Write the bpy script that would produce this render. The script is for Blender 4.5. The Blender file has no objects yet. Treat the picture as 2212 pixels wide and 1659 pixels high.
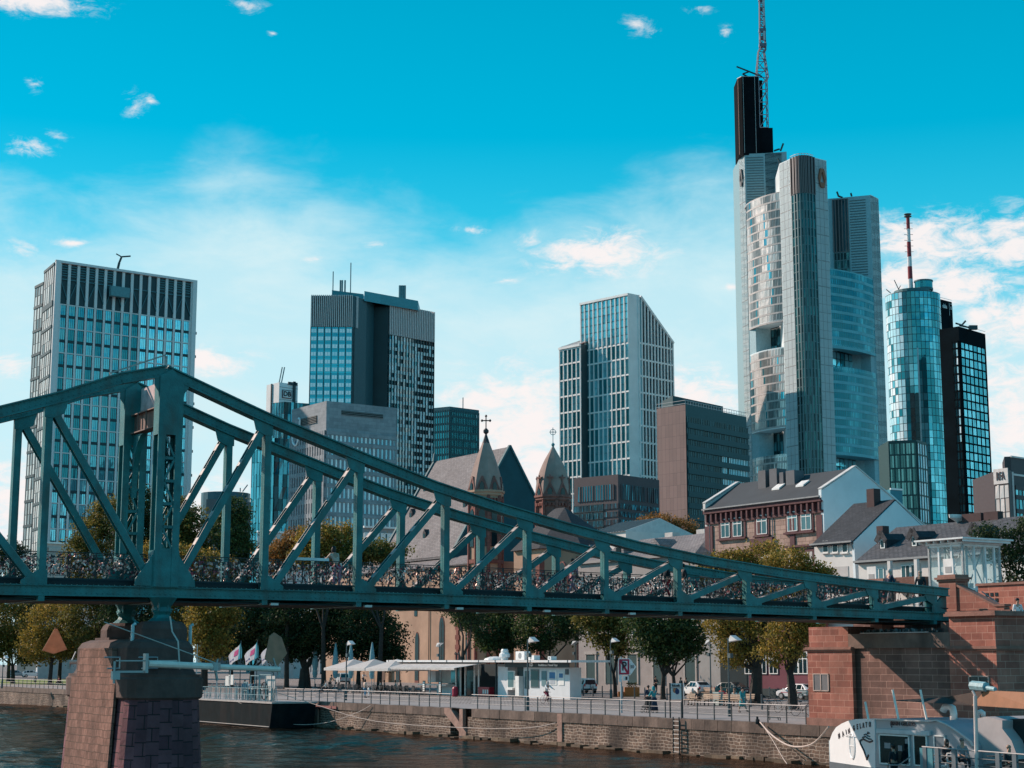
import bpy, bmesh, math, random
from mathutils import Vector, Matrix
random.seed(7)
scene = bpy.context.scene
C = scene.collection
R = math.radians
# ---------------------------------------------------------------- camera
F_PX, CX0, CY0, HORIZON = 3568.0, 1106.0, 829.5, 1425.0
EYE = 3.68
PITCH = math.atan((HORIZON - CY0) / F_PX)
cam_data = bpy.data.cameras.new("camera")
cam = bpy.data.objects.new("camera", cam_data)
C.objects.link(cam)
cam.location = (0, 0, EYE)
cam.rotation_euler = (R(90) + PITCH, 0, 0)
cam_data.sensor_width = 36.0
cam_data.lens = 36.0 * F_PX / 2212.0
cam_data.clip_start = 0.5
cam_data.clip_end = 6000
scene.camera = cam
scene.view_settings.view_transform = 'Standard'
scene.view_settings.look = 'None'
scene.view_settings.gamma = 1.0
scene.view_settings.exposure = 0.10
# ---------------------------------------------------------------- sun and sky
SUN_EL = R(30.5)
SUN_H = Vector((-0.775, 0.40, 0)).normalized()
SUN_DIR = Vector((SUN_H.x * math.cos(SUN_EL), SUN_H.y * math.cos(SUN_EL), math.sin(SUN_EL)))
sd = bpy.data.lights.new("sun", 'SUN')
sd.energy = 5.0
sd.angle = R(0.5)
sd.color = (1.0, 0.79, 0.66)
so = bpy.data.objects.new("sun", sd)
C.objects.link(so)
so.rotation_euler = SUN_DIR.to_track_quat('Z', 'Y').to_euler()
so.location = (-60, -40, 90)
_c, _s = math.cos(PITCH), math.sin(PITCH)
def ray(x, y):
 cx = (x - CX0) / F_PX; cy = (CY0 - y) / F_PX
 return Vector((cx, _c - _s * cy, _s + _c * cy))
def PZ(x, y, z):
 r = ray(x, y); k = (z - EYE) / r.z
 return Vector((r.x * k, r.y * k, z))
def PY(x, y, Y):
 r = ray(x, y); k = Y / r.y
 return Vector((r.x * k, Y, EYE + r.z * k))
def proj(p):
 z = p[2] - EYE
 d = p[1] * _c + z * _s; u = -p[1] * _s + z * _c
 return (CX0 + F_PX * p[0] / d, CY0 - F_PX * u / d)
def sky_world():
 w = bpy.data.worlds.new("World"); scene.world = w; w.use_nodes = True
 nt = w.node_tree; N = nt.nodes; L = nt.links; N.clear()
 def nd(t, **k):
  n = N.new(t)
  for a, b in k.items(): setattr(n, a, b)
  return n
 def val(n, i, v):
  if hasattr(v, 'is_linked') or hasattr(v, 'links'): L.new(v, n.inputs[i])
  else: n.inputs[i].default_value = v
 def ma(op, a, b=0.0, c=None, clamp=False):
  n = nd('ShaderNodeMath', operation=op, use_clamp=clamp); val(n, 0, a); val(n, 1, b)
  if c is not None: val(n, 2, c)
  return n.outputs[0]
 def mixc(f, a, b, bt='MIX'):
  n = nd('ShaderNodeMix', data_type='RGBA', blend_type=bt)
  val(n, 0, f); val(n, 6, a); val(n, 7, b); return n.outputs[2]
 out = nd('ShaderNodeOutputWorld'); bg = nd('ShaderNodeBackground'); bg.inputs[1].default_value = 0.1
 L.new(bg.outputs[0], out.inputs[0])
 sky = nd('ShaderNodeTexSky', sky_type='NISHITA'); sky.sun_disc = False
 sky.sun_elevation = SUN_EL
 sky.sun_rotation = math.atan2(SUN_H.x, SUN_H.y)
 sky.air_density = 1.0; sky.dust_density = 0.6; sky.ozone_density = 3.0
 tc = nd('ShaderNodeTexCoord')
 sep = nd('ShaderNodeSeparateXYZ'); L.new(tc.outputs['Generated'], sep.inputs[0])
 az = ma('ARCTAN2', sep.outputs[0], sep.outputs[1]); el = ma('ARCSINE', sep.outputs[2])
 comb = nd('ShaderNodeCombineXYZ'); L.new(az, comb.inputs[0]); L.new(el, comb.inputs[1])
 co = comb.outputs[0]
 def noise(scale, sx, sy, det=5, rough=0.6, dist=0.0):
  m = nd('ShaderNodeVectorMath', operation='MULTIPLY'); L.new(co, m.inputs[0]); m.inputs[1].default_value = (sx, sy, 1)
  n = nd('ShaderNodeTexNoise'); n.inputs['Scale'].default_value = scale; n.inputs['Detail'].default_value = det
  n.inputs['Roughness'].default_value = rough; n.inputs['Distortion'].default_value = dist
  L.new(m.outputs[0], n.inputs['Vector']); return n.outputs[0]
 # blue: graded towards the cyan of the photograph
 bw = nd('ShaderNodeRGBToBW'); L.new(sky.outputs[0], bw.inputs[0])
 lum = ma('POWER', ma('MULTIPLY', bw.outputs[0], SKY_GAIN), 0.3)
 ramp = nd('ShaderNodeValToRGB'); cr = ramp.color_ramp
 er = ma('DIVIDE', el, R(40), clamp=True); L.new(er, ramp.inputs[0])
 stops = [(0.0, (0.52, 0.86, 0.95)), (0.2, (0.28, 0.76, 0.92)), (0.33, (0.04, 0.60, 0.84)), (0.45, (0.0, 0.47, 0.74)), (0.62, (0.0, 0.39, 0.63)), (1.0, (0.0, 0.26, 0.48))]
 cr.elements[0].position = 0; cr.elements[0].color = (*stops[0][1], 1)
 cr.elements[1].position = 1; cr.elements[1].color = (*stops[-1][1], 1)
 for p, c in stops[1:-1]:
  e = cr.elements.new(p); e.color = (*c, 1)
 sc = nd('ShaderNodeVectorMath', operation='SCALE'); L.new(ramp.outputs[0], sc.inputs[0]); sc.inputs['Scale'].default_value = 10.0
 # keep the Nishita variation of brightness across the sky
 base = nd('ShaderNodeVectorMath', operation='SCALE'); L.new(sc.outputs[0], base.inputs[0]); L.new(lum, base.inputs['Scale'])
 # veil of thin cloud with an uneven upper edge
 fc = nd('ShaderNodeFloatCurve')
 a0, a1 = -0.34, 0.34
 azn = ma('DIVIDE', ma('SUBTRACT', az, a0), a1 - a0, clamp=True)
 L.new(azn, fc.inputs[1])
 edge = [(0, 395), (100, 400), (240, 388), (350, 368), (500, 285), (600, 320), (700, 375), (850, 418), (1050, 450), (1250, 432), (1400, 360), (1560, 320), (1700, 420), (1900, 500), (2212, 560)]
 cv = fc.mapping.curves[0]
 pts = []
 for x, y in edge:
  r = ray(x, y).normalized(); pts.append(((math.atan2(r.x, r.y) - a0) / (a1 - a0), math.asin(r.z) / 0.5))
 cv.points[0].location = (0, pts[0][1]); cv.points[1].location = (1, pts[-1][1])
 for p in pts: cv.points.new(*p)
 fc.mapping.update()
 bnd = ma('MULTIPLY', fc.outputs[0], 0.5)
 n1 = noise(14, 1, 2.2, 5, 0.6, 0.3)
 bnd2 = ma('ADD', bnd, ma('MULTIPLY', ma('SUBTRACT', n1, 0.5), 0.09))
 mr = nd('ShaderNodeMapRange', interpolation_type='SMOOTHSTEP'); L.new(ma('SUBTRACT', bnd2, el), mr.inputs[0])
 mr.inputs[1].default_value = -0.012; mr.inputs[2].default_value = 0.075
 n2 = noise(9, 1, 2.6, 6, 0.62, 0.4)
 mr2 = nd('ShaderNodeMapRange', interpolation_type='SMOOTHSTEP'); L.new(n2, mr2.inputs[0]); mr2.inputs[1].default_value = 0.38; mr2.inputs[2].default_value = 0.66
 veil = ma('MULTIPLY', mr.outputs[0], ma('MULTIPLY_ADD', mr2.outputs[0], 0.20, 0.80))
 col1 = mixc(veil, base.outputs[0], (6.1, 8.1, 8.6, 1))
 # small bright clouds: azimuth, elevation, radii
 blobs = [(75, 3, 105, 24), (530, 12, 55, 20), (590, 72, 16, 9), (1375, 52, 42, 28), (1410, 70, 22, 14), (1515, 18, 48, 18), (1565, 70, 24, 20), (72, 183, 24, 20), (292, 225, 38, 34), (325, 215, 20, 14), (118, 293, 36, 14), (60, 320, 70, 30),
             (1018, 495, 46, 17), (1155, 518, 40, 26), (1290, 548, 120, 42), (1095, 606, 50, 14), (1130, 930, 170, 120), (1050, 870, 90, 40), (1160, 1020, 120, 90), (1985, 520, 120, 50), (2080, 530, 110, 45), (2190, 520, 90, 55), (1960, 600, 110, 40), (2060, 620, 120, 40), (2180, 690, 90, 50), (2190, 900, 90, 110),
             (2170, 830, 60, 40), (20, 790, 80, 60), (60, 1090, 120, 90), (460, 1120, 110, 80), (160, 525, 70, 14), (1500, 880, 90, 80), (40, 540, 60, 26), (440, 780, 90, 26), (1580, 620, 30, 12), (820, 530, 60, 12), (680, 560, 50, 12), (990, 830, 60, 18)]
 acc = None
 for x, y, rx, ry in blobs:
  r = ray(x, y).normalized(); a = math.atan2(r.x, r.y); e = math.asin(r.z)
  v = nd('ShaderNodeVectorMath', operation='SUBTRACT'); L.new(co, v.inputs[0]); v.inputs[1].default_value = (a, e, 0)
  m = nd('ShaderNodeVectorMath', operation='MULTIPLY'); L.new(v.outputs[0], m.inputs[0]); m.inputs[1].default_value = (F_PX / rx, F_PX / ry, 0)
  ln = nd('ShaderNodeVectorMath', operation='LENGTH'); L.new(m.outputs[0], ln.inputs[0])
  q = ma('SUBTRACT', 1.45 if rx > 85 else 0.75, ln.outputs['Value'])
  acc = q if acc is None else ma('MAXIMUM', acc, q)
 n3 = noise(46, 1, 2.1, 9, 0.68, 0.45)
 f = ma('ADD', acc, ma('MULTIPLY', ma('SUBTRACT', n3, 0.48), 4.5))
 mr3 = nd('ShaderNodeMapRange', interpolation_type='SMOOTHSTEP'); L.new(f, mr3.inputs[0]); mr3.inputs[1].default_value = 0.0; mr3.inputs[2].default_value = 1.5
 gate = nd('ShaderNodeMapRange'); L.new(acc, gate.inputs[0]); gate.inputs[1].default_value = -0.5; gate.inputs[2].default_value = 0.5
 cl = ma('MULTIPLY', ma('MULTIPLY', mr3.outputs[0], gate.outputs[0]), 0.95)
 # scattered clouds elsewhere, beyond the photograph's field
 far = nd('ShaderNodeMapRange', interpolation_type='SMOOTHSTEP'); L.new(ma('ABSOLUTE', az), far.inputs[0]); far.inputs[1].default_value = 0.4; far.inputs[2].default_value = 0.8
 n4 = noise(3, 1, 2.4, 6, 0.6, 0.2)
 mr4 = nd('ShaderNodeMapRange', interpolation_type='SMOOTHSTEP'); L.new(n4, mr4.inputs[0]); mr4.inputs[1].default_value = 0.5; mr4.inputs[2].default_value = 0.68
 cl = ma('MAXIMUM', cl, ma('MULTIPLY', ma('MULTIPLY', far.outputs[0], mr4.outputs[0]), 0.45))
 col2 = mixc(cl, col1, (9.2, 8.5, 8.35, 1))
 # away from the view the sky is deeper and clearer
 dk = nd('ShaderNodeMapRange', interpolation_type='SMOOTHSTEP'); L.new(ma('ABSOLUTE', az), dk.inputs[0]); dk.inputs[1].default_value = 0.45; dk.inputs[2].default_value = 1.1
 up = nd('ShaderNodeMapRange', interpolation_type='SMOOTHSTEP'); L.new(el, up.inputs[0]); up.inputs[1].default_value = 0.42; up.inputs[2].default_value = 0.8
 col2 = mixc(ma('MAXIMUM', dk.outputs[0], up.outputs[0]), col2, mixc(1.0, col2, (0.52, 0.92, 0.98, 1), 'MULTIPLY'))
 # below the horizon
 g = nd('ShaderNodeMapRange'); L.new(el, g.inputs[0]); g.inputs[1].default_value = -0.03; g.inputs[2].default_value = 0.0
 col3 = mixc(g.outputs[0], (0.3, 0.5, 0.5, 1), col2)
 L.new(col3, bg.inputs[0])
SKY_GAIN = 0.25
sky_world()
scene.render.engine = 'CYCLES'
scene.cycles.max_bounces = 6
scene.cycles.diffuse_bounces = 2
scene.cycles.glossy_bounces = 3
scene.cycles.transparent_max_bounces = 8
# ---------------------------------------------------------------- frame of the bridge and the quay
B0 = Vector((-14.36, 68.35))
U = Vector((0.842, 0.5393)).normalized()      # along the bridge, towards the far bank
Q = Vector((-U.y, U.x))                       # along the river, away from the camera
S_QUAY = 41.5
WATER_Z = -2.2
def W(s, t, z=0.0):
 p = B0 + U * s + Q * t
 return Vector((p.x, p.y, z))
def st(p):
 d = Vector((p[0], p[1])) - B0
 return d.dot(U), d.dot(Q)
def PS(x, y, s):
 r = ray(x, y); k = (s + B0.dot(U)) / (r.x * U.x + r.y * U.y)
 return Vector((r.x * k, r.y * k, EYE + r.z * k))
def PT(x, y, t):
 r = ray(x, y); k = (t + B0.dot(Q)) / (r.x * Q.x + r.y * Q.y)
 return Vector((r.x * k, r.y * k, EYE + r.z * k))
U3 = Vector((U.x, U.y, 0)); Q3 = Vector((Q.x, Q.y, 0)); Z3 = Vector((0, 0, 1))
# ---------------------------------------------------------------- objects
def tag(o, label=None, cat=None, group=None, kind=None):
 if label: o['label'] = label
 if cat: o['category'] = cat
 if group: o['group'] = group
 if kind: o['kind'] = kind
 return o
def thing(name, label, cat, loc, rz=0.0, group=None):
 o = bpy.data.objects.new(name, None); C.objects.link(o)
 o.location = loc; o.rotation_euler = (0, 0, rz); o.empty_display_size = 0.3
 return tag(o, label, cat, group)
class MB:
 """collects faces; build() links them as one mesh object"""
 def __init__(s): s.V = []; s.F = []; s.M = []; s.A = []
 def poly(s, pts, m=0, a=None):
  i = len(s.V); s.V += [Vector(p) for p in pts]; s.F.append(list(range(i, i + len(pts))))
  s.M.append(m); s.A.append(random.random() if a is None else a)
 def para(s, o, ax, ay, az, m=0, a=None):
  o = Vector(o); ax = Vector(ax); ay = Vector(ay); az = Vector(az)
  if a is None: a = random.random()
  if ax.cross(ay).dot(az) < 0: ax, ay = ay, ax
  i = len(s.V)
  s.V += [o, o + ax, o + ax + ay, o + ay, o + az, o + ax + az, o + ax + ay + az, o + ay + az]
  for f in ((3, 2, 1, 0), (4, 5, 6, 7), (0, 1, 5, 4), (1, 2, 6, 5), (2, 3, 7, 6), (3, 0, 4, 7)):
   s.F.append([i + k for k in f]); s.M.append(m); s.A.append(a)
 def box(s, c, sx, sy, sz, ux=(1, 0, 0), uy=(0, 1, 0), m=0, a=None):
  """centre of the base, sizes along ux, uy, z"""
  ux = Vector(ux) * sx; uy = Vector(uy) * sy
  s.para(Vector(c) - ux / 2 - uy / 2, ux, uy, (0, 0, sz), m, a)
 def bar(s, p0, p1, w, h, up=(0, 0, 1), m=0, a=None):
  p0 = Vector(p0); p1 = Vector(p1); d = p1 - p0; up = Vector(up)
  sd_ = d.cross(up)
  if sd_.length < 1e-5: sd_ = d.cross(Vector((1, 0, 0)))
  sd_.normalize(); u2 = sd_.cross(d).normalized()
  s.para(p0 - sd_ * w / 2 - u2 * h / 2, sd_ * w, d, u2 * h, m, a)
 def ibeam(s, p0, p1, w, h, up=(0, 0, 1), th=0.05, web=0.3):
  p0 = Vector(p0); p1 = Vector(p1); d = (p1 - p0); sd_ = d.cross(Vector(up)).normalized(); u2 = sd_.cross(d).normalized()
  o = u2 * (h / 2 - th / 2)
  s.bar(p0 + o, p1 + o, w, th, up); s.bar(p0 - o, p1 - o, w, th, up)
  s.bar(p0, p1, w * web, h - 2 * th, up)
 def tube(s, pts, r, n=6, m=0, cap=True, a=None, r2=None):
  pts = [Vector(p) for p in pts]
  if a is None: a = random.random()
  rings = []; L = len(pts); prev = None
  for k, p in enumerate(pts):
   d = (pts[min(k + 1, L - 1)] - pts[max(k - 1, 0)]).normalized()
   if prev is None:
    x = d.cross(Vector((0, 0, 1)))
    if x.length < 1e-3: x = d.cross(Vector((1, 0, 0)))
   else: x = prev - d * prev.dot(d)
   x.normalize(); prev = x; y = d.cross(x)
   rr = r if r2 is None else r + (r2 - r) * k / (L - 1)
   i = len(s.V); rings.append(i)
   for q in range(n):
    an = 2 * math.pi * q / n; s.V.append(p + (x * math.cos(an) + y * math.sin(an)) * rr)
  for k in range(L - 1):
   for q in range(n):
    s.F.append([rings[k] + q, rings[k] + (q + 1) % n, rings[k + 1] + (q + 1) % n, rings[k + 1] + q]); s.M.append(m); s.A.append(a)
  if cap:
   s.F.append([rings[0] + q for q in range(n)][::-1]); s.M.append(m); s.A.append(a)
   s.F.append([rings[-1] + q for q in range(n)]); s.M.append(m); s.A.append(a)
 def lathe(s, c, prof, n=12, m=0, a=None, ph=0.0, sx=1.0, sy=1.0, rot=0.0):
  c = Vector(c); rings = []
  if a is None: a = random.random()
  for r, z in prof:
   i = len(s.V); rings.append(i)
   for q in range(n):
    an = 2 * math.pi * q / n + ph; x = math.cos(an) * r * sx; y = math.sin(an) * r * sy
    s.V.append(c + Vector((x * math.cos(rot) - y * math.sin(rot), x * math.sin(rot) + y * math.cos(rot), z)))
  for k in range(len(prof) - 1):
   for q in range(n):
    s.F.append([rings[k] + q, rings[k] + (q + 1) % n, rings[k + 1] + (q + 1) % n, rings[k + 1] + q]); s.M.append(m); s.A.append(a)
  s.F.append([rings[0] + q for q in range(n)][::-1]); s.M.append(m); s.A.append(a)
  s.F.append([rings[-1] + q for q in range(n)]); s.M.append(m); s.A.append(a)
 def prism(s, pts, z0, z1, m=0, mt=None, a=None, bottom=False):
  """pts: ccw or cw plan outline; z1 may be a list per corner"""
  n = len(pts); zz = z1 if isinstance(z1, (list, tuple)) else [z1] * n
  ar = sum(pts[i][0] * pts[(i + 1) % n][1] - pts[(i + 1) % n][0] * pts[i][1] for i in range(n))
  if ar < 0: pts = pts[::-1]; zz = list(zz)[::-1]
  for i in range(n):
   j = (i + 1) % n
   s.poly([(pts[i][0], pts[i][1], z0), (pts[j][0], pts[j][1], z0), (pts[j][0], pts[j][1], zz[j]), (pts[i][0], pts[i][1], zz[i])], m, a)
  s.poly([(p[0], p[1], z) for p, z in zip(pts, zz)], m if mt is None else mt, a)
  if bottom: s.poly([(p[0], p[1], z0) for p in pts[::-1]], m, a)
 def extrude(s, pts, d, m=0, a=None):
  """closed outline of 3D points pushed along d"""
  d = Vector(d); pts = [Vector(p) for p in pts]; n = len(pts)
  if a is None: a = random.random()
  s.poly(pts[::-1], m, a); s.poly([p + d for p in pts], m, a)
  for i in range(n):
   j = (i + 1) % n; s.poly([pts[i], pts[j], pts[j] + d, pts[i] + d], m, a)
 def build(s, name, mats, parent=None, smooth=False):
  if not isinstance(mats, (list, tuple)): mats = [mats]
  base = parent_world(parent) if parent else None
  inv = base.inverted() if base else None
  me = bpy.data.meshes.new(name)
  vs = s.V if inv is None else [inv @ v for v in s.V]
  me.from_pydata([tuple(v) for v in vs], [], s.F)
  for m in mats: me.materials.append(m)
  me.polygons.foreach_set('material_index', s.M)
  if smooth: me.polygons.foreach_set('use_smooth', [True] * len(s.F))
  at = me.attributes.new('rnd', 'FLOAT', 'FACE'); at.data.foreach_set('value', s.A)
  uv = me.uv_layers.new(name='UVMap'); buf = [0.0] * (2 * len(me.loops)); k = 0
  for f in s.F:
   p0 = s.V[f[0]]; nn = Vector((0, 0, 0))
   for i in range(1, len(f) - 1): nn += (s.V[f[i]] - p0).cross(s.V[f[i + 1]] - p0)
   if nn.length < 1e-12: nn = Vector((0, 0, 1))
   nn.normalize()
   if abs(nn.z) > 0.97: tx, ty = U3, Q3
   else:
    tx = Vector((-nn.y, nn.x, 0)).normalized(); ty = nn.cross(tx)
   for i in f:
    v = s.V[i]; buf[k] = v.dot(tx); buf[k + 1] = v.dot(ty); k += 2
  uv.data.foreach_set('uv', buf)
  me.validate(); me.update()
  o = bpy.data.objects.new(name, me); C.objects.link(o)
  if parent: o.parent = parent
  return o
def parent_world(o):
 m = Matrix.Identity(4); ch = []
 while o is not None: ch.append(o); o = o.parent
 for x in reversed(ch):
  m = m @ Matrix.LocRotScale(x.location, x.rotation_euler, x.scale)
 return m
def solo(mb, name, mats, label, cat, group=None, base=None, smooth=False):
 """a thing that is one mesh; origin at its base"""
 o = mb.build(name, mats, None, smooth)
 if base is not None:
  b = Vector(base); o.data.transform(Matrix.Translation(-b)); o.location = b
 return tag(o, label, cat, group)
def struct(mb, name, mats):
 return tag(mb.build(name, mats), kind='structure')
def dup(root, loc, rz=None, label=None, group=None):
 r = root.copy(); C.objects.link(r); r.location = loc
 if rz is not None: r.rotation_euler = (0, 0, rz)
 if label: r['label'] = label
 if group: r['group'] = group
 for ch in [o for o in root.children]:
  c = ch.copy(); C.objects.link(c); c.parent = r
  for g in [o for o in ch.children]:
   d = g.copy(); C.objects.link(d); d.parent = c
 return r
# ---------------------------------------------------------------- materials
MATS = {}
def mat(name, col, rough=0.7, metal=0.0, var=0.15, vs=1.5, rv=0.0, bump=0.0, bs=8.0, col2=None, spec=0.5, stain=None, trans=0.0):
 """plain surface: noise variation of brightness (var), per-face variation (rv), optional second colour by the face attribute"""
 if name in MATS: return MATS[name]
 m = bpy.data.materials.new(name); m.use_nodes = True; nt = m.node_tree; N = nt.nodes; L = nt.links
 p = N['Principled BSDF']; p.inputs['Roughness'].default_value = rough; p.inputs['Metallic'].default_value = metal
 p.inputs['Specular IOR Level'].default_value = spec
 tc = N.new('ShaderNodeNewGeometry')
 no = N.new('ShaderNodeTexNoise'); no.inputs['Scale'].default_value = vs; no.inputs['Detail'].default_value = 6; no.inputs['Roughness'].default_value = 0.6
 L.new(tc.outputs['Position'], no.inputs['Vector'])
 at = N.new('ShaderNodeAttribute'); at.attribute_name = 'rnd'
 mx = N.new('ShaderNodeMix'); mx.data_type = 'RGBA'
 mx.inputs[6].default_value = (*col, 1); mx.inputs[7].default_value = (*(col2 or col), 1)
 L.new(at.outputs['Fac'], mx.inputs[0])
 mr = N.new('ShaderNodeMapRange'); L.new(no.outputs[0], mr.inputs[0]); mr.inputs[1].default_value = 0.3; mr.inputs[2].default_value = 0.7
 mr.inputs[3].default_value = 1 - var; mr.inputs[4].default_value = 1 + var
 mr2 = N.new('ShaderNodeMapRange'); L.new(at.outputs['Fac'], mr2.inputs[0]); mr2.inputs[3].default_value = 1 - rv; mr2.inputs[4].default_value = 1 + rv
 mu = N.new('ShaderNodeMath'); mu.operation = 'MULTIPLY'; L.new(mr.outputs[0], mu.inputs[0]); L.new(mr2.outputs[0], mu.inputs[1])
 sc = N.new('ShaderNodeVectorMath'); sc.operation = 'SCALE'; L.new(mx.outputs[2], sc.inputs[0]); L.new(mu.outputs[0], sc.inputs['Scale'])
 last = sc.outputs[0]
 if stain:
  mp = N.new('ShaderNodeMapping'); mp.inputs['Scale'].default_value = (stain[1], stain[1], stain[1] * 0.22); L.new(tc.outputs['Position'], mp.inputs[0])
  n5 = N.new('ShaderNodeTexNoise'); n5.inputs['Scale'].default_value = 1; n5.inputs['Detail'].default_value = 7; L.new(mp.outputs[0], n5.inputs['Vector'])
  m5 = N.new('ShaderNodeMapRange'); L.new(n5.outputs[0], m5.inputs[0]); m5.inputs[1].default_value = 0.5; m5.inputs[2].default_value = 0.72; m5.inputs[4].default_value = stain[2]
  x5 = N.new('ShaderNodeMix'); x5.data_type = 'RGBA'; L.new(m5.outputs[0], x5.inputs[0]); L.new(last, x5.inputs[6]); x5.inputs[7].default_value = (*stain[0], 1)
  last = x5.outputs[2]
 L.new(last, p.inputs['Base Color'])
 if bump:
  n6 = N.new('ShaderNodeTexNoise'); n6.inputs['Scale'].default_value = bs; n6.inputs['Detail'].default_value = 5; L.new(tc.outputs['Position'], n6.inputs['Vector'])
  b = N.new('ShaderNodeBump'); b.inputs['Strength'].default_value = bump; b.inputs['Distance'].default_value = 0.05
  L.new(n6.outputs[0], b.inputs['Height']); L.new(b.outputs[0], p.inputs['Normal'])
 if trans:
  tr = N.new('ShaderNodeBsdfTranslucent'); L.new(last, tr.inputs[0])
  ms = N.new('ShaderNodeMixShader'); ms.inputs[0].default_value = trans
  L.new(p.outputs[0], ms.inputs[1]); L.new(tr.outputs[0], ms.inputs[2]); L.new(ms.outputs[0], N['Material Output'].inputs[0])
 MATS[name] = m
 return m
def bricks(name, c1, c2, mortar, bw, bh, msize=0.02, rough=0.85, stain=None, bump=0.5, squash=1.0, freq=2, offs=0.5, warp=0.0, var=0.25, dark=None, vs=0.6, bias=0.0):
 """courses of stone or slate laid out on the UVs, which are in metres"""
 if name in MATS: return MATS[name]
 m = bpy.data.materials.new(name); m.use_nodes = True; nt = m.node_tree; N = nt.nodes; L = nt.links
 p = N['Principled BSDF']; p.inputs['Roughness'].default_value = rough; p.inputs['Specular IOR Level'].default_value = 0.3
 uv = N.new('ShaderNodeTexCoord'); g = N.new('ShaderNodeNewGeometry')
 src = uv.outputs['UV']
 if warp:
  nw = N.new('ShaderNodeTexNoise'); nw.inputs['Scale'].default_value = 1.3; nw.inputs['Detail'].default_value = 4; L.new(src, nw.inputs['Vector'])
  s1 = N.new('ShaderNodeVectorMath'); s1.operation = 'SUBTRACT'; L.new(nw.outputs['Color'], s1.inputs[0]); s1.inputs[1].default_value = (0.5, 0.5, 0.5)
  s2 = N.new('ShaderNodeVectorMath'); s2.operation = 'SCALE'; L.new(s1.outputs[0], s2.inputs[0]); s2.inputs['Scale'].default_value = warp
  s3 = N.new('ShaderNodeVectorMath'); s3.operation = 'ADD'; L.new(src, s3.inputs[0]); L.new(s2.outputs[0], s3.inputs[1]); src = s3.outputs[0]
 b = N.new('ShaderNodeTexBrick'); L.new(src, b.inputs['Vector'])
 b.inputs['Color1'].default_value = (*c1, 1); b.inputs['Color2'].default_value = (*c2, 1); b.inputs['Mortar'].default_value = (*mortar, 1)
 b.inputs['Scale'].default_value = 1.0; b.inputs['Brick Width'].default_value = bw; b.inputs['Row Height'].default_value = bh
 b.inputs['Mortar Size'].default_value = msize; b.inputs['Mortar Smooth'].default_value = 0.3; b.inputs['Bias'].default_value = bias
 b.offset = offs; b.squash = squash; b.squash_frequency = freq; b.offset_frequency = 2
 no = N.new('ShaderNodeTexNoise'); no.inputs['Scale'].default_value = vs; no.inputs['Detail'].default_value = 8; no.inputs['Roughness'].default_value = 0.65; L.new(g.outputs['Position'], no.inputs['Vector'])
 mr = N.new('ShaderNodeMapRange'); L.new(no.outputs[0], mr.inputs[0]); mr.inputs[1].default_value = 0.3; mr.inputs[2].default_value = 0.7; mr.inputs[3].default_value = 1 - var; mr.inputs[4].default_value = 1 + var
 sc = N.new('ShaderNodeVectorMath'); sc.operation = 'SCALE'; L.new(b.outputs[0], sc.inputs[0]); L.new(mr.outputs[0], sc.inputs['Scale'])
 last = sc.outputs[0]
 if stain:
  mp = N.new('ShaderNodeMapping'); mp.inputs['Scale'].default_value = (stain[1], stain[1], stain[1] * 0.25); L.new(g.outputs['Position'], mp.inputs[0])
  n5 = N.new('ShaderNodeTexNoise'); n5.inputs['Scale'].default_value = 1; n5.inputs['Detail'].default_value = 7; L.new(mp.outputs[0], n5.inputs['Vector'])
  m5 = N.new('ShaderNodeMapRange'); L.new(n5.outputs[0], m5.inputs[0]); m5.inputs[1].default_value = 0.45; m5.inputs[2].default_value = 0.7; m5.inputs[4].default_value = stain[2]
  x5 = N.new('ShaderNodeMix'); x5.data_type = 'RGBA'; L.new(m5.outputs[0], x5.inputs[0]); L.new(last, x5.inputs[6]); x5.inputs[7].default_value = (*stain[0], 1)
  last = x5.outputs[2]
 L.new(last, p.inputs['Base Color'])
 n6 = N.new('ShaderNodeTexNoise'); n6.inputs['Scale'].default_value = 5; n6.inputs['Detail'].default_value = 5; L.new(g.outputs['Position'], n6.inputs['Vector'])
 ad = N.new('ShaderNodeMath'); ad.operation = 'MULTIPLY_ADD'; L.new(b.outputs['Fac'], ad.inputs[0]); ad.inputs[1].default_value = -1.0; L.new(n6.outputs[0], ad.inputs[2])
 bu = N.new('ShaderNodeBump'); bu.inputs['Strength'].default_value = bump; bu.inputs['Distance'].default_value = 0.04
 L.new(ad.outputs[0], bu.inputs['Height']); L.new(bu.outputs[0], p.inputs['Normal'])
 MATS[name] = m
 return m
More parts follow.
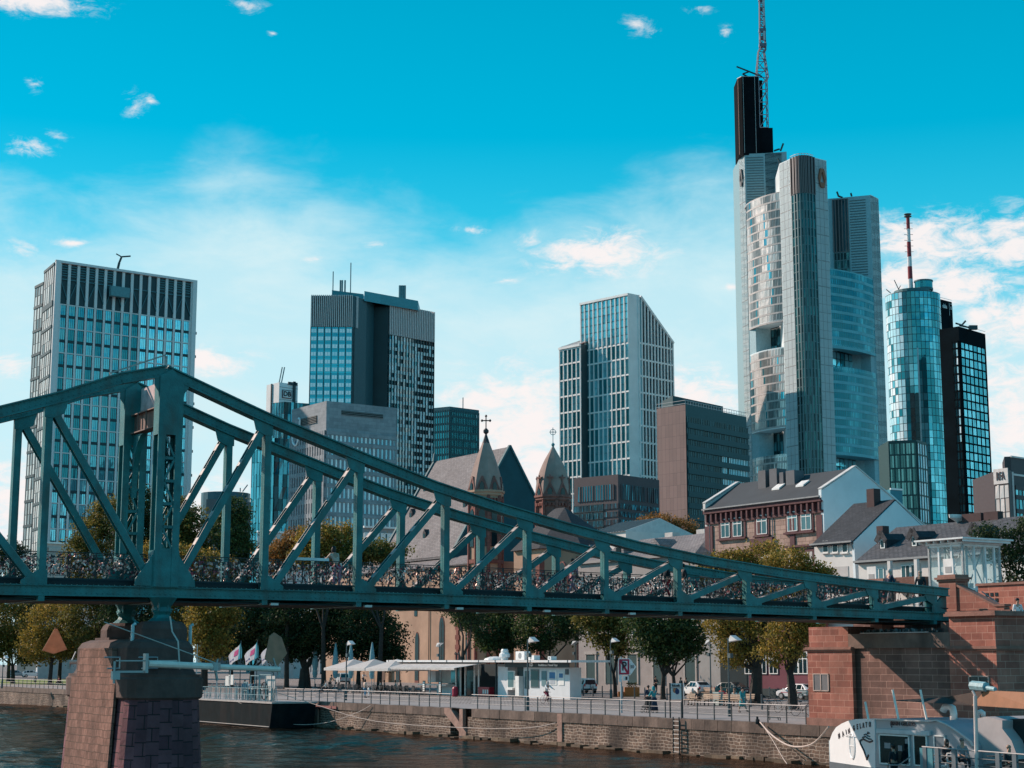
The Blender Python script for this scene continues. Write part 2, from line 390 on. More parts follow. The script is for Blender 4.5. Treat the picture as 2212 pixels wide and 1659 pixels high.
def glass(name, dark, light, rough=0.12, metal=0.55, wav=0.25, ws=0.12, thr=(0.35, 0.75)):
 """window panes that mirror the sky: each pane has its own tone (blinds, depth of the room, painted reflections)"""
 if name in MATS: return MATS[name]
 m = bpy.data.materials.new(name); m.use_nodes = True; nt = m.node_tree; N = nt.nodes; L = nt.links
 p = N['Principled BSDF']; p.inputs['Roughness'].default_value = rough; p.inputs['Metallic'].default_value = metal
 at = N.new('ShaderNodeAttribute'); at.attribute_name = 'rnd'
 mr = N.new('ShaderNodeMapRange'); L.new(at.outputs['Fac'], mr.inputs[0]); mr.inputs[1].default_value = thr[0]; mr.inputs[2].default_value = thr[1]
 mx = N.new('ShaderNodeMix'); mx.data_type = 'RGBA'; mx.inputs[6].default_value = (*dark, 1); mx.inputs[7].default_value = (*light, 1)
 L.new(mr.outputs[0], mx.inputs[0]); L.new(mx.outputs[2], p.inputs['Base Color'])
 g = N.new('ShaderNodeNewGeometry'); no = N.new('ShaderNodeTexNoise'); no.inputs['Scale'].default_value = ws; no.inputs['Detail'].default_value = 3
 L.new(g.outputs['Position'], no.inputs['Vector'])
 b = N.new('ShaderNodeBump'); b.inputs['Strength'].default_value = wav; b.inputs['Distance'].default_value = 1.0
 L.new(no.outputs[0], b.inputs['Height']); L.new(b.outputs[0], p.inputs['Normal'])
 MATS[name] = m
 return m
def clearglass(name, col=(0.8, 0.95, 1.0), mixf=0.75):
 if name in MATS: return MATS[name]
 m = bpy.data.materials.new(name); m.use_nodes = True; nt = m.node_tree; N = nt.nodes; L = nt.links
 p = N['Principled BSDF']; p.inputs['Base Color'].default_value = (*col, 1); p.inputs['Roughness'].default_value = 0.05
 tr = N.new('ShaderNodeBsdfTransparent'); tr.inputs[0].default_value = (*col, 1)
 ms = N.new('ShaderNodeMixShader'); ms.inputs[0].default_value = mixf
 L.new(p.outputs[0], ms.inputs[1]); L.new(tr.outputs[0], ms.inputs[2]); L.new(ms.outputs[0], N['Material Output'].inputs[0])
 MATS[name] = m
 return m
def text_mesh(body, size, m, parent, name, pos, xdir, ydir, ext=0.02, align='CENTER', shear=0.0, sx=1.0, label=None, bold=0.0):
 cu = bpy.data.curves.new(name, 'FONT'); cu.body = body; cu.size = size; cu.extrude = ext; cu.align_x = align; cu.align_y = 'CENTER'; cu.shear = shear
 cu.resolution_u = 3; cu.offset = bold
 tmp = bpy.data.objects.new('tmp', cu); C.objects.link(tmp)
 dg = bpy.context.evaluated_depsgraph_get(); me = bpy.data.meshes.new_from_object(tmp.evaluated_get(dg))
 bpy.data.objects.remove(tmp); bpy.data.curves.remove(cu)
 x = Vector(xdir).normalized(); y = Vector(ydir).normalized(); z = x.cross(y).normalized()
 M4 = Matrix(((x.x * sx, y.x, z.x, pos[0]), (x.y * sx, y.y, z.y, pos[1]), (x.z * sx, y.z, z.z, pos[2]), (0, 0, 0, 1)))
 if parent is not None: M4 = parent_world(parent).inverted() @ M4
 me.transform(M4); me.name = name
 me.materials.clear(); me.materials.append(m)
 o = bpy.data.objects.new(name, me); C.objects.link(o)
 if parent is not None: o.parent = parent
 if label: o['label'] = label
 return o
# ---------------------------------------------------------------- shared materials
WHITE_FRAME = mat('white_frame', (0.84, 0.82, 0.80), 0.5, var=0.08, vs=0.2)
DARK_FRAME = mat('dark_frame', (0.008, 0.035, 0.045), 0.5, var=0.2)
G_TEAL = glass('teal_glass', (0.03, 0.24, 0.28), (0.26, 0.66, 0.74), 0.1, 0.6)
G_CYAN = glass('cyan_glass', (0.06, 0.42, 0.50), (0.40, 0.88, 0.98), 0.12, 0.6)
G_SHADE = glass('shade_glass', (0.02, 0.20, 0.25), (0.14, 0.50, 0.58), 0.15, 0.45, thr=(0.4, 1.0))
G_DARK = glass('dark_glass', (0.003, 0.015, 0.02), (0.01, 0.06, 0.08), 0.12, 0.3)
G_PALE = glass('pale_glass', (0.50, 0.82, 0.90), (0.92, 0.98, 1.0), 0.3, 0.15)
G_WARM = glass('warm_glass', (0.22, 0.24, 0.24), (0.88, 0.78, 0.72), 0.3, 0.35, wav=0.6, ws=0.08, thr=(0.05, 0.45))
G_MIX = glass('mixed_glass', (0.01, 0.06, 0.075), (0.14, 0.45, 0.52), 0.12, 0.5, thr=(0.3, 0.9))
class Tower:
 """a tall building: walls, mullions and storeys of panes; the hundred panes that show largest are parts of their own"""
 def __init__(s, name, label, base, cat='skyscraper', group=None):
  s.o = thing(name, label, cat, base, group=group); s.parts = {}; s.mats = {}; s.panes = []
 def mb(s, part, m):
  k = (part, m.name)
  if k not in s.parts: s.parts[k] = MB(); s.mats[k] = m
  return s.parts[k]
 def pane(s, pts, m, a=None, tilt=0.0, n=None):
  pts = [Vector(p) for p in pts]
  if tilt:
   n = Vector(n); k = random.gauss(0, tilt); j = random.gauss(0, tilt)
   pts = [p + n * abs(0.02 + (k if i in (0, 3) else -k) + (j if i in (2, 3) else -j)) for i, p in enumerate(pts)]
  s.panes.append((pts, m, random.random() if a is None else a))
 def facade(s, a, b, z0, z1, nc, nr, gm, wall=None, fm=None, mw=0.4, md=0.35, th=0.3, td=0.2, inset=(0.0, 0.0), sub=1, zt=None, vgap=None, skip=None, tilt=0.02, aval=None, every_t=1, hsub=1, off=0.06, part='frame', tm=None):
  """a, b: plan points left to right seen from outside. nc columns, nr storeys. zt(u): sloping top. vgap: (lower, upper) share of the storey left as wall."""
  a = Vector((a[0], a[1], 0)); b = Vector((b[0], b[1], 0)); d = b - a; Ln = d.length; e = d / Ln; n = Vector((e.y, -e.x, 0))
  top = zt or (lambda u: z1)
  if wall:
   w = s.mb('wall', wall)
   w.poly([a + n * 0.01 + Z3 * z0, b + n * 0.01 + Z3 * z0, b + n * 0.01 + Z3 * top(1.0), a + n * 0.01 + Z3 * top(0.0)])
  cw = Ln / nc; rh = (z1 - z0) / nr; vg = vgap or (0.0, 0.0)
  if fm:
   f = s.mb(part, fm)
   if mw:
    for i in range(nc + 1):
     u = min(max(i * cw, mw / 2), Ln - mw / 2)
     p = a + e * (u - mw / 2)
     f.para(p + Z3 * z0, e * mw, n * md, Z3 * (top(u / Ln) - z0 - 0.02))
   if th:
    ft = s.mb(part, tm or fm)
    for r in range(0, nr + 1, every_t):
     z = z0 + r * rh
     u1 = 1.0
     if zt:
      while u1 > 0 and top(u1) < z + th: u1 -= 0.02
      if u1 <= 0.02: continue
     ft.para(a + Z3 * min(z, z1 - th) , e * Ln * u1, n * td, Z3 * th)
  for i in range(nc):
   for r in range(nr):
    if skip and skip(i, r): continue
    u0 = i * cw + mw / 2 + inset[0]; u1 = (i + 1) * cw - mw / 2 - inset[0]
    za = z0 + r * rh + rh * vg[0] + inset[1]; zb = z0 + (r + 1) * rh - rh * vg[1] - inset[1]
    if zt:
     zz = min(top(u0 / Ln), top(u1 / Ln)) - 0.3
     if za > zz - 1.0: continue
     zb = min(zb, zz)
    m = gm(i, r) if callable(gm) else gm
    av = aval(i, r) if aval else None
    for k in range(sub):
     su = (u1 - u0) / sub; x0 = u0 + k * su + (0.12 if k else 0); x1 = u0 + (k + 1) * su
     for h in range(hsub):
      sh = (zb - za) / hsub; y0 = za + h * sh + (0.15 if h else 0); y1 = za + (h + 1) * sh
      P = [a + e * x0 + n * off + Z3 * y0, a + e * x1 + n * off + Z3 * y0, a + e * x1 + n * off + Z3 * y1, a + e * x0 + n * off + Z3 * y1]
      s.pane(P, m, av, tilt, n)
 def finish(s, cut=1050, name='window', limit=100):
  for (part, mn), mb in s.parts.items(): mb.build(part, s.mats[(part, mn)], s.o)
  if not s.panes: return s.o
  def score(q):
   P = [proj(p) for p in q[0]]
   w = abs((P[1][0] - P[0][0])) * abs(P[3][1] - P[0][1])
   cx, cy = P[0]
   vis = 1.0 if (-5 < cx < 2215 and cy < cut and P[2][1] > 0) else 0.05
   return -w * vis
  ps = sorted(s.panes, key=score)
  if len(ps) <= limit: big, rest = ps, []
  else: big, rest = ps[:limit], ps[limit:]
  for P, m, av in big:
   q = MB(); q.poly(P, 0, av); q.build(name, m, s.o)
  if rest:
   q = MB(); ml = []
   for P, m, av in rest:
    if m not in ml: ml.append(m)
    q.poly(P, ml.index(m), av)
   tag(q.build(name + '_panes', ml, s.o), kind='stuff')
  return s.o
def xy(v): return Vector((v[0], v[1]))
# ================================================================= towers, left to right
def tower_left():
 c0 = PY(119, 562, 480); zt = c0.z; c1 = PZ(423.5, 607, zt); c2 = PZ(97, 581, zt)
 a, b, l = xy(c0), xy(c1), xy(c2)
 side = (l - a)
 z2 = PY(94, 604, l.y).z
 l2 = xy(PZ(77, 613.6, z2))
 T = Tower('office_tower', 'dark glass tower with white vertical fins, leftmost in the skyline', (a.x, a.y, 0))
 wm = mat('tower_dark_wall', (0.012, 0.04, 0.05), 0.5)
 W1 = T.mb('wall', wm); W1.prism([a, b, b + side, l], 0, zt - 0.6)
 W1.prism([l + (b - a) * 0.003, l + (b - a) * 0.6, l2 + (b - a) * 0.6, l2], 0, z2 - 0.6)
 m = 7.45; crown = 13.0; zb = zt - crown
 nr = int(zb // m); base = zb - nr * m
 wf = mat('fin_white', (0.74, 0.70, 0.69), 0.5, var=0.06)
 # front: two storeys to each bay
 d = (b - a); e = d.normalized(); n = Vector((e.y, -e.x))
 a2 = a + e * 1.6; b2 = b - e * 1.4
 lit = lambda i, r: (random.uniform(0.62, 1) if i > 8 - max(0, r - nr + 3) * 0 and r > nr - 8 and i > 8 else random.uniform(0.15, 0.62) + (0.25 if r < nr - 7 else 0))  # brighter panes paint in the reflection of a neighbouring building
 T.facade(a2, b2, base, zb, 15, nr, lambda i, r: G_TEAL if i <= 8 and r > nr - 9 else G_CYAN, None, wf, mw=0.66, md=0.4, th=0.32, td=0.3, inset=(0.26, 0.1), sub=3, hsub=2, tilt=0.015, aval=lit)
 sp = T.mb('spandrel', DARK_FRAME)
 for r in range(nr):
  z = base + r * m + m / 2
  sp.para((a2.x + n.x * 0.05, a2.y + n.y * 0.05, z - 0.42), (d.x * 0.98, d.y * 0.98, 0), (n.x * 0.2, n.y * 0.2, 0), (0, 0, 0.84))
 f = T.mb('frame', wf)
 for i in range(16):
  p = a2 + (b2 - a2) * (i / 15)
  f.para((p.x - e.x * .42, p.y - e.y * .42, zb), (e.x * .85, e.y * .85, 0), (n.x * .5, n.y * .5, 0), (0, 0, crown))
 for q0, q1 in ((a, 1.6), (b - e * 1.4, 1.4)):
  f.para((q0.x, q0.y, 0), (e.x * q1, e.y * q1, 0), (n.x * 1.0, n.y * 1.0, 0), (0, 0, zt))
 f.para((a.x, a.y, zt - 0.7), (d.x, d.y, 0), (n.x * 1.02, n.y * 1.02, 0), (0, 0, 0.7))
 # open crown: steel bracing and louvres behind the fins
 g = T.mb('crown_bracing', mat('brace', (0.05, 0.16, 0.19), 0.5))
 for i in range(15):
  p = a2 + (b2 - a2) * (i / 15); q = a2 + (b2 - a2) * ((i + 1) / 15)
  pp = Vector((p.x, p.y, 0)) + Vector((n.x, n.y, 0)) * 0.3; qq = Vector((q.x, q.y, 0)) + Vector((n.x, n.y, 0)) * 0.3
  lo, hi = (pp, qq) if i % 2 else (qq, pp)
  g.bar(lo + Z3 * (zb + 0.5), hi + Z3 * (zt - 5), 0.25, 0.2)
  g.bar(pp + Z3 * (zt - 5.5), qq + Z3 * (zt - 5.5), 0.3, 0.3)
  if i < 6 or i > 10:
   for k in range(5): g.bar(pp + Z3 * (zt - 1.4 - k * 0.75), qq + Z3 * (zt - 1.4 - k * 0.75), 0.15, 0.3)
 # side faces, sunlight put into the warm pane tone
 sidecol = mat('side_fin', (0.5, 0.46, 0.45), 0.5)
 T.facade(l, a, base, zb, 5, nr, G_WARM, None, DARK_FRAME, mw=.7, md=0.15, th=0.8, td=0.3, hsub=2, inset=(0.2, 0.1), tilt=0.02)
 T.facade(l, a, zb, zt - 0.7, 5, 1, G_WARM, None, DARK_FRAME, mw=.7, md=0.15, th=0.8, td=0.3, hsub=2, inset=(0.2, 0.1), tilt=0.02)
 z2b = z2 - 0.7 - nr * m
 T.facade(l2, l - (l - l2) * 0.02, z2b, z2 - 0.7, 3, nr, G_WARM, None, DARK_FRAME, mw=.7, md=0.15, th=0.8, td=0.3, hsub=2, inset=(0.2, 0.1), tilt=0.02)
 # window-cleaning crane
 cr = T.mb('roof_crane', mat('crane_dark', (0.02, 0.05, 0.06), 0.5))
 k = a + d * 0.43 + side * 0.05; k3 = Vector((k.x, k.y, zt))
 cr.bar(k3 - Z3 * 1, k3 + Z3 * 2.2 + Vector((.6, 0, 0)), 0.6, 0.6); cr.bar(k3 + Vector((.6, 0, 2.2)), k3 + Vector((1.2, 0, 3.9)), 0.5, 0.5)
 cr.bar(k3 + Vector((-.4, 0, 5.0)), k3 + Vector((1.4, 0, 4.0)), 0.35, 0.35); cr.bar(k3 + Vector((1.4, 0, 4.1)), k3 + Vector((4.0, 0, 4.3)), 0.35, 0.4)
 gd = T.mb('cleaning_gondola', mat('gondola', (0.10, 0.25, 0.28), 0.5))
 kk = a + d * 0.43; gd.box((kk.x + n.x * 2.2, kk.y + n.y * 2.2, zt - 9), 6, 1.6, 3, (e.x, e.y, 0), (n.x, n.y, 0))
 T.finish(cut=1000)
def tower_euro():
 Y = 700
 p0 = PY(672, 638.6, Y); zt = p0.z; p1 = PZ(763.5, 639, zt);
 a, b = xy(p0), xy(p1)
 r0 = xy(PZ(839.8, 656.7, zt)); r1 = xy(PZ(937.9, 676, zt)); c1 = xy(PZ(785.6, 654, zt)); k0 = xy(PZ(787.5, 658, zt))
 T = Tower('office_tower', 'teal tower with ribbed crown and black vertical slab between its two wings', (a.x, a.y, 0))
 back = Vector((14, 42)); body = mat('euro_body', (0.03, 0.10, 0.12), 0.5)
 wb = T.mb('wall', body)
 wb.prism([a, b, b + Vector((5, 8)), b + back, a + Vector((5, 40))], 0, zt - 0.1)
 rr = (r1 - r0); er = rr.normalized(); nr_ = Vector((er.y, -er.x))
 wb.prism([r0, r1, r1 + Vector((-4, 20)), r0 + Vector((-10, 20))], 0, zt - 0.1)
 blk = T.mb('service_core', mat('core_black', (0.0, 0.018, 0.026), 0.45, var=0.3, vs=0.1))
 k1 = r0 - er * 0.2
 blk.prism([k0, k1, k1 + Vector((5, 30)), k0 + Vector((0, 35))], 0, zt - 1.0)
 zc = PY(672, 706, Y).z
 rib = mat('rib', (0.62, 0.56, 0.55), 0.6); ribd = mat('rib_dark', (0.01, 0.03, 0.04), 0.6)
 def crown(p, q, n):
  e = (q - p).normalized(); nn = Vector((e.y, -e.x)); L = (q - p).length
  T.mb('crown', ribd).poly([(p.x + nn.x * .1, p.y + nn.y * .1, zc), (q.x + nn.x * .1, q.y + nn.y * .1, zc), (q.x + nn.x * .1, q.y + nn.y * .1, zt), (p.x + nn.x * .1, p.y + nn.y * .1, zt)])
  f = T.mb('crown_ribs', rib)
  for i in range(n):
   u = L * (i + 0.5) / n; w = L / n * 0.5
   f.para((p.x + e.x * (u - w / 2), p.y + e.y * (u - w / 2), zc), (e.x * w, e.y * w, 0), (nn.x * 0.9, nn.y * 0.9, 0), (0, 0, zt - zc + 0.2))
 crown(a, b, 22); crown(b + Vector((0.6, 1)), c1, 4); crown(r0, r1, 26)
 # left wing: pale panes in pairs between teal spandrels
 nrw = int(round(zc / 3.42)); rh = zc / nrw
 T.facade(a, b, 0, zc, 6, nrw, G_PALE, None, DARK_FRAME, mw=0.35, md=0.3, th=0.0, inset=(0.3, 0.0), sub=2, vgap=(0.24, 0.28), tilt=0.01, aval=lambda i, r: random.uniform(0.5, 1), off=0.3)
 gl = glass('euro_spandrel', (0.03, 0.34, 0.44), (0.05, 0.50, 0.62), 0.15, 0.5)
 e = (b - a).normalized(); nn = Vector((e.y, -e.x)); sp = T.mb('spandrel', gl)
 for r in range(nrw): sp.para((a.x, a.y, r * rh), (b.x - a.x, b.y - a.y, 0), (nn.x * .15, nn.y * .15, 0), (0, 0, rh - 0.05), a=random.random())
 # return face
 T.facade(b + Vector((.3, .5)), c1, 0, zc, 3, nrw, lambda i, r: G_PALE if i == 0 else G_DARK, None, DARK_FRAME, mw=0.5, md=0.3, th=0.5, td=0.3)
 # right wing: pale fins
 fin = mat('euro_fin', (0.30, 0.45, 0.48), 0.45)
 def gsel(i, r):
  if i > 9: return G_DARK if random.random() < .8 else G_PALE
  return G_WARM if random.random() < 0.75 and 2 < i < 9 else (G_PALE if random.random() < .5 else G_MIX)
 T.facade(r0, r1, 0, zc, 16, nrw, gsel, None, DARK_FRAME, mw=0.4, md=0.5, th=0.0, vgap=(0.42, 0.0), tilt=0.03)
 sp2 = T.mb('spandrel', mat('euro_spandrel_pale', (0.66, 0.78, 0.78), 0.35, var=0.2))
 for r in range(nrw): sp2.para((r0.x, r0.y, r * rh), (rr.x, rr.y, 0), (nr_.x * .2, nr_.y * .2, 0), (0, 0, rh * 0.42))
 # roof plant
 pm = mat('plant_teal', (0.05, 0.30, 0.36), 0.5, rv=0.2)
 q = lambda x, y, dy=8: xy(PY(x, y, Y + dy))
 u0, u1 = q(717, 630, 14), q(785, 640, 22); v0, v1 = q(787, 640, 6), q(822, 640, 12); w1 = q(903, 650, 26)
 ph = T.mb('roof_plant', pm)
 ph.prism([u0, u1, u1 + Vector((0, 20)), u0 + Vector((0, 20))], zt - 2, zt + 5.6)
 ph.prism([v0, v1, w1, w1 + Vector((0, 15)), u1 + Vector((0, 10))], zt - 1, zt + 3.4)
 an = T.mb('roof_mast', mat('mast_steel', (0.10, 0.22, 0.25), 0.5))
 for x, h in ((719, 10), (757, 14)): p = q(x, 630, 18); an.tube([(p.x, p.y, zt + 5), (p.x, p.y, zt + 5 + h)], 0.25, 5)
 for x in (735, 739, 745): p = q(x, 630, 18); an.tube([(p.x, p.y, zt + 5), (p.x, p.y, zt + 11)], 0.4, 5)
 for x in (864, 869, 874): p = q(x, 640, 22); an.tube([(p.x, p.y, zt + 2), (p.x, p.y, zt + 9.5)], 0.65, 6)
 T.finish(cut=1000)
def tower_stone():
 Y = 430
 c = PY(705.5, 866, Y); zt = c.z; l = xy(PZ(630.6, 885, zt)); r = xy(PZ(857, 881.5, zt)); c = xy(c)
 T = Tower('stone_tower', 'grey stone office block with long louvre slots under its flat roof', (c.x, c.y, 0))
 sm = bricks('grey_cladding', (0.25, 0.27, 0.29), (0.33, 0.35, 0.37), (0.19, 0.20, 0.22), 2.4, 0.9, 0.02, 0.8, bump=0.1, var=0.15)
 w = T.mb('wall', sm); w.prism([l, c, r, l + (r - c)], 0, zt)
 slot = T.mb('louvre_slot', mat('slot_dark', (0.015, 0.02, 0.022), 0.7))
 sl = T.mb('louvre', mat('slot_slat', (0.16, 0.17, 0.17), 0.6))
 def louv(p, q, u0, u1, z0, z1):
  d = q - p; e = d.normalized(); n = Vector((e.y, -e.x)); L = d.length
  slot.para((p.x + e.x * L * u0, p.y + e.y * L * u0, z0), (e.x * L * (u1 - u0), e.y * L * (u1 - u0), 0), (n.x * .08, n.y * .08, 0), (0, 0, z1 - z0))
  k = 0
  while z0 + k * 0.42 < z1 - 0.15:
   sl.para((p.x + e.x * L * u0, p.y + e.y * L * u0, z0 + k * 0.42), (e.x * L * (u1 - u0), e.y * L * (u1 - u0), 0), (n.x * .25, n.y * .25, 0), (0, 0, 0.16)); k += 1
 ztl = lambda y: PY(760, y, c.y + 8).z
 louv(c, r, 0.21, 0.80, ztl(902), ztl(893)); louv(l, c, 0.22, 0.74, zt - 5.2, zt - 3.2)
 z1 = zt - 7.8; nr = 17; z0 = z1 - nr * 3.75
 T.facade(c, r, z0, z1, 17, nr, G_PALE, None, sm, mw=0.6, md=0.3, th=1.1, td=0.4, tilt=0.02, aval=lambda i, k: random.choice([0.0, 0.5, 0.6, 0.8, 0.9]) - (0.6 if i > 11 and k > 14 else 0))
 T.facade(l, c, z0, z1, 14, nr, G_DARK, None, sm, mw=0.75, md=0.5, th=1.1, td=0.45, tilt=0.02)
 # looped emblem on the left edge of the upper wall
 e = (c - l).normalized(); n = Vector((e.y, -e.x)); o3 = lambda u, z: Vector((l.x + e.x * u + n.x * 0.5, l.y + e.y * u + n.y * 0.5, z))
 em = T.mb('emblem', mat('emblem_white', (0.75, 0.78, 0.8), 0.4)); eb = T.mb('emblem_disc', mat('emblem_blue', (0.01, 0.08, 0.22), 0.5))
 pts = []
 for i in range(25):
  t = i / 24
  an = -math.pi * 0.55 - t * math.pi * 2.05; pts.append(o3(3.2 + 2.0 * math.cos(an) * (1 - 0.2 * t) + 0.3, zt - 7.6 + 2.6 * math.sin(an)))
 em.tube(pts, 0.32, 6); em.tube([o3(4.7, zt - 9.6), o3(5.4, zt - 6.0), o3(5.6, zt - 3.4), o3(4.9, zt - 3.0)], 0.32, 6)
 eb.extrude([o3(2.7 + 2.1 * math.cos(x / 16 * math.tau), zt - 8.2 + 2.0 * math.sin(x / 16 * math.tau)) - Vector((n.x, n.y, 0)) * 0.3 for x in range(16)], Vector((n.x, n.y, 0)) * 0.15)
 T.finish(cut=1150)
def tower_db():
 Y = 520
 c = PY(603.4, 825.8, Y); zt = c.z; l = xy(PZ(576, 832, zt)); r = xy(PZ(643.4, 831, zt)); c = xy(c)
 T = Tower('stone_tower', 'pale lift tower with DB letters above a mirrored glass block', (c.x, c.y, 0))
 pm = mat('pale_panel', (0.78, 0.78, 0.78), 0.6, var=0.1, vs=0.2)
 w = T.mb('wall', pm); w.prism([l, c, r, l + (r - c)], 0, zt)
 dk = T.mb('shaft_strip', DARK_FRAME)
 e = (r - c).normalized(); n = Vector((e.y, -e.x)); L = (r - c).length
 f3 = lambda u, z, o=0.1: Vector((c.x + e.x * u + n.x * o, c.y + e.y * u + n.y * o, z))
 dk.para(f3(L * 0.72, zt - 9), (e.x * .9, e.y * .9, 0), (n.x * .4, n.y * .4, 0), (0, 0, 9.8)); dk.para(f3(L * 0.45, zt - 0.4), (e.x * 3.5, e.y * 3.5, 0), (n.x * .4, n.y * .4, 0), (0, 0, 0.9))
 el = (c - l).normalized(); nl = Vector((el.y, -el.x))
 dk.para((l.x + el.x * 3 + nl.x * .05, l.y + el.y * 3 + nl.y * .05, 60), (el.x * .4, el.y * .4, 0), (nl.x * .3, nl.y * .3, 0), (0, 0, zt - 60))
 jn = T.mb('panel_joints', mat('joint_grey', (0.30, 0.33, 0.34), 0.7))
 for z in (zt - 1.5, zt - 5.5, zt - 9.5):
  jn.para(f3(0, z, 0.02), (e.x * L, e.y * L, 0), (n.x * .05, n.y * .05, 0), (0, 0, .15))
 sg = T.mb('sign', mat('sign_white', (0.75, 0.75, 0.74), 0.5)); sr = T.mb('sign_border', mat('sign_maroon', (0.10, 0.008, 0.02), 0.5))
 um, zm = L * 0.40, zt - 3.6
 sr.para(f3(um - 1.75, zm - 1.35, .15), (e.x * 3.5, e.y * 3.5, 0), (n.x * .1, n.y * .1, 0), (0, 0, 2.7)); sg.para(f3(um - 1.5, zm - 1.1, .27), (e.x * 3.0, e.y * 3.0, 0), (n.x * .1, n.y * .1, 0), (0, 0, 2.2))
 text_mesh('DB', 2.2, mat('letter_dark', (0.02, 0.01, 0.02), 0.5), T.o, 'lettering', f3(um, zm, .45), (e.x, e.y, 0), Z3, 0.05, bold=0.06)
 # mirrored glass blocks
 def blk(x0, x1, x2, y, Yb, nc, nc2):
  cc = PY(x1, y, Yb); z = cc.z; ll = xy(PZ(x0, y + 3, z)); rr_ = xy(PZ(x2, y + 4, z)); cc = xy(cc)
  T.mb('wall', DARK_FRAME).prism([ll, cc, rr_, ll + (rr_ - cc)], 0, z)
  nr = int(z / 3.6)
  T.facade(ll, cc, 0, z, nc, nr, G_TEAL, None, DARK_FRAME, mw=0.2, md=0.1, th=0.2, td=0.1, tilt=0.05, aval=lambda i, k: random.uniform(0.4, 1.0))
  T.facade(cc, rr_, 0, z, nc2, nr, lambda i, k: G_DARK if i == 0 else G_MIX, None, DARK_FRAME, mw=0.2, md=0.1, th=0.2, td=0.1, tilt=0.12)
  return z
 blk(588, 615, 667, 868, 505, 5, 8); blk(545, 594, 640, 946, 490, 8, 5)
 ant = T.mb('roof_mast', mat('mast_steel', (0.10, 0.22, 0.25), 0.5))
 for x in (601, 606): p = PY(x, 826, Y + 6); ant.tube([p - Z3 * 2, p + Vector((1.2, 0, 5))], 0.2, 5)
 T.finish(cut=1100)
def tower_teal():
 Y = 800
 c = PY(971.6, 878, Y); zt = c.z; l = xy(PZ(930, 882, zt)); r = xy(PZ(1034.9, 886, zt)); c = xy(c)
 T = Tower('glass_tower', 'low teal glass slab with fine grid right of the ribbed tower', (c.x, c.y, 0))
 T.mb('wall', mat('teal_wall', (0.01, 0.12, 0.15), 0.5)).prism([l, c, r, l + (r - c)], 0, zt)
 nr = 33; g = glass('slab_glass', (0.02, 0.24, 0.28), (0.06, 0.42, 0.48), 0.15, 0.5, thr=(0, 1))
 fm = mat('slab_frame', (0.01, 0.10, 0.12), 0.5)
 T.facade(l, c, 0, zt - 1.5, 8, nr, g, None, fm, mw=0.5, md=0.3, th=1.1, td=0.2)
 T.facade(c, r, 0, zt - 1.5, 17, nr, lambda i, k: G_PALE if i > 14 and k % 5 == 2 and random.random() < .7 else g, None, fm, mw=0.5, md=0.3, th=1.1, td=0.2)
 p = xy(PY(1000, 886, Y + 10)); T.mb('roof_mast', mat('mast_steel', (0.1, 0.22, 0.25))).tube([(p.x, p.y, zt), (p.x, p.y, zt + 6)], 0.25, 5)
 T.finish(cut=1100)
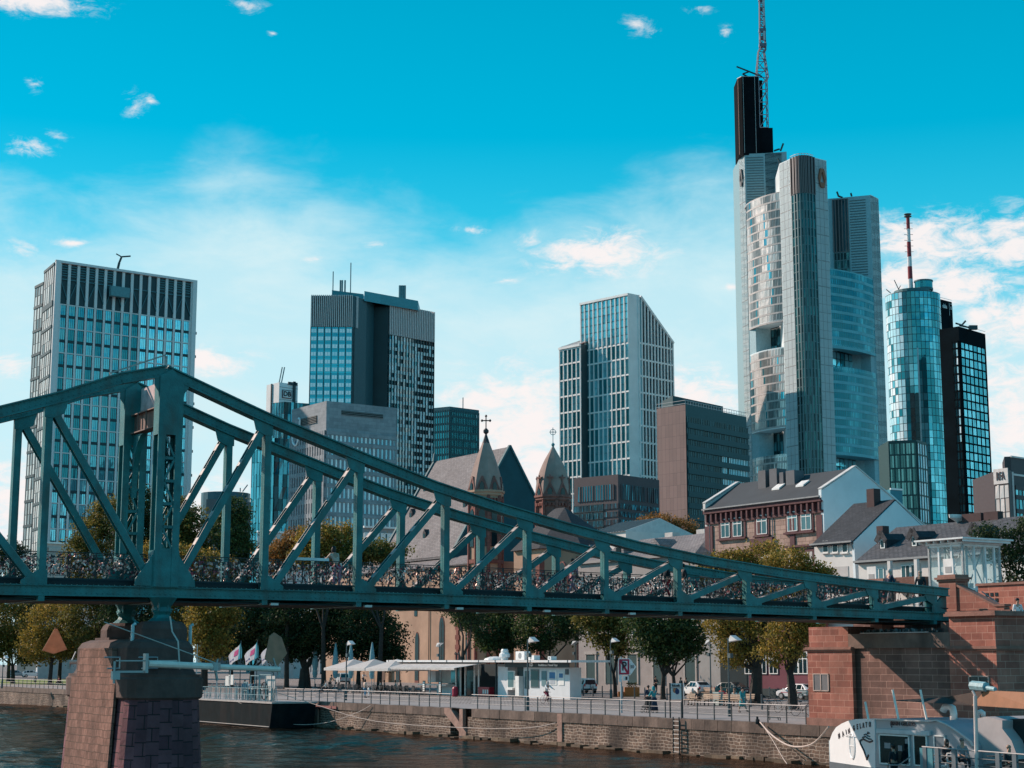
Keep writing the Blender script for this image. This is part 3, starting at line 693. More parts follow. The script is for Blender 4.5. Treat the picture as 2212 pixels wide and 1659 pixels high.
def tower_slope():
 Y = 720
 c = PY(1359, 633.4, Y); zt = c.z
 l = xy(PZ(1254.8, 655.4, zt)); c2 = xy(c)
 cr = xy(PZ(1377, 637, zt))
 # right face recedes; its far end is lower: choose the depth so that the plan is square
 dl = (c2 - l); el = dl.normalized(); nl = Vector((el.y, -el.x)); back = -nl
 k = 1.0
 for i in range(400):
  p = cr + back * (i * 0.25)
  if proj((p.x, p.y, 160))[0] > 1454.5 - 3: break
 far = p; zf = PY(1454.5, 740.6, far.y).z
 T = Tower('glass_tower', 'white gridded tower with diagonal cut roof, right of the church spires', (c2.x, c2.y, 0))
 wd = mat('slope_wall', (0.02, 0.05, 0.06), 0.5)
 cut0 = cr + (far - cr) * 0.06
 T.mb('wall', wd).prism([l, c2, cr, far, l + (far - cr)], 0, [zt - .3, zt - .3, zt - .3, zf, zf])
 zl = PY(1209, 752, l.y + 4).z
 ll = xy(PZ(1209, 752, zl)); lr = xy(PZ(1255, 743, zl)); zl2 = PY(1255, 716, lr.y + 30).z
 T.mb('wall', wd).prism([ll, lr, lr - nl * 40, ll - nl * 40], 0, zl)
 rf = T.mb('sloping_roof', mat('roof_rust', (0.30, 0.16, 0.15), 0.6)); rs = T.mb('roof_ribs', WHITE_FRAME)
 A, Bp = Vector((ll.x, ll.y, zl)), Vector((lr.x, lr.y, zl)); tb = Vector((-nl.x * 26, -nl.y * 26, PY(1255, 716, lr.y + 26).z - zl))
 rf.poly([A, Bp, Bp + tb]);
 for i in range(1, 6):
  q = A + (Bp - A) * (i / 6); rs.bar(q, q + tb * (i / 6), 0.5, 0.5)
 rs.bar(A, Bp + tb, 0.7, 0.7)
 mw, fw = 0.42, WHITE_FRAME
 m = 7.45; za = PY(1372, 738 + 593 - 593, Y).z       # level of the first transom below the crown
 za = PY(1372, 739, Y).z
 nr = int(za / m); base = za - nr * m
 av = lambda i, r: random.uniform(0.2, 0.75) + (0.3 if r < 9 else 0)
 T.facade(l, c2, base, za, 11, nr, G_TEAL, None, fw, mw=mw, md=0.5, th=0.7, td=0.4, hsub=2, tilt=0.03, aval=av)
 T.facade(l, c2, za, zt - 1.0, 11, 6, G_TEAL, None, fw, mw=mw, md=0.7, th=0.25, td=0.2, tilt=0.03, aval=av, tm=DARK_FRAME)
 zq = lambda: None
 zbl = PY(1209, 800, ll.y).z
 nl_ = int((zl - 1) / m); bl = zl - 1 - nl_ * m
 T.facade(ll, lr, bl, zl - 1, 5, nl_, G_TEAL, None, fw, mw=mw, md=0.5, th=0.7, td=0.4, hsub=2, tilt=0.03, aval=av)
 f = T.mb('frame', fw)
 f.para((c2.x, c2.y, 0), (cr.x - c2.x, cr.y - c2.y, 0), (nl.x * 1.0, nl.y * 1.0, 0), (0, 0, zt))
 f.para((l.x, l.y, zt - 1.0), (dl.x, dl.y, 0), (nl.x, nl.y, 0), (0, 0, 1.0))
 f.para((ll.x, ll.y, zl - 1.0), (lr.x - ll.x, lr.y - ll.y, 0), (nl.x, nl.y, 0), (0, 0, 1.0))
 top = lambda u: zt if u < 0.06 else zt + (zf - zt) * (u - 0.06) / 0.94
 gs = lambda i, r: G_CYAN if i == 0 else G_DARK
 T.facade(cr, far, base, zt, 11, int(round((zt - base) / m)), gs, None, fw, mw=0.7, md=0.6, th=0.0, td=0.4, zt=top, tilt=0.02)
 e2 = (far - cr).normalized(); n2 = Vector((e2.y, -e2.x)); L2 = (far - cr).length
 for r in range(nr + 1):
  z = base + r * m
  f.para((cr.x, cr.y, z), (e2.x * L2, e2.y * L2, 0), (n2.x * .5, n2.y * .5, 0), (0, 0, .8))
 s0 = cr + e2 * L2 * 0.06
 f.bar((s0.x + n2.x * .3, s0.y + n2.y * .3, zt - .5), (far.x + n2.x * .3, far.y + n2.y * .3, zf - .3), 1.2, 1.0)
 T.finish(cut=1020)
def tower_brown():
 Y = 450
 c = PY(1480.5, 873.7, Y); zt = c.z; l = xy(PZ(1418.5, 883, zt)); r = xy(PZ(1612, 901, zt)); c = xy(c)
 T = Tower('office_tower', 'brown panelled slab with dark banded windows beside the tallest tower', (c.x, c.y, 0))
 bm = bricks('brown_panel', (0.25, 0.16, 0.145), (0.30, 0.19, 0.17), (0.10, 0.07, 0.07), 1.35, 3.4, 0.03, 0.6, bump=0.1, offs=0.0, var=0.2, vs=0.03)
 T.mb('panel_wall', bm).prism([l, c, r, l + (r - c)], 0, zt)
 db = mat('band_dark', (0.006, 0.05, 0.06), 0.5, var=0.2)
 T.mb('wall', db).poly([(c.x - .02, c.y - .3, 0), (r.x, r.y - .3, 0), (r.x, r.y - .3, zt), (c.x - .02, c.y - .3, zt)])
 def gs(i, k): return G_PALE if i > 19 and k < 19 and random.random() < 0.93 else G_DARK  # light mirrored on the right part, painted as pale panes
 nr = 25
 T.facade(c, r, 0, zt - 3.3, 36, nr - 3, gs, None, db, mw=0.25, md=0.45, th=0.0, vgap=(0.5, 0.0), tilt=0.01, off=0.35)
 e = (r - c).normalized(); n = Vector((e.y, -e.x)); L = (r - c).length; b = T.mb('spandrel', db); rh = (zt - 3.3) / (nr - 3)
 for k in range(nr - 3): b.para((c.x, c.y, k * rh), (e.x * L, e.y * L, 0), (n.x * .8, n.y * .8, 0), (0, 0, rh * .48))
 rl = T.mb('roof_rail', mat('rail_pale', (0.45, 0.45, 0.45), 0.5))
 up = Vector((0, 0, 1))
 for z in (zt + .3, zt + 1.2):
  rl.bar((l.x, l.y, z), (c.x, c.y, z), .12, .12); rl.bar((c.x, c.y, z), (r.x, r.y, z), .12, .12)
 for i in range(24): q = c + (r - c) * (i / 24); rl.bar((q.x, q.y, zt), (q.x, q.y, zt + 1.2), .1, .1)
 ph = T.mb('roof_plant', mat('plant_dark', (0.01, 0.05, 0.06), 0.6)); m0 = c + (r - c) * 0.03 + (l - c) * 0.5
 ph.prism([m0, m0 + (r - c) * 0.82, m0 + (r - c) * 0.82 + Vector((-2, 10)), m0 + Vector((-2, 10))], zt, zt + 3.2)
 T.finish(cut=1150)
def block_brown_low():
 Y = 380
 c = PY(1334.9, 1024.6, Y); zt = c.z; l = xy(PZ(1239.5, 1033.6, zt)); r = xy(PZ(1424, 1037.0, zt)); c = xy(c)
 T = Tower('office_block', 'low dark brown office block behind the second church turret', (c.x, c.y, 0), 'office block')
 bm = mat('low_brown', (0.085, 0.062, 0.068), 0.7, var=0.1)
 T.mb('wall', bm).prism([l, c, r, l + (r - c)], 0, zt)
 zz = lambda y: PY(1335, y, Y).z
 G = glass('low_glass', (0.005, 0.04, 0.055), (0.08, 0.34, 0.42), 0.12, 0.5, thr=(0.2, 1))
 T.facade(l + (c - l) * 0.09, l + (c - l) * 0.91, zz(1078), zz(1045), 14, 1, G, None, bm, mw=.28, md=.2, th=0, tilt=.05)
 T.facade(c + (r - c) * 0.06, c + (r - c) * 0.64, zz(1078), zz(1045), 16, 1, G, None, bm, mw=.22, md=.2, th=0, tilt=.05)
 T.facade(c + (r - c) * 0.70, c + (r - c) * 0.96, zz(1078), zz(1045), 5, 1, G, None, bm, mw=.3, md=.2, th=0, tilt=.05)
 for k in range(5):
  y0 = 1098 + k * 17.4
  T.facade(l, l + (c - l) * 0.68, zz(y0 + 4), zz(y0 - 12), 22, 1, G, None, DARK_FRAME, mw=.15, md=.2, th=.2, tilt=.06)
  T.facade(l + (c - l) * 0.70, c, zz(y0), zz(y0 - 11), 10, 1, G, None, bm, mw=.15, md=.2, th=0, tilt=.06)
  T.facade(c + (r - c) * 0.02, c + (r - c) * 0.66, zz(y0), zz(y0 - 11), 20, 1, G, None, bm, mw=.15, md=.2, th=0, tilt=.06)
  T.facade(c + (r - c) * 0.70, c + (r - c) * 0.96, zz(y0), zz(y0 - 11), 7, 1, G, None, bm, mw=.2, md=.2, th=0, tilt=.05)
 T.finish(cut=1160)
def tower_main():
 """the tallest tower: three corner shafts, curved facades between them, sky gardens cut through"""
 T = Tower('skyscraper', 'tallest pale tower with curved glass facades, black stack and lattice antenna', (0, 0, 0))
 zc = PY(1730, 338, 700).z
 A = xy(PZ(1683, 354, zc)); Bq = xy(PZ(1708, 342.7, zc)); Cq = xy(PZ(1757.7, 340, zc)); D = xy(PZ(1785, 346.6, zc))
 T.o.location = (Bq.x, Bq.y, 0)
 pale = mat('tower_panel', (0.78, 0.86, 0.87), 0.35, var=0.06, vs=0.15)
 jm = mat('tower_joint', (0.28, 0.30, 0.31), 0.5)
 lou = mat('tower_louvre', (0.28, 0.44, 0.48), 0.5, rv=0.25)
 def arc(p, q, bulge, n=10):
  d = q - p; L = d.length; e = d / L; nn = Vector((e.y, -e.x)); out = []
  for i in range(n + 1):
   t = i / n; out.append(p + d * t + nn * bulge * 4 * t * (1 - t))
  return out
 def strip(pts, z0, z1, m, part='wall', o=0.0):
  w = T.mb(part, m)
  for p, q in zip(pts[:-1], pts[1:]):
   w.poly([(p.x, p.y, z0), (q.x, q.y, z0), (q.x, q.y, z1), (p.x, p.y, z1)])
 def panel_face(p, q, z0, z1, cols, rh=11.6):
  e = (q - p).normalized(); nn = Vector((e.y, -e.x)); L = (q - p).length
  strip([p, q], z0, z1, pale); j = T.mb('panel_joints', jm)
  z = z1 - rh
  while z > z0: j.para((p.x, p.y, z), (e.x * L, e.y * L, 0), (nn.x * .06, nn.y * .06, 0), (0, 0, .35)); z -= rh
  z = z1 - rh / 3
  while z > z0: j.para((p.x, p.y, z), (e.x * L, e.y * L, 0), (nn.x * .03, nn.y * .03, 0), (0, 0, .12)); z -= rh / 3
  for i in range(1, cols): j.para((p.x + e.x * L * i / cols, p.y + e.y * L * i / cols, z0), (e.x * .15, e.y * .15, 0), (nn.x * .05, nn.y * .05, 0), (0, 0, z1 - z0))
 backv = Vector((2, 26))
 # centre shaft
 nose = arc(Bq, Cq, 4.2, 8)
 T.mb('wall', pale).prism([A, Bq] + nose[1:-1] + [Cq, D, D + backv, A + backv], 0, zc - 0.3)
 panel_face(A, Bq, 0, zc, 3); panel_face(Cq, D, 0, zc, 3)
 gz = zc - 17
 gd = glass('nose_glass', (0.004, 0.03, 0.035), (0.05, 0.20, 0.20), 0.1, 0.4, thr=(0.3, 1.1))
 k = 0
 fr = mat('nose_frame', (0.12, 0.20, 0.21), 0.4)
 crb = mat('crown_bar', (0.15, 0.12, 0.12), 0.4)
 nrn = int(gz / 3.9)
 for i in range(8):
  p, q = nose[i], nose[i + 1]
  T.facade(p, q, gz - nrn * 3.9, gz, 1, nrn, gd, None, fr, mw=.32, md=.35, th=.22, td=.25, tilt=.04)
  T.facade(p, q, gz, zc, 1, 1, G_DARK, None, crb, mw=.5, md=.6, th=.3, td=.3, tilt=0)
 # corner shafts
 zl = PY(1608, 331, 738).z
 a1 = xy(PZ(1595.5, 340, zl)); a2 = xy(PZ(1608, 331, zl)); a3 = xy(PZ(1652, 329.5, zl)); a4 = xy(PZ(1688, 327, zl)); a5 = xy(PZ(1699, 326, zl))
 T.mb('wall', lou).prism([a1, a2, a3, a4, a5, a5 + Vector((0, 20)), a1 + Vector((0, 20))], 0, zl - .3)
 panel_face(a1, a2, 0, zl, 2)
 lv = T.mb('louvres', mat('louvre_line', (0.10, 0.16, 0.18), 0.5))
 def louvres(p, q, z0, z1, st_=1.25):
  e = (q - p); L = e.length; e = e / L; nn = Vector((e.y, -e.x)); z = z0
  while z < z1: lv.para((p.x + e.x * .08 * L, p.y + e.y * .08 * L, z), (e.x * L * .84, e.y * L * .84, 0), (nn.x * .25, nn.y * .25, 0), (0, 0, .4)); z += st_
 louvres(a2, a3, zl - 80, zl - 2)
 T.mb('dark_panel', mat('dark_shaft', (0.02, 0.03, 0.035), 0.6)).prism([a3, a4, a4 + Vector((0, 3)), a3 + Vector((0, 3))], 60, zl - .5)
 zr = PY(1879.6, 420, 728).z
 b0 = xy(PZ(1789, 428, zr)); b1 = xy(PZ(1879.6, 420, zr)); b2 = xy(PZ(1897.6, 429, zr))
 T.mb('wall', lou).prism([b0, b1, b2, b2 + Vector((0, 22)), b0 + Vector((0, 22))], 0, zr - .3)
 panel_face(b1, b2, 0, zr, 3)
 eb = (b1 - b0); w0, w1 = b0 + eb * 0.09, b0 + eb * 0.47
 louvres(w1, b1 - eb * 0.08, zr - 70, zr - 2)
 T.facade(w0, w1, zr - 26, zr - 1, 5, 1, G_DARK, None, crb, mw=.5, md=.5, th=.3, td=.3, tilt=0)
 T.facade(w0, w1, zr - 73, zr - 26, 5, 12, gd, None, fr, mw=.35, md=.3, th=.35, td=.25, tilt=.03)
 # curved facades, sunlit left and shaded right put into their colours
 zf = PY(1683, 399.5, 700).z
 f0 = xy(PZ(1612.3, 443.4, zf)); f1 = A + Vector((0.4, 1.0))
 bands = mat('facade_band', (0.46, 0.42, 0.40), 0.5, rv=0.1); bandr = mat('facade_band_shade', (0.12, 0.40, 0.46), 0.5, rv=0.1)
 def curved(p, q, bulge, ztop, gardens, gsel, bm, nseg, sub):
  pts = arc(p, q, bulge, nseg); rh = 3.9; nr = int(ztop / rh); base = ztop - nr * rh
  mid = (p + q) / 2; e = (q - p).normalized(); nn = Vector((e.y, -e.x))
  inner = [x - nn * 9 for x in pts]
  def in_garden(z):
   for g0, g1 in gardens:
    if g0 - .1 < z + rh / 2 < g1 + .1: return True
   return False
  b = T.mb('facade_bands', bm); bh_ = .75 if bm is bands else 1.3
  for i in range(nseg):
   u, v = pts[i], pts[i + 1]; d = v - u; L = d.length; ee = d / L; n2 = Vector((ee.y, -ee.x))
   for r in range(nr):
    z = base + r * rh
    if in_garden(z): continue
    b.para((u.x - n2.x * .6, u.y - n2.y * .6, z), (d.x, d.y, 0), (n2.x * .72, n2.y * .72, 0), (0, 0, bh_))
    for k in range(sub):
     x0 = L * k / sub + .12; x1 = L * (k + 1) / sub - .12
     P = [Vector((u.x + ee.x * x + n2.x * .02, u.y + ee.y * x + n2.y * .02, zz)) for x, zz in ((x0, z + bh_ + .05), (x1, z + bh_ + .05), (x1, z + rh - .05), (x0, z + rh - .05))]
     T.pane(P, gsel(i * sub + k, r, nseg * sub, nr), min(1, max(0, .32 + .4 * math.sin((i * sub + k) * .33 + r * .19 + 1.5 * math.sin(r * .37)) + random.uniform(-.22, .22))), .02, (n2.x, n2.y, 0))
   w = T.mb('facade_core', DARK_FRAME)
   zs = [base]
   for g0, g1 in sorted(gardens): zs += [g0, g1]
   zs.append(ztop)
   for k in range(0, len(zs), 2): w.poly([(u.x - n2.x * .1, u.y - n2.y * .1, zs[k]), (v.x - n2.x * .1, v.y - n2.y * .1, zs[k]), (v.x - n2.x * .1, v.y - n2.y * .1, zs[k + 1]), (u.x - n2.x * .1, u.y - n2.y * .1, zs[k + 1])])
  for g0, g1 in gardens:
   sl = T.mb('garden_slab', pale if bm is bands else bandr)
   for zz in (g0 - .6, g1 - .1):
    sl.prism(pts + inner[::-1], zz, zz + .7, bottom=True)
   sidep = p if bm is bands else q
   T.mb('garden_reveal', lou).prism([inner[0] if bm is bands else inner[-1], sidep, sidep + e * (4.5 if bm is bands else -4.5), (inner[0] if bm is bands else inner[-1]) + e * (4.5 if bm is bands else -4.5)], g0, g1)
   n = max(3, int((g1 - g0) / 3.2))
   T.facade(inner[0], inner[-1], g0, g1, 11, n, G_CYAN if bm is bandr else G_MIX, None, DARK_FRAME, mw=.3, md=.4, th=.3, td=.3, tilt=.12)
  T.mb('roof_slab', bm).prism(pts + [q + Vector((0, 20)), p + Vector((0, 20))], ztop - .2, ztop + .5)
 zz = lambda x, y, Y: PY(x, y, Y).z
 gl = [(zz(1650, 752, 715), zz(1650, 694, 715)), (zz(1650, 985, 715), zz(1650, 925, 715))]
 def gsl(i, r, n, nr):
  if math.sin(i * .5 + r * .23) + random.uniform(-.3, .3) > 1.05: return G_CYAN
  return G_WARM if r > 5 and not (i < 5 and r < nr - 20 and r < 31) else G_MIX
 curved(f0, f1, 2.2, zf, gl, gsl, bands, 10, 3)
 zg = PY(1796, 579, 705).z
 g0 = D + Vector((-.2, 1.2)); g1 = xy(PZ(1887.7, 606, zg))
 grr = [(zz(1840, 800, 715), zz(1840, 752, 715)), (zz(1840, 1040, 715), zz(1840, 985, 715))]
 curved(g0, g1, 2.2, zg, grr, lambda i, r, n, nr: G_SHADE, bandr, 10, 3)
 # black stack with open lattice on its right edge
 Ys = 742
 q0 = PY(1592.4, 172, Ys); zs = q0.z; sx = lambda x: xy(PZ(x, 170, zs))
 blk = T.mb('stack', mat('stack_black', (0.006, 0.008, 0.011), 0.9, var=0.3, vs=0.2, spec=.05))
 s0, s1, s2, s3 = sx(1592.4), sx(1600), sx(1636), sx(1655)
 dd = Vector((0, 12))
 blk.prism([s0, s1 - Vector((0, 3)), s2 - Vector((0, 3)), s2 + dd, s0 + dd], zl - 1, zs)
 zq = PY(1650, 280.7, Ys).z
 s4 = sx(1662) + Vector((0.6, 0)); blk.prism([s2 - Vector((0, 2)), s4 - Vector((0, 2)), s4 + dd, s2 + dd], zl - 1, zq)
 blk.prism([s2 + Vector((0, 2)), s2 + Vector((2.6, 2)), s2 + dd + Vector((2.6, 0)), s2 + dd], zq, zs)
 ed = T.mb('stack_edge', mat('edge_rust', (0.35, 0.16, 0.10), 0.5)); edw = T.mb('stack_trim', mat('edge_pale', (0.35, 0.36, 0.36), 0.5))
 ed.bar((s0.x + .4, s0.y - .5, zl), (s0.x + .4, s0.y - .5, zs - .5), .9, .5)
 for x in (s1.x + .6, s2.x - 1.8): edw.bar((x, s1.y - 3.1, zl), (x, s1.y - 3.1, zs), .22, .2)
 for p, q in ((s0, s1 - Vector((0, 3))), (s1 - Vector((0, 3)), s2 - Vector((0, 3)))): edw.bar((p.x, p.y, zs), (q.x, q.y, zs), .3, .3)
 lat = T.mb('lattice', mat('lattice_grey', (0.32, 0.30, 0.34), 0.5)); nb = 4; x0, x1 = s2.x + .2, s2.x + 4.2; yy = s2.y - 2.6
 for i in range(nb):
  za = zq + (zs - zq) * i / nb; zb = zq + (zs - zq) * (i + 1) / nb
  for y_ in (yy, yy + 5):
   lat.bar((x0, y_, za), (x1, y_, za), .35, .35); lat.bar((x1, y_, za), (x1, y_, zb), .35, .35); lat.bar((x0, y_, za), (x0, y_, zb), .35, .35)
   lat.bar((x0, y_, za), (x1, y_, zb), .3, .3)
  lat.bar((x1, yy, za), (x1, yy + 5, zb), .3, .3); lat.bar((x1, yy, za), (x1, yy + 5, za), .3, .3)
 # antenna
 an = T.mb('antenna', mat('antenna_grey', (0.16, 0.15, 0.20), 0.5)); ax = PY(1650, 168, Ys).x; ay = s2.y + 1
 zt = PY(1648, -40, Ys).z; zm = PY(1649, 110, Ys).z
 def lattice(mb, cx, cy, w0, w1, z0, z1, n, t=.35):
  for i in range(n):
   ua, ub = i / n, (i + 1) / n; wa = w0 + (w1 - w0) * ua; wb = w0 + (w1 - w0) * ub; za = z0 + (z1 - z0) * ua; zb = z0 + (z1 - z0) * ub
   ca = [(cx + sx_ * wa / 2, cy + sy_ * wa / 2, za) for sx_, sy_ in ((-1, -1), (1, -1), (1, 1), (-1, 1))]
   cb = [(cx + sx_ * wb / 2, cy + sy_ * wb / 2, zb) for sx_, sy_ in ((-1, -1), (1, -1), (1, 1), (-1, 1))]
   for k in range(4):
    mb.bar(ca[k], cb[k], t, t); mb.bar(ca[k], cb[(k + 1) % 4], t * .7, t * .7); mb.bar(ca[k], ca[(k + 1) % 4], t * .7, t * .7)
 lattice(an, ax - 1.0, ay, 5.4, 2.6, zs, zm, 3, .4); lattice(an, ax - .2, ay, 2.6, 1.7, zm, zt, 12, .42)
 for i, (y, w_) in enumerate(((70, 3.2), (86, 2.8), (102, 3.4), (3, 2.8), (24, 2.0))):
  z = PY(1649, y, Ys).z; an.box((ax - .2, ay, z), w_, w_ * .8, 1.5)
 wp = T.mb('antenna_panel', mat('antenna_white', (0.55, 0.55, 0.58), 0.5))
 for y in (40, 18, 58, 90): wp.box((ax + .4, ay - 1.6, PY(1649, y, Ys).z), .9, .5, 4.5)
 crn = T.mb('roof_crane', mat('crane_dark', (0.02, 0.05, 0.06)))
 p = PY(1610, 170, Ys); crn.tube([p, p + Vector((8, 0, 1)), p + Vector((-4, 0, 6))][1:], .4, 5); p2 = PY(1604, 160, Ys); crn.tube([p2, PY(1618, 155, Ys)], .4, 5); crn.tube([p2, PY(1617, 167, Ys)], .4, 5)
 for x, y, x2, y2, Y_ in ((1686, 326, 1692, 310, 738), (1672, 326, 1684, 322, 738), (1812, 425, 1808, 414, 728), (1812, 424, 1820, 427, 728), (1840, 424, 1838, 417, 728), (1684, 350, 1681, 342, 712)):
  crn.tube([PY(x, y, Y_), PY(x2, y2, Y_)], .45, 5)
 rr = T.mb('roof_rail', mat('rail_pale', (0.45, 0.45, 0.45)))
 for i in range(len(nose) - 1): p, q = nose[i], nose[i + 1]; rr.bar((p.x, p.y + 1, zc + 1.2), (q.x, q.y + 1, zc + 1.2), .2, .2); rr.bar((p.x, p.y + 1, zc - .5), (p.x, p.y + 1, zc + 1.2), .15, .15)
 # six-sided emblems
 def emblem(p, q, u, z, w, h, m):
  e = (q - p).normalized(); nn = Vector((e.y, -e.x)); L = (q - p).length
  g = T.mb('emblem', m); f3 = lambda a, b, o=.3: Vector((p.x + e.x * (L * u + a) + nn.x * o, p.y + e.y * (L * u + a) + nn.y * o, z + b))
  out = [(-.5, 0), (-.25, .5), (.25, .5), (.5, 0), (.25, -.5), (-.25, -.5)]; inn = [(-.28, -.22), (0, .34), (.28, -.22)]
  ii = [(-.28, -.22), (-.05, .30), (.05, .30), (.28, -.22), (.12, -.25), (-.12, -.25)]
  for k in range(6):
   j = (k + 1) % 6
   g.extrude([f3(out[k][0] * w, out[k][1] * h), f3(out[j][0] * w, out[j][1] * h), f3(ii[j][0] * w, ii[j][1] * h), f3(ii[k][0] * w, ii[k][1] * h)], Vector((nn.x, nn.y, 0)) * .5)
 emblem(Cq, D, .55, PY(1773, 384, 703).z, 4.6, 8.6, mat('emblem_rust', (0.30, 0.10, 0.04), 0.5))
 emblem(a1, a2, .5, PY(1602, 380, 738).z, 3.2, 8.0, mat('emblem_dark', (0.10, 0.09, 0.09), 0.5))
 for pts, m, avv in T.panes: pass
 T.finish(cut=1000)
def tower_round():
 Y = 830; ztop = PY(1971, 634, Y).z; cx0 = PY(1912, 900, Y).x; cx1 = PY(2030, 900, Y).x
 cxx = PY(1971, 634, Y + 14).x; rad = 13.9
 zt = PY(1971, 640, Y + 14).z
 T = Tower('round_tower', 'round blue glass tower with red and white banded mast', (cxx, Y + 14, 0))
 cc = Vector((cxx, Y + 14)); n = 40; ring = [cc + Vector((math.cos(a), math.sin(a))) * rad for a in [math.tau * i / n for i in range(n)]]
 T.mb('wall', DARK_FRAME).prism(ring, 0, zt)
 nr = 50; rh = zt / nr
 for i in range(n):
  p, q = ring[i], ring[(i + 1) % n]
  mid = (p + q) / 2 - cc
  if mid.y > 4: continue
  # a: left, b: right seen from outside
  an = math.degrees(math.atan2(mid.x, -mid.y))
  def gs(c, r, an=an):  # lit left side painted in with pale panes
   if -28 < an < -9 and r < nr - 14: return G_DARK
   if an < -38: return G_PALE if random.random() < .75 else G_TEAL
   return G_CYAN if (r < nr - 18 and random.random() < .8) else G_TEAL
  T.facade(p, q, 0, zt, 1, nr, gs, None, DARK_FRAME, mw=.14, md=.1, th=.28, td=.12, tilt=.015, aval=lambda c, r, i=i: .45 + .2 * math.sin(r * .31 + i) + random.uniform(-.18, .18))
 st_ = T.mb('stripe', mat('stripe_pale', (0.5, 0.6, 0.62), 0.4))
 a_ = R(-98); st_.box((cc.x + math.cos(a_) * (rad + .3), cc.y + math.sin(a_) * (rad + .3), 60), .7, .4, zt - 90)
 pl = T.mb('roof_plant', mat('plant_teal2', (0.04, 0.14, 0.16), 0.5)); pl.lathe((cc.x, cc.y, zt), [(9.6, 0), (9.6, 2.5)], 24)
 pl.lathe((cc.x + 5.5, cc.y - 2, zt + 2.5), [(4.8, 0), (4.8, 1.2)], 20)
 gl = T.mb('roof_pavilion', G_TEAL); gl.lathe((cc.x + 5.5, cc.y - 2, zt + 3.7), [(4.6, 0), (4.6, 3.4)], 20); pl.lathe((cc.x + 5.5, cc.y - 2, zt + 7.1), [(4.9, 0), (4.9, .7)], 20)
 # banded mast
 Ym = Y + 14; zb = zt + 2; zm = PY(1963, 470, Ym).z; pos = cc + Vector((-.8, 0)); bounds = [470, 495, 523, 555, 576, 603, 627, 660]
 rd = mat('mast_red', (0.26, 0.008, 0.02), 0.5); wh = mat('mast_white', (0.7, 0.68, 0.68), 0.5)
 zs = [PY(1966, y, Ym).z for y in bounds]
 for k in range(len(zs) - 1):
  lo = max(zs[k + 1], zb - 4)
  if lo > zs[k]: continue
  T.mb('mast_band_red' if k % 2 == 0 else 'mast_band_white', rd if k % 2 == 0 else wh).lathe((pos.x, pos.y, lo), [(.95 + .08 * k, 0), (.93 + .07 * k, zs[k] - lo)], 10)
 tp = T.mb('mast_ring', mat('crane_dark', (0.02, 0.05, 0.06)))
 for dz in (0.4, 1.6): tp.lathe((pos.x, pos.y, zs[0] + dz), [(2.0, 0), (2.0, .3)], 10)
 for k in range(6): z = zs[0] - 3 - k * 3.1; tp.bar((pos.x - 2.3, pos.y, z), (pos.x + 2.3, pos.y, z), .2, .2)
 for dx, dz in ((-9, 3), (-7, 6), (-12, 1)): tp.bar((cc.x + dx, cc.y - 3, zt + 1), (cc.x + dx + random.uniform(-3, 3), cc.y - 3, zt + dz + 2), .35, .35)
 T.finish(cut=1040)
 # dark square tower behind with the lettering
 Yb = Y + 40; T = Tower('office_tower', 'black slab with white elaba lettering behind the round tower', (0, 0, 0))
 z = PY(2030, 645, Yb).z; l = xy(PZ(2026, 645, z)); r = xy(PZ(2056, 652.5, z)); T.o.location = (l.x, l.y, 0)
 bk = mat('slab_black', (0.004, 0.010, 0.014), 0.9, var=0.3, vs=.1, spec=.05); T.mb('wall', bk).prism([l - Vector((8, -5)), l, r, r + Vector((4, 14)), l + Vector((-8, 20))], 0, z)
 e = (r - l).normalized(); nn = Vector((e.y, -e.x)); wl = mat('letter_white', (0.85, 0.85, 0.83), 0.5)
 f3 = lambda u, zz_, o=.25: (l.x + e.x * u + nn.x * o, l.y + e.y * u + nn.y * o, zz_)
 L = (r - l).length; zz_ = PY(2040, 658.5, Yb).z
 text_mesh('elaba', 3.3, wl, T.o, 'lettering', f3(L * .44, zz_), (e.x, e.y, 0), Z3, .05, sx=.62, bold=.03)
 text_mesh('s', 3.6, wl, T.o, 'lettering', f3(L * .90, zz_ + .1), (e.x, e.y, 0), Z3, .05, sx=.8, bold=.05)
 b = T.mb('sign_bar', wl); b.para(f3(L * .76, zz_ - 4.5), (e.x * .18, e.y * .18, 0), (nn.x * .1, nn.y * .1, 0), (0, 0, 7)); b.para(f3(L * .885, zz_ + 1.7), (e.x * .6, e.y * .6, 0), (nn.x * .1, nn.y * .1, 0), (0, 0, .6))
 rl = T.mb('roof_rail', mat('rail_pale', (0.45, 0.45, 0.45)))
 rl.bar((l.x, l.y, z + 1), (r.x, r.y, z + 1), .15, .15)
 T.finish()
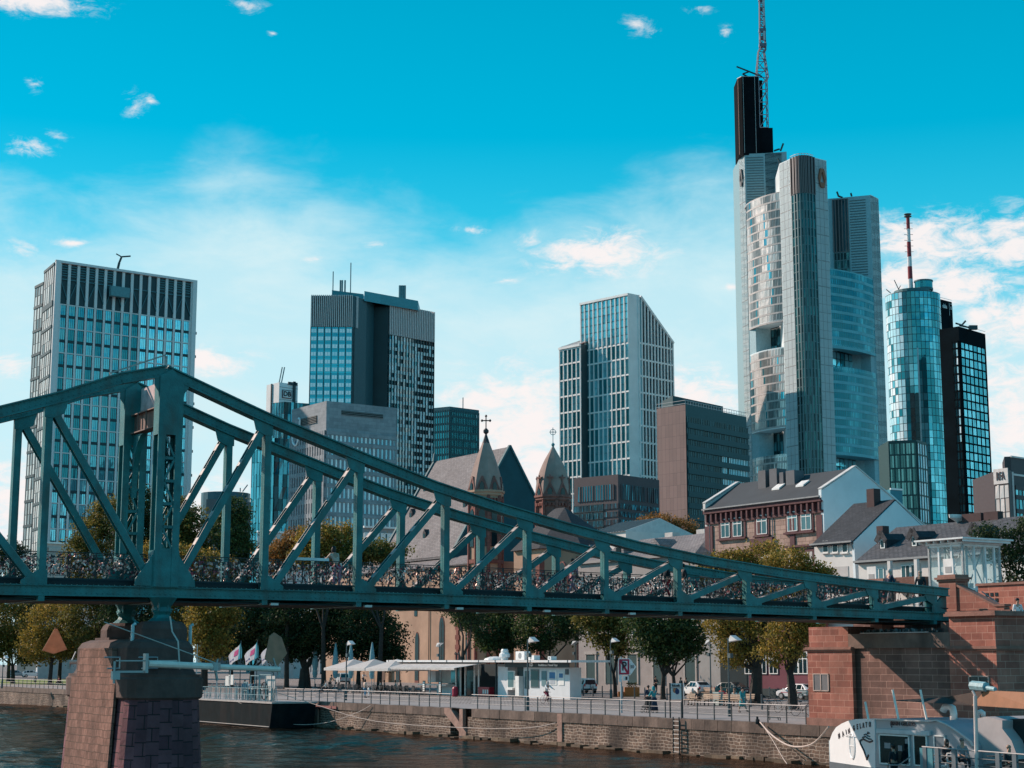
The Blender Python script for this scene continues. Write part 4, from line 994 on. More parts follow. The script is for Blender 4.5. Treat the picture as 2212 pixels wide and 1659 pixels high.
def tower_black():
 Y = 780; T = Tower('office_tower', 'black tower with cyan gridded right face, right of the round tower', (0, 0, 0))
 c = PY(2070.6, 704.8, Y); z = c.z; c = xy(c); l = xy(PZ(2029, 711.7, z)); r = xy(PZ(2128.4, 721.7, z)); T.o.location = (c.x, c.y, 0)
 bk = mat('slab_black', (0.006, 0.014, 0.02), 0.5)
 T.mb('wall', bk).prism([l, c, r, l + (r - c)], 0, z)
 nr = 36; zb = z - 7; rh = 4.15; nr = int(zb / rh); base = zb - nr * rh
 T.facade(c + (r - c) * .03, r - (r - c) * .04, base, zb, 6, nr, G_CYAN, None, bk, mw=.55, md=.3, th=.75, td=.25, sub=2, tilt=.03, aval=lambda i, k: random.uniform(.2, .8))
 T.facade(l + (c - l) * .62, c - (c - l) * .04, base, zb, 2, nr, lambda i, k: G_PALE if i == 1 and k > nr - 14 and random.random() < .8 else G_DARK, None, bk, mw=.6, md=.2, th=.9, td=.2, tilt=.03)
 rl = T.mb('roof_rail', mat('rail_pale', (0.45, 0.45, 0.45))); rl.bar((c.x, c.y, z + 1.2), (r.x, r.y, z + 1.2), .15, .15)
 cr = T.mb('roof_crane', mat('crane_dark', (0.02, 0.05, 0.06)))
 for a, b in (((2072, 703), (2104, 710)), ((2078, 702), (2064, 698)), ((2078, 702), (2086, 693))): cr.tube([PY(*a, Y + 6), PY(*b, Y + 6)], .45, 5)
 cr.box(PY(2102, 712, Y + 6), 4, 2, 2)
 T.finish(cut=1110)
def glass_cylinder():
 Y = 500; T = Tower('office_block', 'green gridded glass block in front of the round tower', (0, 0, 0), 'office block')
 c = PY(1979.6, 950, Y); z = c.z; c = xy(c); l = xy(PZ(1918.8, 952.5, z)); r = xy(PZ(2001, 956, z)); T.o.location = (c.x, c.y, 0)
 fm = mat('green_frame', (0.01, 0.05, 0.05), 0.5); g = glass('green_glass', (0.05, 0.13, 0.12), (0.30, 0.45, 0.40), 0.15, 0.4)
 T.mb('wall', fm).prism([l, c, r, r + Vector((0, 14)), l + Vector((0, 14))], 0, z)
 rh = 4.15; nr = int((z - .5) / rh); b0 = z - .5 - nr * rh
 T.facade(l, c, b0, z - .5, 5, nr, g, None, fm, mw=.42, md=.3, th=.45, td=.25, sub=2, tilt=.03)
 T.facade(c, r, b0, z - .5, 4, nr, G_PALE, None, fm, mw=.35, md=.3, th=.45, td=.25, sub=1, tilt=.03)
 T.finish(cut=1130)
 T2 = Tower('office_block', 'small plain teal block behind the white gable', (0, 0, 0), 'office block')
 p = PY(1923, 1056, 300); q = xy(PZ(1949, 1058, p.z)); T2.o.location = (p.x, p.y, 0)
 tm = mat('plain_teal', (0.03, 0.20, 0.26), 0.6); T2.mb('wall', tm).prism([xy(p), q, q + Vector((1, 8)), xy(p) + Vector((0, 8))], 0, p.z); T2.mb('roof_edge', WHITE_FRAME).bar(p, (q.x, q.y, p.z), .3, .3)
 T2.finish()
def tower_far_right():
 Y = 420; T = Tower('office_block', 'office block with RFA rooftop letters at the right edge', (0, 0, 0), 'office block')
 c = PY(2184, 1000, Y); c = xy(c); z = PY(2184, 986, Y).z
 zl = PY(2149, 1016, Y).z; l = xy(PY(2147, 1016, Y + 1)); m = xy(PY(2178, 1010, Y - 3)); r = xy(PY(2250, 1000, Y + 10)); T.o.location = (c.x, c.y, 0)
 br = mat('far_brown', (0.06, 0.045, 0.05), 0.6); wh = mat('far_white', (0.62, 0.58, 0.56), 0.5)
 T.mb('wall', br).prism([l, m, c + Vector((.2, 0)), r, r + Vector((0, 20)), l + Vector((0, 20))], 0, zl - .2)
 rw = T.mb('roof_storey', br); rw.prism([c + Vector((-1.5, .5)), c + Vector((0, 0)), r, r + Vector((0, 15)), xy(PY(2165, 1000, Y + 14))], zl - 1, z)
 T.mb('roof_edge', wh).bar((c.x, c.y - .1, z), (r.x, r.y - .1, z), .4, .4); T.mb('roof_edge', wh).bar((c.x, c.y - .1, z - 4.6), (r.x, r.y - .1, z - 4.6), .4, .5)
 rh = 3.55; nr = 18; zb = zl - 3.8
 T.facade(l, m, zb - nr * rh, zb, 3, nr, glass('lit_pane', (0.6, 0.52, 0.48), (0.8, 0.72, 0.68), .3, .2), None, br, mw=.14, md=.2, th=.18, td=.15, tilt=.03)
 T.facade(c + Vector((.6, .1)), r, zb - nr * rh, zb, 8, nr, G_TEAL, None, br, mw=.3, md=.2, th=1.1, td=.4, tilt=.04)
 T.mb('corner_pier', wh).box((c.x, c.y, 0), .8, .8, z - 4)
 e = (m - l).normalized(); nn = Vector((e.y, -e.x)); s_ = T.mb('sign_board', wh); s_.para((l.x + nn.x * .1, l.y + nn.y * .1, zl - 3.6), (m.x - l.x, m.y - l.y, 0), (nn.x * .2, nn.y * .2, 0), (0, 0, 3.9))
 L = (m - l).length; text_mesh('RFA', 2.9, mat('letter_dark', (0.02, 0.01, 0.02)), T.o, 'lettering', (l.x + e.x * L * .5 + nn.x * .4, l.y + e.y * L * .5 + nn.y * .4, zl - 1.7), (e.x, e.y, 0), Z3, .05, sx=.55, bold=.06)
 T.finish(cut=1150)
 # far low blocks on the left, seen between the trees
 T = Tower('office_block', 'low dark round-topped office block with cranes far behind the left trees', (0, 0, 0), 'office block')
 p = PY(480, 1062, 700); T.o.location = (p.x, p.y, 0); T.mb('wall', mat('far_teal', (0.03, 0.10, 0.13), .4)).lathe((p.x, p.y + 9, 0), [(10.5, 0), (10.5, p.z - .01)], 20)
 q = PY(450, 1078, 690); T.mb('wall', mat('far_block', (0.10, 0.11, 0.12), .6)).box((q.x + 6, q.y + 6, 0), 14, 10, q.z)
 q = PY(520, 1084, 690); T.mb('wall', mat('far_block', (0.10, 0.11, 0.12), .6)).box((q.x + 5, q.y + 6, 0), 9, 10, q.z)
 kr = T.mb('roof_crane', mat('mast_steel', (0.1, 0.22, 0.25)))
 kr.bar(PY(524, 1062, 700), PY(535, 1047, 700), .4, .4); kr.bar(PY(519, 1062, 700), PY(519, 1054, 700), .4, .4)
 T.finish()
def low_blocks():
 for lab, x0, x1, y, Y, col, nc, yb, yt in (('pale low block with small windows between the left trees and the tower foot', 95, 168, 1172, 330, (.5, .46, .44), 7, 1182, 1190), ('pale modern block with balcony rail behind the orange autumn tree', 556, 640, 1148, 330, (.55, .55, .55), 8, 1160, 1172), ('grey house front with tall windows left of the church roof', 786, 868, 1138, 310, (.30, .31, .32), 6, 1150, 1176)):
  T = Tower('low_building', lab, (0, 0, 0), 'building'); p = PY(x0, y, Y); q = PY(x1, y + 2, Y + 4); T.o.location = (p.x, p.y, 0); m = mat('low_%d' % x0, col, .8, var=.1); a, b = xy(p), xy(q)
  T.mb('wall', m).prism([a, b, b + Vector((1, 12)), a + Vector((1, 12))], 0, p.z); zb_, zt_ = PY(x0, yt, Y).z, PY(x0, yb, Y).z
  for k in range(3): T.facade(a, b, zb_ - k * 3.6, zt_ - k * 3.6, nc, 1, G_DARK if x0 < 700 else G_MIX, None, WHITE_FRAME if x0 > 700 else m, mw=1.0, md=.15, th=.15, td=.1, tilt=.02)
  T.mb('roof_edge', WHITE_FRAME).bar((a.x, a.y - .2, p.z), (b.x, b.y - .2, p.z), .5, .35); T.finish(cut=1200)
low_blocks(); tower_left(); tower_euro(); tower_stone(); tower_db(); tower_teal(); tower_slope(); tower_brown(); block_brown_low(); tower_main(); tower_round(); tower_black(); glass_cylinder(); tower_far_right()
# ================================================================= ground, water, quay
PATH_M = mat('path_asphalt', (0.30, 0.27, 0.26), 0.9, var=0.12, vs=0.4, bump=0.1)
COBBLE = bricks('cobbles', (0.26, 0.23, 0.22), (0.36, 0.32, 0.30), (0.14, 0.12, 0.11), 0.35, 0.28, 0.03, 0.9, bump=0.5, vs=0.15, var=0.3, warp=0.05)
def setting():
 g = MB(); w0 = S_QUAY + 0.02
 P = lambda s, t, z: W(s, t, z)
 g.poly([P(w0 + 6, -200, 0), P(w0 + 6, 900, 0), P(3500, 3500, 0), P(3500, -2500, 0)])
 struct(g, 'ground', COBBLE)
 g = MB(); g.poly([P(w0, -200, 0.004), P(w0, 900, 0.004), P(w0 + 6.2, 900, 0.004), P(w0 + 6.2, -200, 0.004)]); struct(g, 'path', PATH_M)
 g = MB(); g.poly([P(w0 + 30, 80, 0.008), P(w0 + 30, 420, 0.008), P(w0 + 38, 420, 0.008), P(w0 + 38, 80, 0.008)]); struct(g, 'road', mat('road_asphalt', (0.07, 0.07, 0.075), 0.9, bump=.1))
 g = MB(); a = PZ(-200, 1478, 0); b = PZ(172, 1479, 0); c = PZ(172, 1468, 0); d = PZ(-200, 1468, 0)
 g.poly([(v.x, v.y, 0.012) for v in (a, b, c, d)]); struct(g, 'lawn', mat('lawn_green', (0.16, 0.20, 0.03), 0.95, var=0.3, vs=.5, bump=.3))
 # water, deeply rippled
 m = bpy.data.materials.new('river_water'); m.use_nodes = True; nt = m.node_tree; N = nt.nodes; L = nt.links; p = N['Principled BSDF']
 p.inputs['Base Color'].default_value = (0.010, 0.010, 0.008, 1); p.inputs['Roughness'].default_value = 0.06; p.inputs['IOR'].default_value = 1.33
 gm = N.new('ShaderNodeNewGeometry'); hs = None
 for sx, sy, sc, am in ((1, .8, 2.4, .5), (1, .8, 6.0, 0.25)):
  mp = N.new('ShaderNodeMapping'); mp.inputs['Scale'].default_value = (0.55 * sx, 1.25 * sy, 1); L.new(gm.outputs['Position'], mp.inputs[0])
  n = N.new('ShaderNodeTexNoise'); n.inputs['Scale'].default_value = sc; n.inputs['Detail'].default_value = 3; n.inputs['Distortion'].default_value = 0.6; L.new(mp.outputs[0], n.inputs['Vector'])
  mu = N.new('ShaderNodeMath'); mu.operation = 'MULTIPLY'; mu.inputs[1].default_value = am; L.new(n.outputs[0], mu.inputs[0])
  if hs is None: hs = mu.outputs[0]
  else:
   ad = N.new('ShaderNodeMath'); ad.operation = 'ADD'; L.new(hs, ad.inputs[0]); L.new(mu.outputs[0], ad.inputs[1]); hs = ad.outputs[0]
 b = N.new('ShaderNodeBump'); b.inputs['Strength'].default_value = 1.0; b.inputs['Distance'].default_value = 0.1; L.new(hs, b.inputs['Height']); L.new(b.outputs[0], p.inputs['Normal'])
 p.inputs['Roughness'].default_value = 1; p.inputs['Specular IOR Level'].default_value = 0
 gl = N.new('ShaderNodeBsdfGlossy'); gl.inputs['Color'].default_value = (0.66, 0.52, 0.45, 1); gl.inputs['Roughness'].default_value = 0.07; L.new(b.outputs[0], gl.inputs['Normal'])
 fr = N.new('ShaderNodeFresnel'); fr.inputs['IOR'].default_value = 1.33; L.new(b.outputs[0], fr.inputs['Normal'])
 ms = N.new('ShaderNodeMixShader'); L.new(fr.outputs[0], ms.inputs[0]); L.new(p.outputs[0], ms.inputs[1]); L.new(gl.outputs[0], ms.inputs[2]); L.new(ms.outputs[0], N['Material Output'].inputs[0])
 import numpy as np
 rg = np.random.default_rng(5); xs = np.arange(-72, 34, .42); ys = np.arange(82, 225, .42); X, Y = np.meshgrid(xs, ys); Zw = np.zeros_like(X)
 for i in range(44):
  lam = 1.15 * (4.6 / 1.15) ** rg.random(); an = rg.normal(1.15, .8); kx, ky = math.cos(an) * math.tau / lam, math.sin(an) * math.tau / lam; Zw += .0048 * lam * np.sin(kx * X + ky * Y + rg.random() * 6.28)
 Zw *= .55 + .45 * np.sin(X * .11 + 1.3 * np.sin(Y * .05)) * np.sin(Y * .09 + X * .03)
 nx, ny = len(xs), len(ys); V = np.stack([X, Y, WATER_Z + Zw], -1).reshape(-1, 3); idx = np.arange(nx * ny).reshape(ny, nx); Fq = np.stack([idx[:-1, :-1], idx[:-1, 1:], idx[1:, 1:], idx[1:, :-1]], -1).reshape(-1, 4)
 o0 = W(w0 + .4, 0, 0); keep = (V[Fq[:, 0], 0] - o0.x) * U.x + (V[Fq[:, 0], 1] - o0.y) * U.y < 0; Fq = Fq[keep]
 base = [P(w0 + 1, -400, WATER_Z - .16), P(w0 + 1, 1500, WATER_Z - .16), P(-400, 1500, WATER_Z - .16), P(-400, -400, WATER_Z - .16)]
 me = bpy.data.meshes.new('river'); me.from_pydata(V.tolist() + [tuple(b_) for b_ in base], [], Fq.tolist() + [[len(V) + k for k in range(4)]]); me.polygons.foreach_set('use_smooth', [True] * len(me.polygons)); me.materials.append(m); me.update()
 ro = bpy.data.objects.new('river', me); C.objects.link(ro); tag(ro, kind='structure')
 # quay wall: stone courses under a band of big coping blocks
 qb = bricks('quay_stone', (0.085, 0.058, 0.046), (0.20, 0.13, 0.095), (0.42, 0.33, 0.27), 0.55, 0.2, 0.026, 0.9, stain=((0.028, 0.022, 0.02), 0.3, 0.92), bump=0.9, squash=0.7, freq=3, warp=0.3, var=0.6, vs=0.5)
 cp = mat('coping_stone', (0.15, 0.105, 0.085), 0.9, var=0.35, vs=1.2, bump=0.6, bs=5, stain=((0.05, 0.035, 0.03), 0.8, 0.7), rv=0.25)
 q = MB(); st0 = 46.4
 rocks = MB()
 def seg(t0, t1):
  q.para(W(S_QUAY, t0, -3), U3 * 1.2, Q3 * (t1 - t0), Z3 * (3 - 0.62))
 seg(-40, st0 - 2.0); seg(st0 + 0.6, 420)
 o = thing('quay_wall', 'rough stone quay wall with weathered coping along the river', 'wall', W(S_QUAY, 0, WATER_Z))
 q.build('masonry', qb, o)
 c = MB(); t = -40.0; random.seed(3)
 while t < 420:
  l = random.uniform(1.1, 1.8) if t < 130 else 6
  if not (st0 - 2.2 < t + l / 2 < st0 + 0.6):
   c.para(W(S_QUAY - 0.05 - random.uniform(0, .03), t, -0.62), U3 * 0.7, Q3 * (l - 0.03), Z3 * (0.62 + random.uniform(0, 0.015)))
  t += l
 c.build('coping', cp, o)
 r = MB(); t = -12.0
 while t < 150:
  h = random.uniform(.05, .25); r.para(W(S_QUAY - random.uniform(.25, .7), t, WATER_Z - .3), U3 * .9, Q3 * random.uniform(.5, 1.6), Z3 * (.3 + h)); t += random.uniform(.8, 1.7)
 r.build('footing', mat('foot_stone', (0.13, 0.09, 0.06), 0.9, var=.4, bump=.7, rv=.4), o)
 bt = MB(); bt.para(W(S_QUAY - .12, 70, -3), U3 * .3, Q3 * .8, Z3 * 2.8); bt.para(W(S_QUAY - .12, 118, -3), U3 * .3, Q3 * .5, Z3 * 2.9); bt.para(W(S_QUAY - .10, 31.6, -3), U3 * .3, Q3 * .55, Z3 * 2.95); bt.para(W(S_QUAY - .10, 45.0, -3), U3 * .3, Q3 * .5, Z3 * 2.95); bt.build('pilaster', mat('pil_stone', (0.33, 0.20, 0.16), 0.9, var=.3, bump=.4), o)
 # river stairs let into the wall
 stp = MB()
 for k in range(10): stp.para(W(S_QUAY + .05, st0 + .5 - (k + 1) * .26, -0.1 - .22 * (k + 1)), U3 * 1.5, Q3 * .27, Z3 * .16)
 stp.para(W(S_QUAY + 1.4, st0 - 2.3, -3), U3 * .3, Q3 * 3, Z3 * 2.99)
 stp.build('stairs', mat('stair_stone', (0.10, 0.075, 0.065), 0.9, var=.3), o)
 ck = MB(); A = lambda t, z, s=-.12: W(S_QUAY + s, t, z)
 ck.extrude([A(st0 + 1.4, 0.0), A(st0 + .5, 0.0), A(st0 - 1.9, -1.75), A(st0 - 1.9, -2.3), A(st0 - .9, -2.3), A(st0 - .9, -1.75), A(st0 + 1.4, -.4)], U3 * .45)
 ck.build('stair_cheek', mat('pil_stone', (0.33, 0.20, 0.16)), o)
 # ladders
 lm = mat('ladder_dark', (0.02, 0.03, 0.035), 0.6, var=.2); lr = mat('ladder_pale', (0.55, 0.5, 0.46), .6)
 for (x, nm) in ((2570, 'black iron ladder down the quay wall near the abutment'), (1148, 'narrow rusty ladder on the quay wall beside the landing barge')):
  p = PS(x / 1.7505, 1560, S_QUAY); tt = st(p)[1]
  lo = thing('quay_ladder', nm, 'ladder', W(S_QUAY - .25, tt, WATER_Z))
  b = MB(); w_ = .3 if x > 2000 else .22
  for d_ in (-w_, w_): b.bar(W(S_QUAY - .28, tt + d_, -2.6), W(S_QUAY - .28, tt + d_, .12), .07, .07)
  b.build('side_rail', lm, lo); b = MB()
  for k in range(9): b.bar(W(S_QUAY - .28, tt - w_, -2.3 + k * .27), W(S_QUAY - .28, tt + w_, -2.3 + k * .27), .05, .05)
  b.build('rungs', lr, lo)
 # railing on the quay: posts, top rail and two thin rails
 rail_m = mat('rail_steel', (0.40, 0.38, 0.37), 0.6, 0.2, var=.1); post_m = mat('post_steel', (0.05, 0.075, 0.085), 0.5)
 def railing(t0, t1, step, label, gap=None):
  ro = thing('quay_railing', label, 'railing', W(S_QUAY + .35, (t0 + t1) / 2, 0)); pb = []
  k = 0; t = t0
  while t <= t1 + .01:
   q_ = MB(); q_.box(W(S_QUAY + .35, t, 0.0), .07, .05, 1.02, (U.x, U.y, 0), (Q.x, Q.y, 0)); pb.append(q_); t += step
  for q_ in pb[:100]: q_.build('post', post_m, ro)
  a, b = W(S_QUAY + .35, t0, 0), W(S_QUAY + .35, t1, 0)
  h = MB(); h.tube([a + Z3 * 1.05, b + Z3 * 1.05], .028, 6); h.build('handrail', rail_m, ro)
  h = MB(); h.tube([a + Z3 * .70, b + Z3 * .70], .018, 4); h.tube([a + Z3 * .38, b + Z3 * .38], .018, 4); h.build('wires', rail_m, ro)
 railing(7.3, 18.0, 1.65, 'steel quay railing between the iron ladder and the abutment')
 railing(18.8, 44.4, 1.65, 'steel quay railing by the no-mooring sign and the cyclist')
 railing(47.6, 78.0, 1.65, 'steel quay railing in front of the white parasols, up to the barge')
 railing(108, 240, 1.9, 'steel quay railing on the far left quay before the parked cars')
setting()
# ================================================================= the iron footbridge
IRON = mat('bridge_iron', (0.016, 0.165, 0.172), 0.45, 0.0, var=0.30, vs=1.6, spec=0.45, stain=((0.06, 0.055, 0.042), 1.6, 0.6), bump=0.25, bs=14)
IRON_L = mat('batten_lit', (0.42, 0.36, 0.34), 0.6, var=0.3, vs=6)  # sunlit top faces of the iron put into a pale colour
DECKM = mat('deck_dark', (0.008, 0.022, 0.028), 0.7, var=0.2)
PANEL = 5.073 * 0.882
BW = 4.2
def interp(tab, x):
 if x <= tab[0][0]: return tab[0][1] + (tab[1][1] - tab[0][1]) / (tab[1][0] - tab[0][0]) * (x - tab[0][0])
 for (a, b), (c, d) in zip(tab[:-1], tab[1:]):
  if x <= c: return b + (d - b) * (x - a) / (c - a)
 (a, b), (c, d) = tab[-2], tab[-1]; return d + (d - b) / (c - a) * (x - c)
CAMB = [(-40, 6.58), (-7, 6.60), (0, 6.63), (9, 6.62), (16, 6.585), (22, 6.52), (31, 6.44), (36, 6.38), (46, 6.25)]
TOP = [(k * .882, EYE + (z - 3.5) * .882) for k, z in [(-60, 10.3), (-45, 9.6), (-32, 9.9), (-20, 11.7), (-12, 13.6), (-7.93, 14.72), (-5.26, 15.61), (-2.48, 16.73), (-.28, 17.29), (3.5, 15.95), (4.91, 15.46), (9.52, 14.06), (10.79, 13.68), (14.5, 12.62), (18.69, 11.65), (23, 10.80), (27.46, 10.02), (32.5, 9.35), (38.18, 8.80), (44.5, 8.35), (50.26, 8.07), (52.04, 7.98)]]
zb = lambda s: interp(CAMB, s)
ztp = lambda s: interp(TOP, s)
END_S = 45.9
def bridge():
 br = thing('iron_footbridge', 'teal riveted iron footbridge with tall portal crossing the river', 'bridge', W(0, 0, 6.2))
 nodes = [k * PANEL for k in range(0, 11)]; nodes[0] = 0.0
 left = [-(PANEL * 1.13) * k for k in range(1, 9)]
 allS = sorted(nodes + left)
 rv = MB()
 for ti, t in enumerate((0.0, BW)):
  P = lambda s, z, o=0.0: W(s, t + o, z)
  bc = MB(); tc = MB()
  ss = [x * 1.0 for x in range(-40, 46, 3)] + [END_S]
  for a, b in zip(ss[:-1], ss[1:]):
   bc.ibeam(P(a, zb(a) - .22), P(b, zb(b) - .22), .46, .44, th=.05, web=.55)
  tp = [s for s, z in TOP if s > -41]; fine = []
  for a, b in zip(tp[:-1], tp[1:]):
   fine.append(a)
   if b - a > 2.5: fine.append((a + b) / 2)
  fine.append(tp[-1])
  for a, b in zip(fine[:-1], fine[1:]):
   pa, pb = P(a, ztp(a) - .24), P(b, ztp(b) - .24)
   tc.ibeam(pa, pb, .56, .47, th=.06, web=.62)
  bc.build('bottom_chord', IRON, br); tc.build('top_chord', IRON, br)
  # posts and diagonals, each one a part
  for s in allS:
   if abs(s) < .1 or s < -33: continue
   z0, z1 = zb(s) - .05, ztp(s) - .42
   v = MB(); wv = .30 if s < 20 else .27
   v.bar(P(s, z0), P(s, z1), .05, wv, U3); v.bar(P(s, z0, -.16), P(s, z1, -.16), .05, wv * .9, U3); v.bar(P(s, z0, .16), P(s, z1, .16), .05, wv * .9, U3)
   v.bar(P(s - wv / 2 + .02, z0), P(s - wv / 2 + .02, z1), .34, .03, U3); v.bar(P(s + wv / 2 - .02, z0), P(s + wv / 2 - .02, z1), .34, .03, U3)
   v.build('post', IRON, br)
   g = MB(); hh = min(.62, (z1 - z0) * .4); sg = 1 if s > 0 else -1
   g.extrude([P(s - .2 * sg, z0 + .05, -.2), P(s + .85 * sg, z0 + .05, -.2), P(s + .85 * sg, z0 + .2, -.2), P(s + .5 * sg, z0 + .42 * hh / .62, -.2), P(s + .18 * sg, z0 + hh, -.2), P(s - .2 * sg, z0 + hh, -.2)], Q3 * .03)
   g.build('gusset', IRON, br); g = MB()
   g.extrude([P(s - .75 * sg, ztp(s - .75 * sg) - .46, -.2), P(s + .2 * sg, ztp(s + .2 * sg) - .46, -.2), P(s + .2 * sg, z1 - .55, -.2), P(s - .15 * sg, z1 - .55, -.2), P(s - .6 * sg, z1 - .35, -.2)], Q3 * .03)
   g.build('gusset', IRON, br)
  seq = nodes
  def diag(sb, stp_, zb_, zt_):
   d = MB(); p0, p1 = P(sb, zb_), P(stp_, zt_)
   for o in (-.15, .15): d.bar(p0 + Q3 * o, p1 + Q3 * o, .03, .28)
   d.bar(p0, p1, .30, .03)
   d.build('diagonal', IRON, br)
   dv = (p1 - p0); L = dv.length; e = dv / L; up = e.cross(Q3); up = -up if up.z < 0 else up
   b = MB()
   n = max(2, int(L / 1.25))
   for k in range(n):
    u = L * (k + .5) / n; b.para(p0 + e * (u - .17) + up * .135 - Q3 * .17, e * .34, Q3 * .34, up * .012)
   for o in (-.155, .125): b.para(p0 + e * .2 + up * .142 + Q3 * o, e * (L - .4), Q3 * .03, up * .01)
   b.build('batten_plates', IRON_L, br)
  for a, b in zip(nodes[:-1], nodes[1:]):
   sa = a + (.55 if a == 0 else .45); sb_ = b - .15
   if ztp(b) - zb(b) < 1.5 and b > 44: pass
   diag(sa, sb_, zb(sa) + .15, ztp(sb_) - .60)
  lf = sorted(left)
  for a, b in zip(lf, lf[1:] + [0.0]):
   if a < -33: continue
   diag(b - (.55 if b == 0 else .35), a + .15, zb(b) + .15, ztp(a) - .62)
  # end plate
  e = MB(); s = END_S; e.extrude([P(s - 1.6, zb(s)), P(s, zb(s)), P(s, ztp(s) - .4), P(s - .35, ztp(s) - .5), P(s - .4, zb(s) + .9), P(s - .75, zb(s) + .55), P(s - 1.1, zb(s) + .9), P(s - 1.15, ztp(s - 1) - .45), P(s - 1.6, ztp(s - 1.6) - .5)], Q3 * .12); e.build('end_plate', IRON, br)
  # portal column: twin latticed legs below a plated head
  c = MB(); zt_ = ztp(0) - .35; zh = zt_ - 2.5; z0 = zb(0)
  hw = .53
  for o in (-hw + .16, hw - .16):
   for q in (-.28, .28): c.bar(P(o, z0, q), P(o, zh, q), .08, .30, U3)
   c.bar(P(o, z0), P(o, zh), .5, .05, U3)
  zz = z0 + 1.5; k = 0
  while zz < zh - .2:
   for q in (-.29, .29):
    c.bar(P(-hw + .3, zz, q), P(hw - .3, zz, q), .03, .12); z2 = min(zz + .95, zh)
    c.bar(P((-hw + .3) * (1 if k % 2 else -1), zz, q), P((hw - .3) * (1 if k % 2 else -1), z2, q), .03, .09)
   zz += .95; k += 1
  c.build('portal_column', IRON, br)
  h = MB(); h.box(P(0, z0 - .02), 1.12, .60, 1.5, U3, Q3); h.build('column_foot', IRON, br)
  h = MB(); h.extrude([P(-hw, zh, -.31), P(hw, zh, -.31), P(hw, ztp(hw) - .42, -.31), P(0, zt_ + .28, -.31), P(-hw, ztp(-hw) - .42, -.31)], Q3 * .62); h.build('column_head', IRON, br)
  g = MB()
  for sg in (-1, 1):
   g.extrude([P(sg * hw, z0 + .02, -.26), P(sg * (hw + .78), z0 + .02, -.26), P(sg * (hw + .74), z0 + .3, -.26), P(sg * hw, z0 + 1.35, -.26)], Q3 * .04); g.build('gusset', IRON, br); g = MB()
   g.extrude([P(sg * hw, zt_ - 1.0, -.26), P(sg * (hw + .05), zt_ - .7, -.26), P(sg * (hw + .22), zt_ - .46, -.26), P(sg * (hw + .22), ztp(sg * (hw + .22)) - .4, -.26), P(sg * hw, ztp(sg * hw) - .4, -.26)], Q3 * .04); g.build('gusset', IRON, br); g = MB()
  # peak strap
  pk = MB(); pk.bar(P(-2.6, ztp(-2.6) + .12), P(-.25, ztp(-.25) + .45), .12, .06); pk.bar(P(-.2, ztp(0)), P(-.2, ztp(0) + .5), .1, .1)
  pk.build('inspection_rail', IRON_L, br)
  # bearing
  b = MB(); c0 = P(0, 0); b.lathe((c0.x, c0.y, zb(0) - 1.13), [(.34, 0), (.42, .12), (.36, .3), (.62, .69)], 8)
  b.lathe((c0.x, c0.y, zb(0) - 1.75), [(.95, 0), (.9, .12), (.38, .5), (.33, .62)], 10)
  b.box((c0.x, c0.y, zb(0) - .95), .75, .5, .06, U3, Q3)
  for o in (-.26, .12): b.box(P(o, zb(0) - .98), .06, .75, .55, U3, Q3)
  b.build('bearing', IRON, br)
  rvt = MB(); s = -14.0
  while s < 45.5:
   for z, o in ((zb(s) - .12, -.145), (zb(s) - .34, -.145), (ztp(s) - .14, -.19), (ztp(s) - .36, -.19), (zb(s) - .01, -.25)): rvt.box(P(s, z, o), .035, .03, .035, U3, Q3)
   s += .22
  rvt.build('rivets', IRON, br)
  # handrail, lattice and padlocks
  o = .42 if ti == 0 else -.42
  rl = MB(); zr0 = lambda s: zb(s) + .34;
  for a, b_ in zip(ss[:-1], ss[1:]):
   if b_ > 45.5: b_ = 45.5
   rl.bar(P(a, zr0(a) + .98, o), P(b_, zr0(b_) + .98, o), .06, .035); rl.bar(P(a, zr0(a) + .90, o), P(b_, zr0(b_) + .90, o), .02, .02); rl.bar(P(a, zr0(a) + .06, o), P(b_, zr0(b_) + .06, o), .03, .02)
  s = -39.5
  while s < 45.6:
   rl.bar(P(s, zr0(s), o), P(s, zr0(s) + 1.0, o), .045, .045); s += 1.15
  # scrollwork
  s = -12.0
  while s < 45.4:
   for q in (0, .5):
    cen = P(s + q, zr0(s) + .42, o); pts = [cen + U3 * (.20 * math.cos(a)) + Z3 * (.34 * math.sin(a)) for a in [math.pi * (1.5 + 1.2 * i / 6) * (1 if q else -1) for i in range(7)]]
    rl.tube(pts, .012, 3, cap=False)
   rl.bar(P(s + .55, zr0(s), o), P(s + .55, zr0(s) + .9, o), .015, .015)
   s += 1.15
  rl.build('railing', mat('railing_iron', (0.012, 0.02, 0.024), 0.5), br)
  lk = MB(); random.seed(11 + ti)
  s = -13.0
  while s < 45.3:
   dens = 1.0 if s < 34 else max(.25, 1 - (s - 34) / 15)
   for k in range(8 if s < 34 else int(8 * dens)):
    z = zr0(s) + .06 + random.betavariate(1.6, 1.3) * .82; c0 = P(s + random.uniform(0, .16), z, o + random.uniform(-.07, .07))
    a = random.uniform(-.9, .9); ux = (U3 * math.cos(a) + Z3 * math.sin(a)); uz = (-U3 * math.sin(a) + Z3 * math.cos(a))
    w_ = random.uniform(.035, .085); h_ = random.uniform(.06, .12)
    lk.para(c0 - ux * w_ / 2, ux * w_, (Q3 + U3 * random.uniform(-1, 1)).normalized() * .03, uz * h_, m=random.choice((0, 0, 1, 1, 2, 3, 3, 3)))
   s += .16
  tag(lk.build('love_locks', [mat('lock_steel', (0.46, 0.36, 0.35), .35, .5, rv=.6), mat('lock_brass', (0.46, 0.25, 0.21), .4, .5, rv=.5), mat('lock_red', (0.30, 0.03, 0.06), .5, rv=.5), mat('lock_dark', (0.03, 0.03, 0.035), .5)], br), kind='stuff')
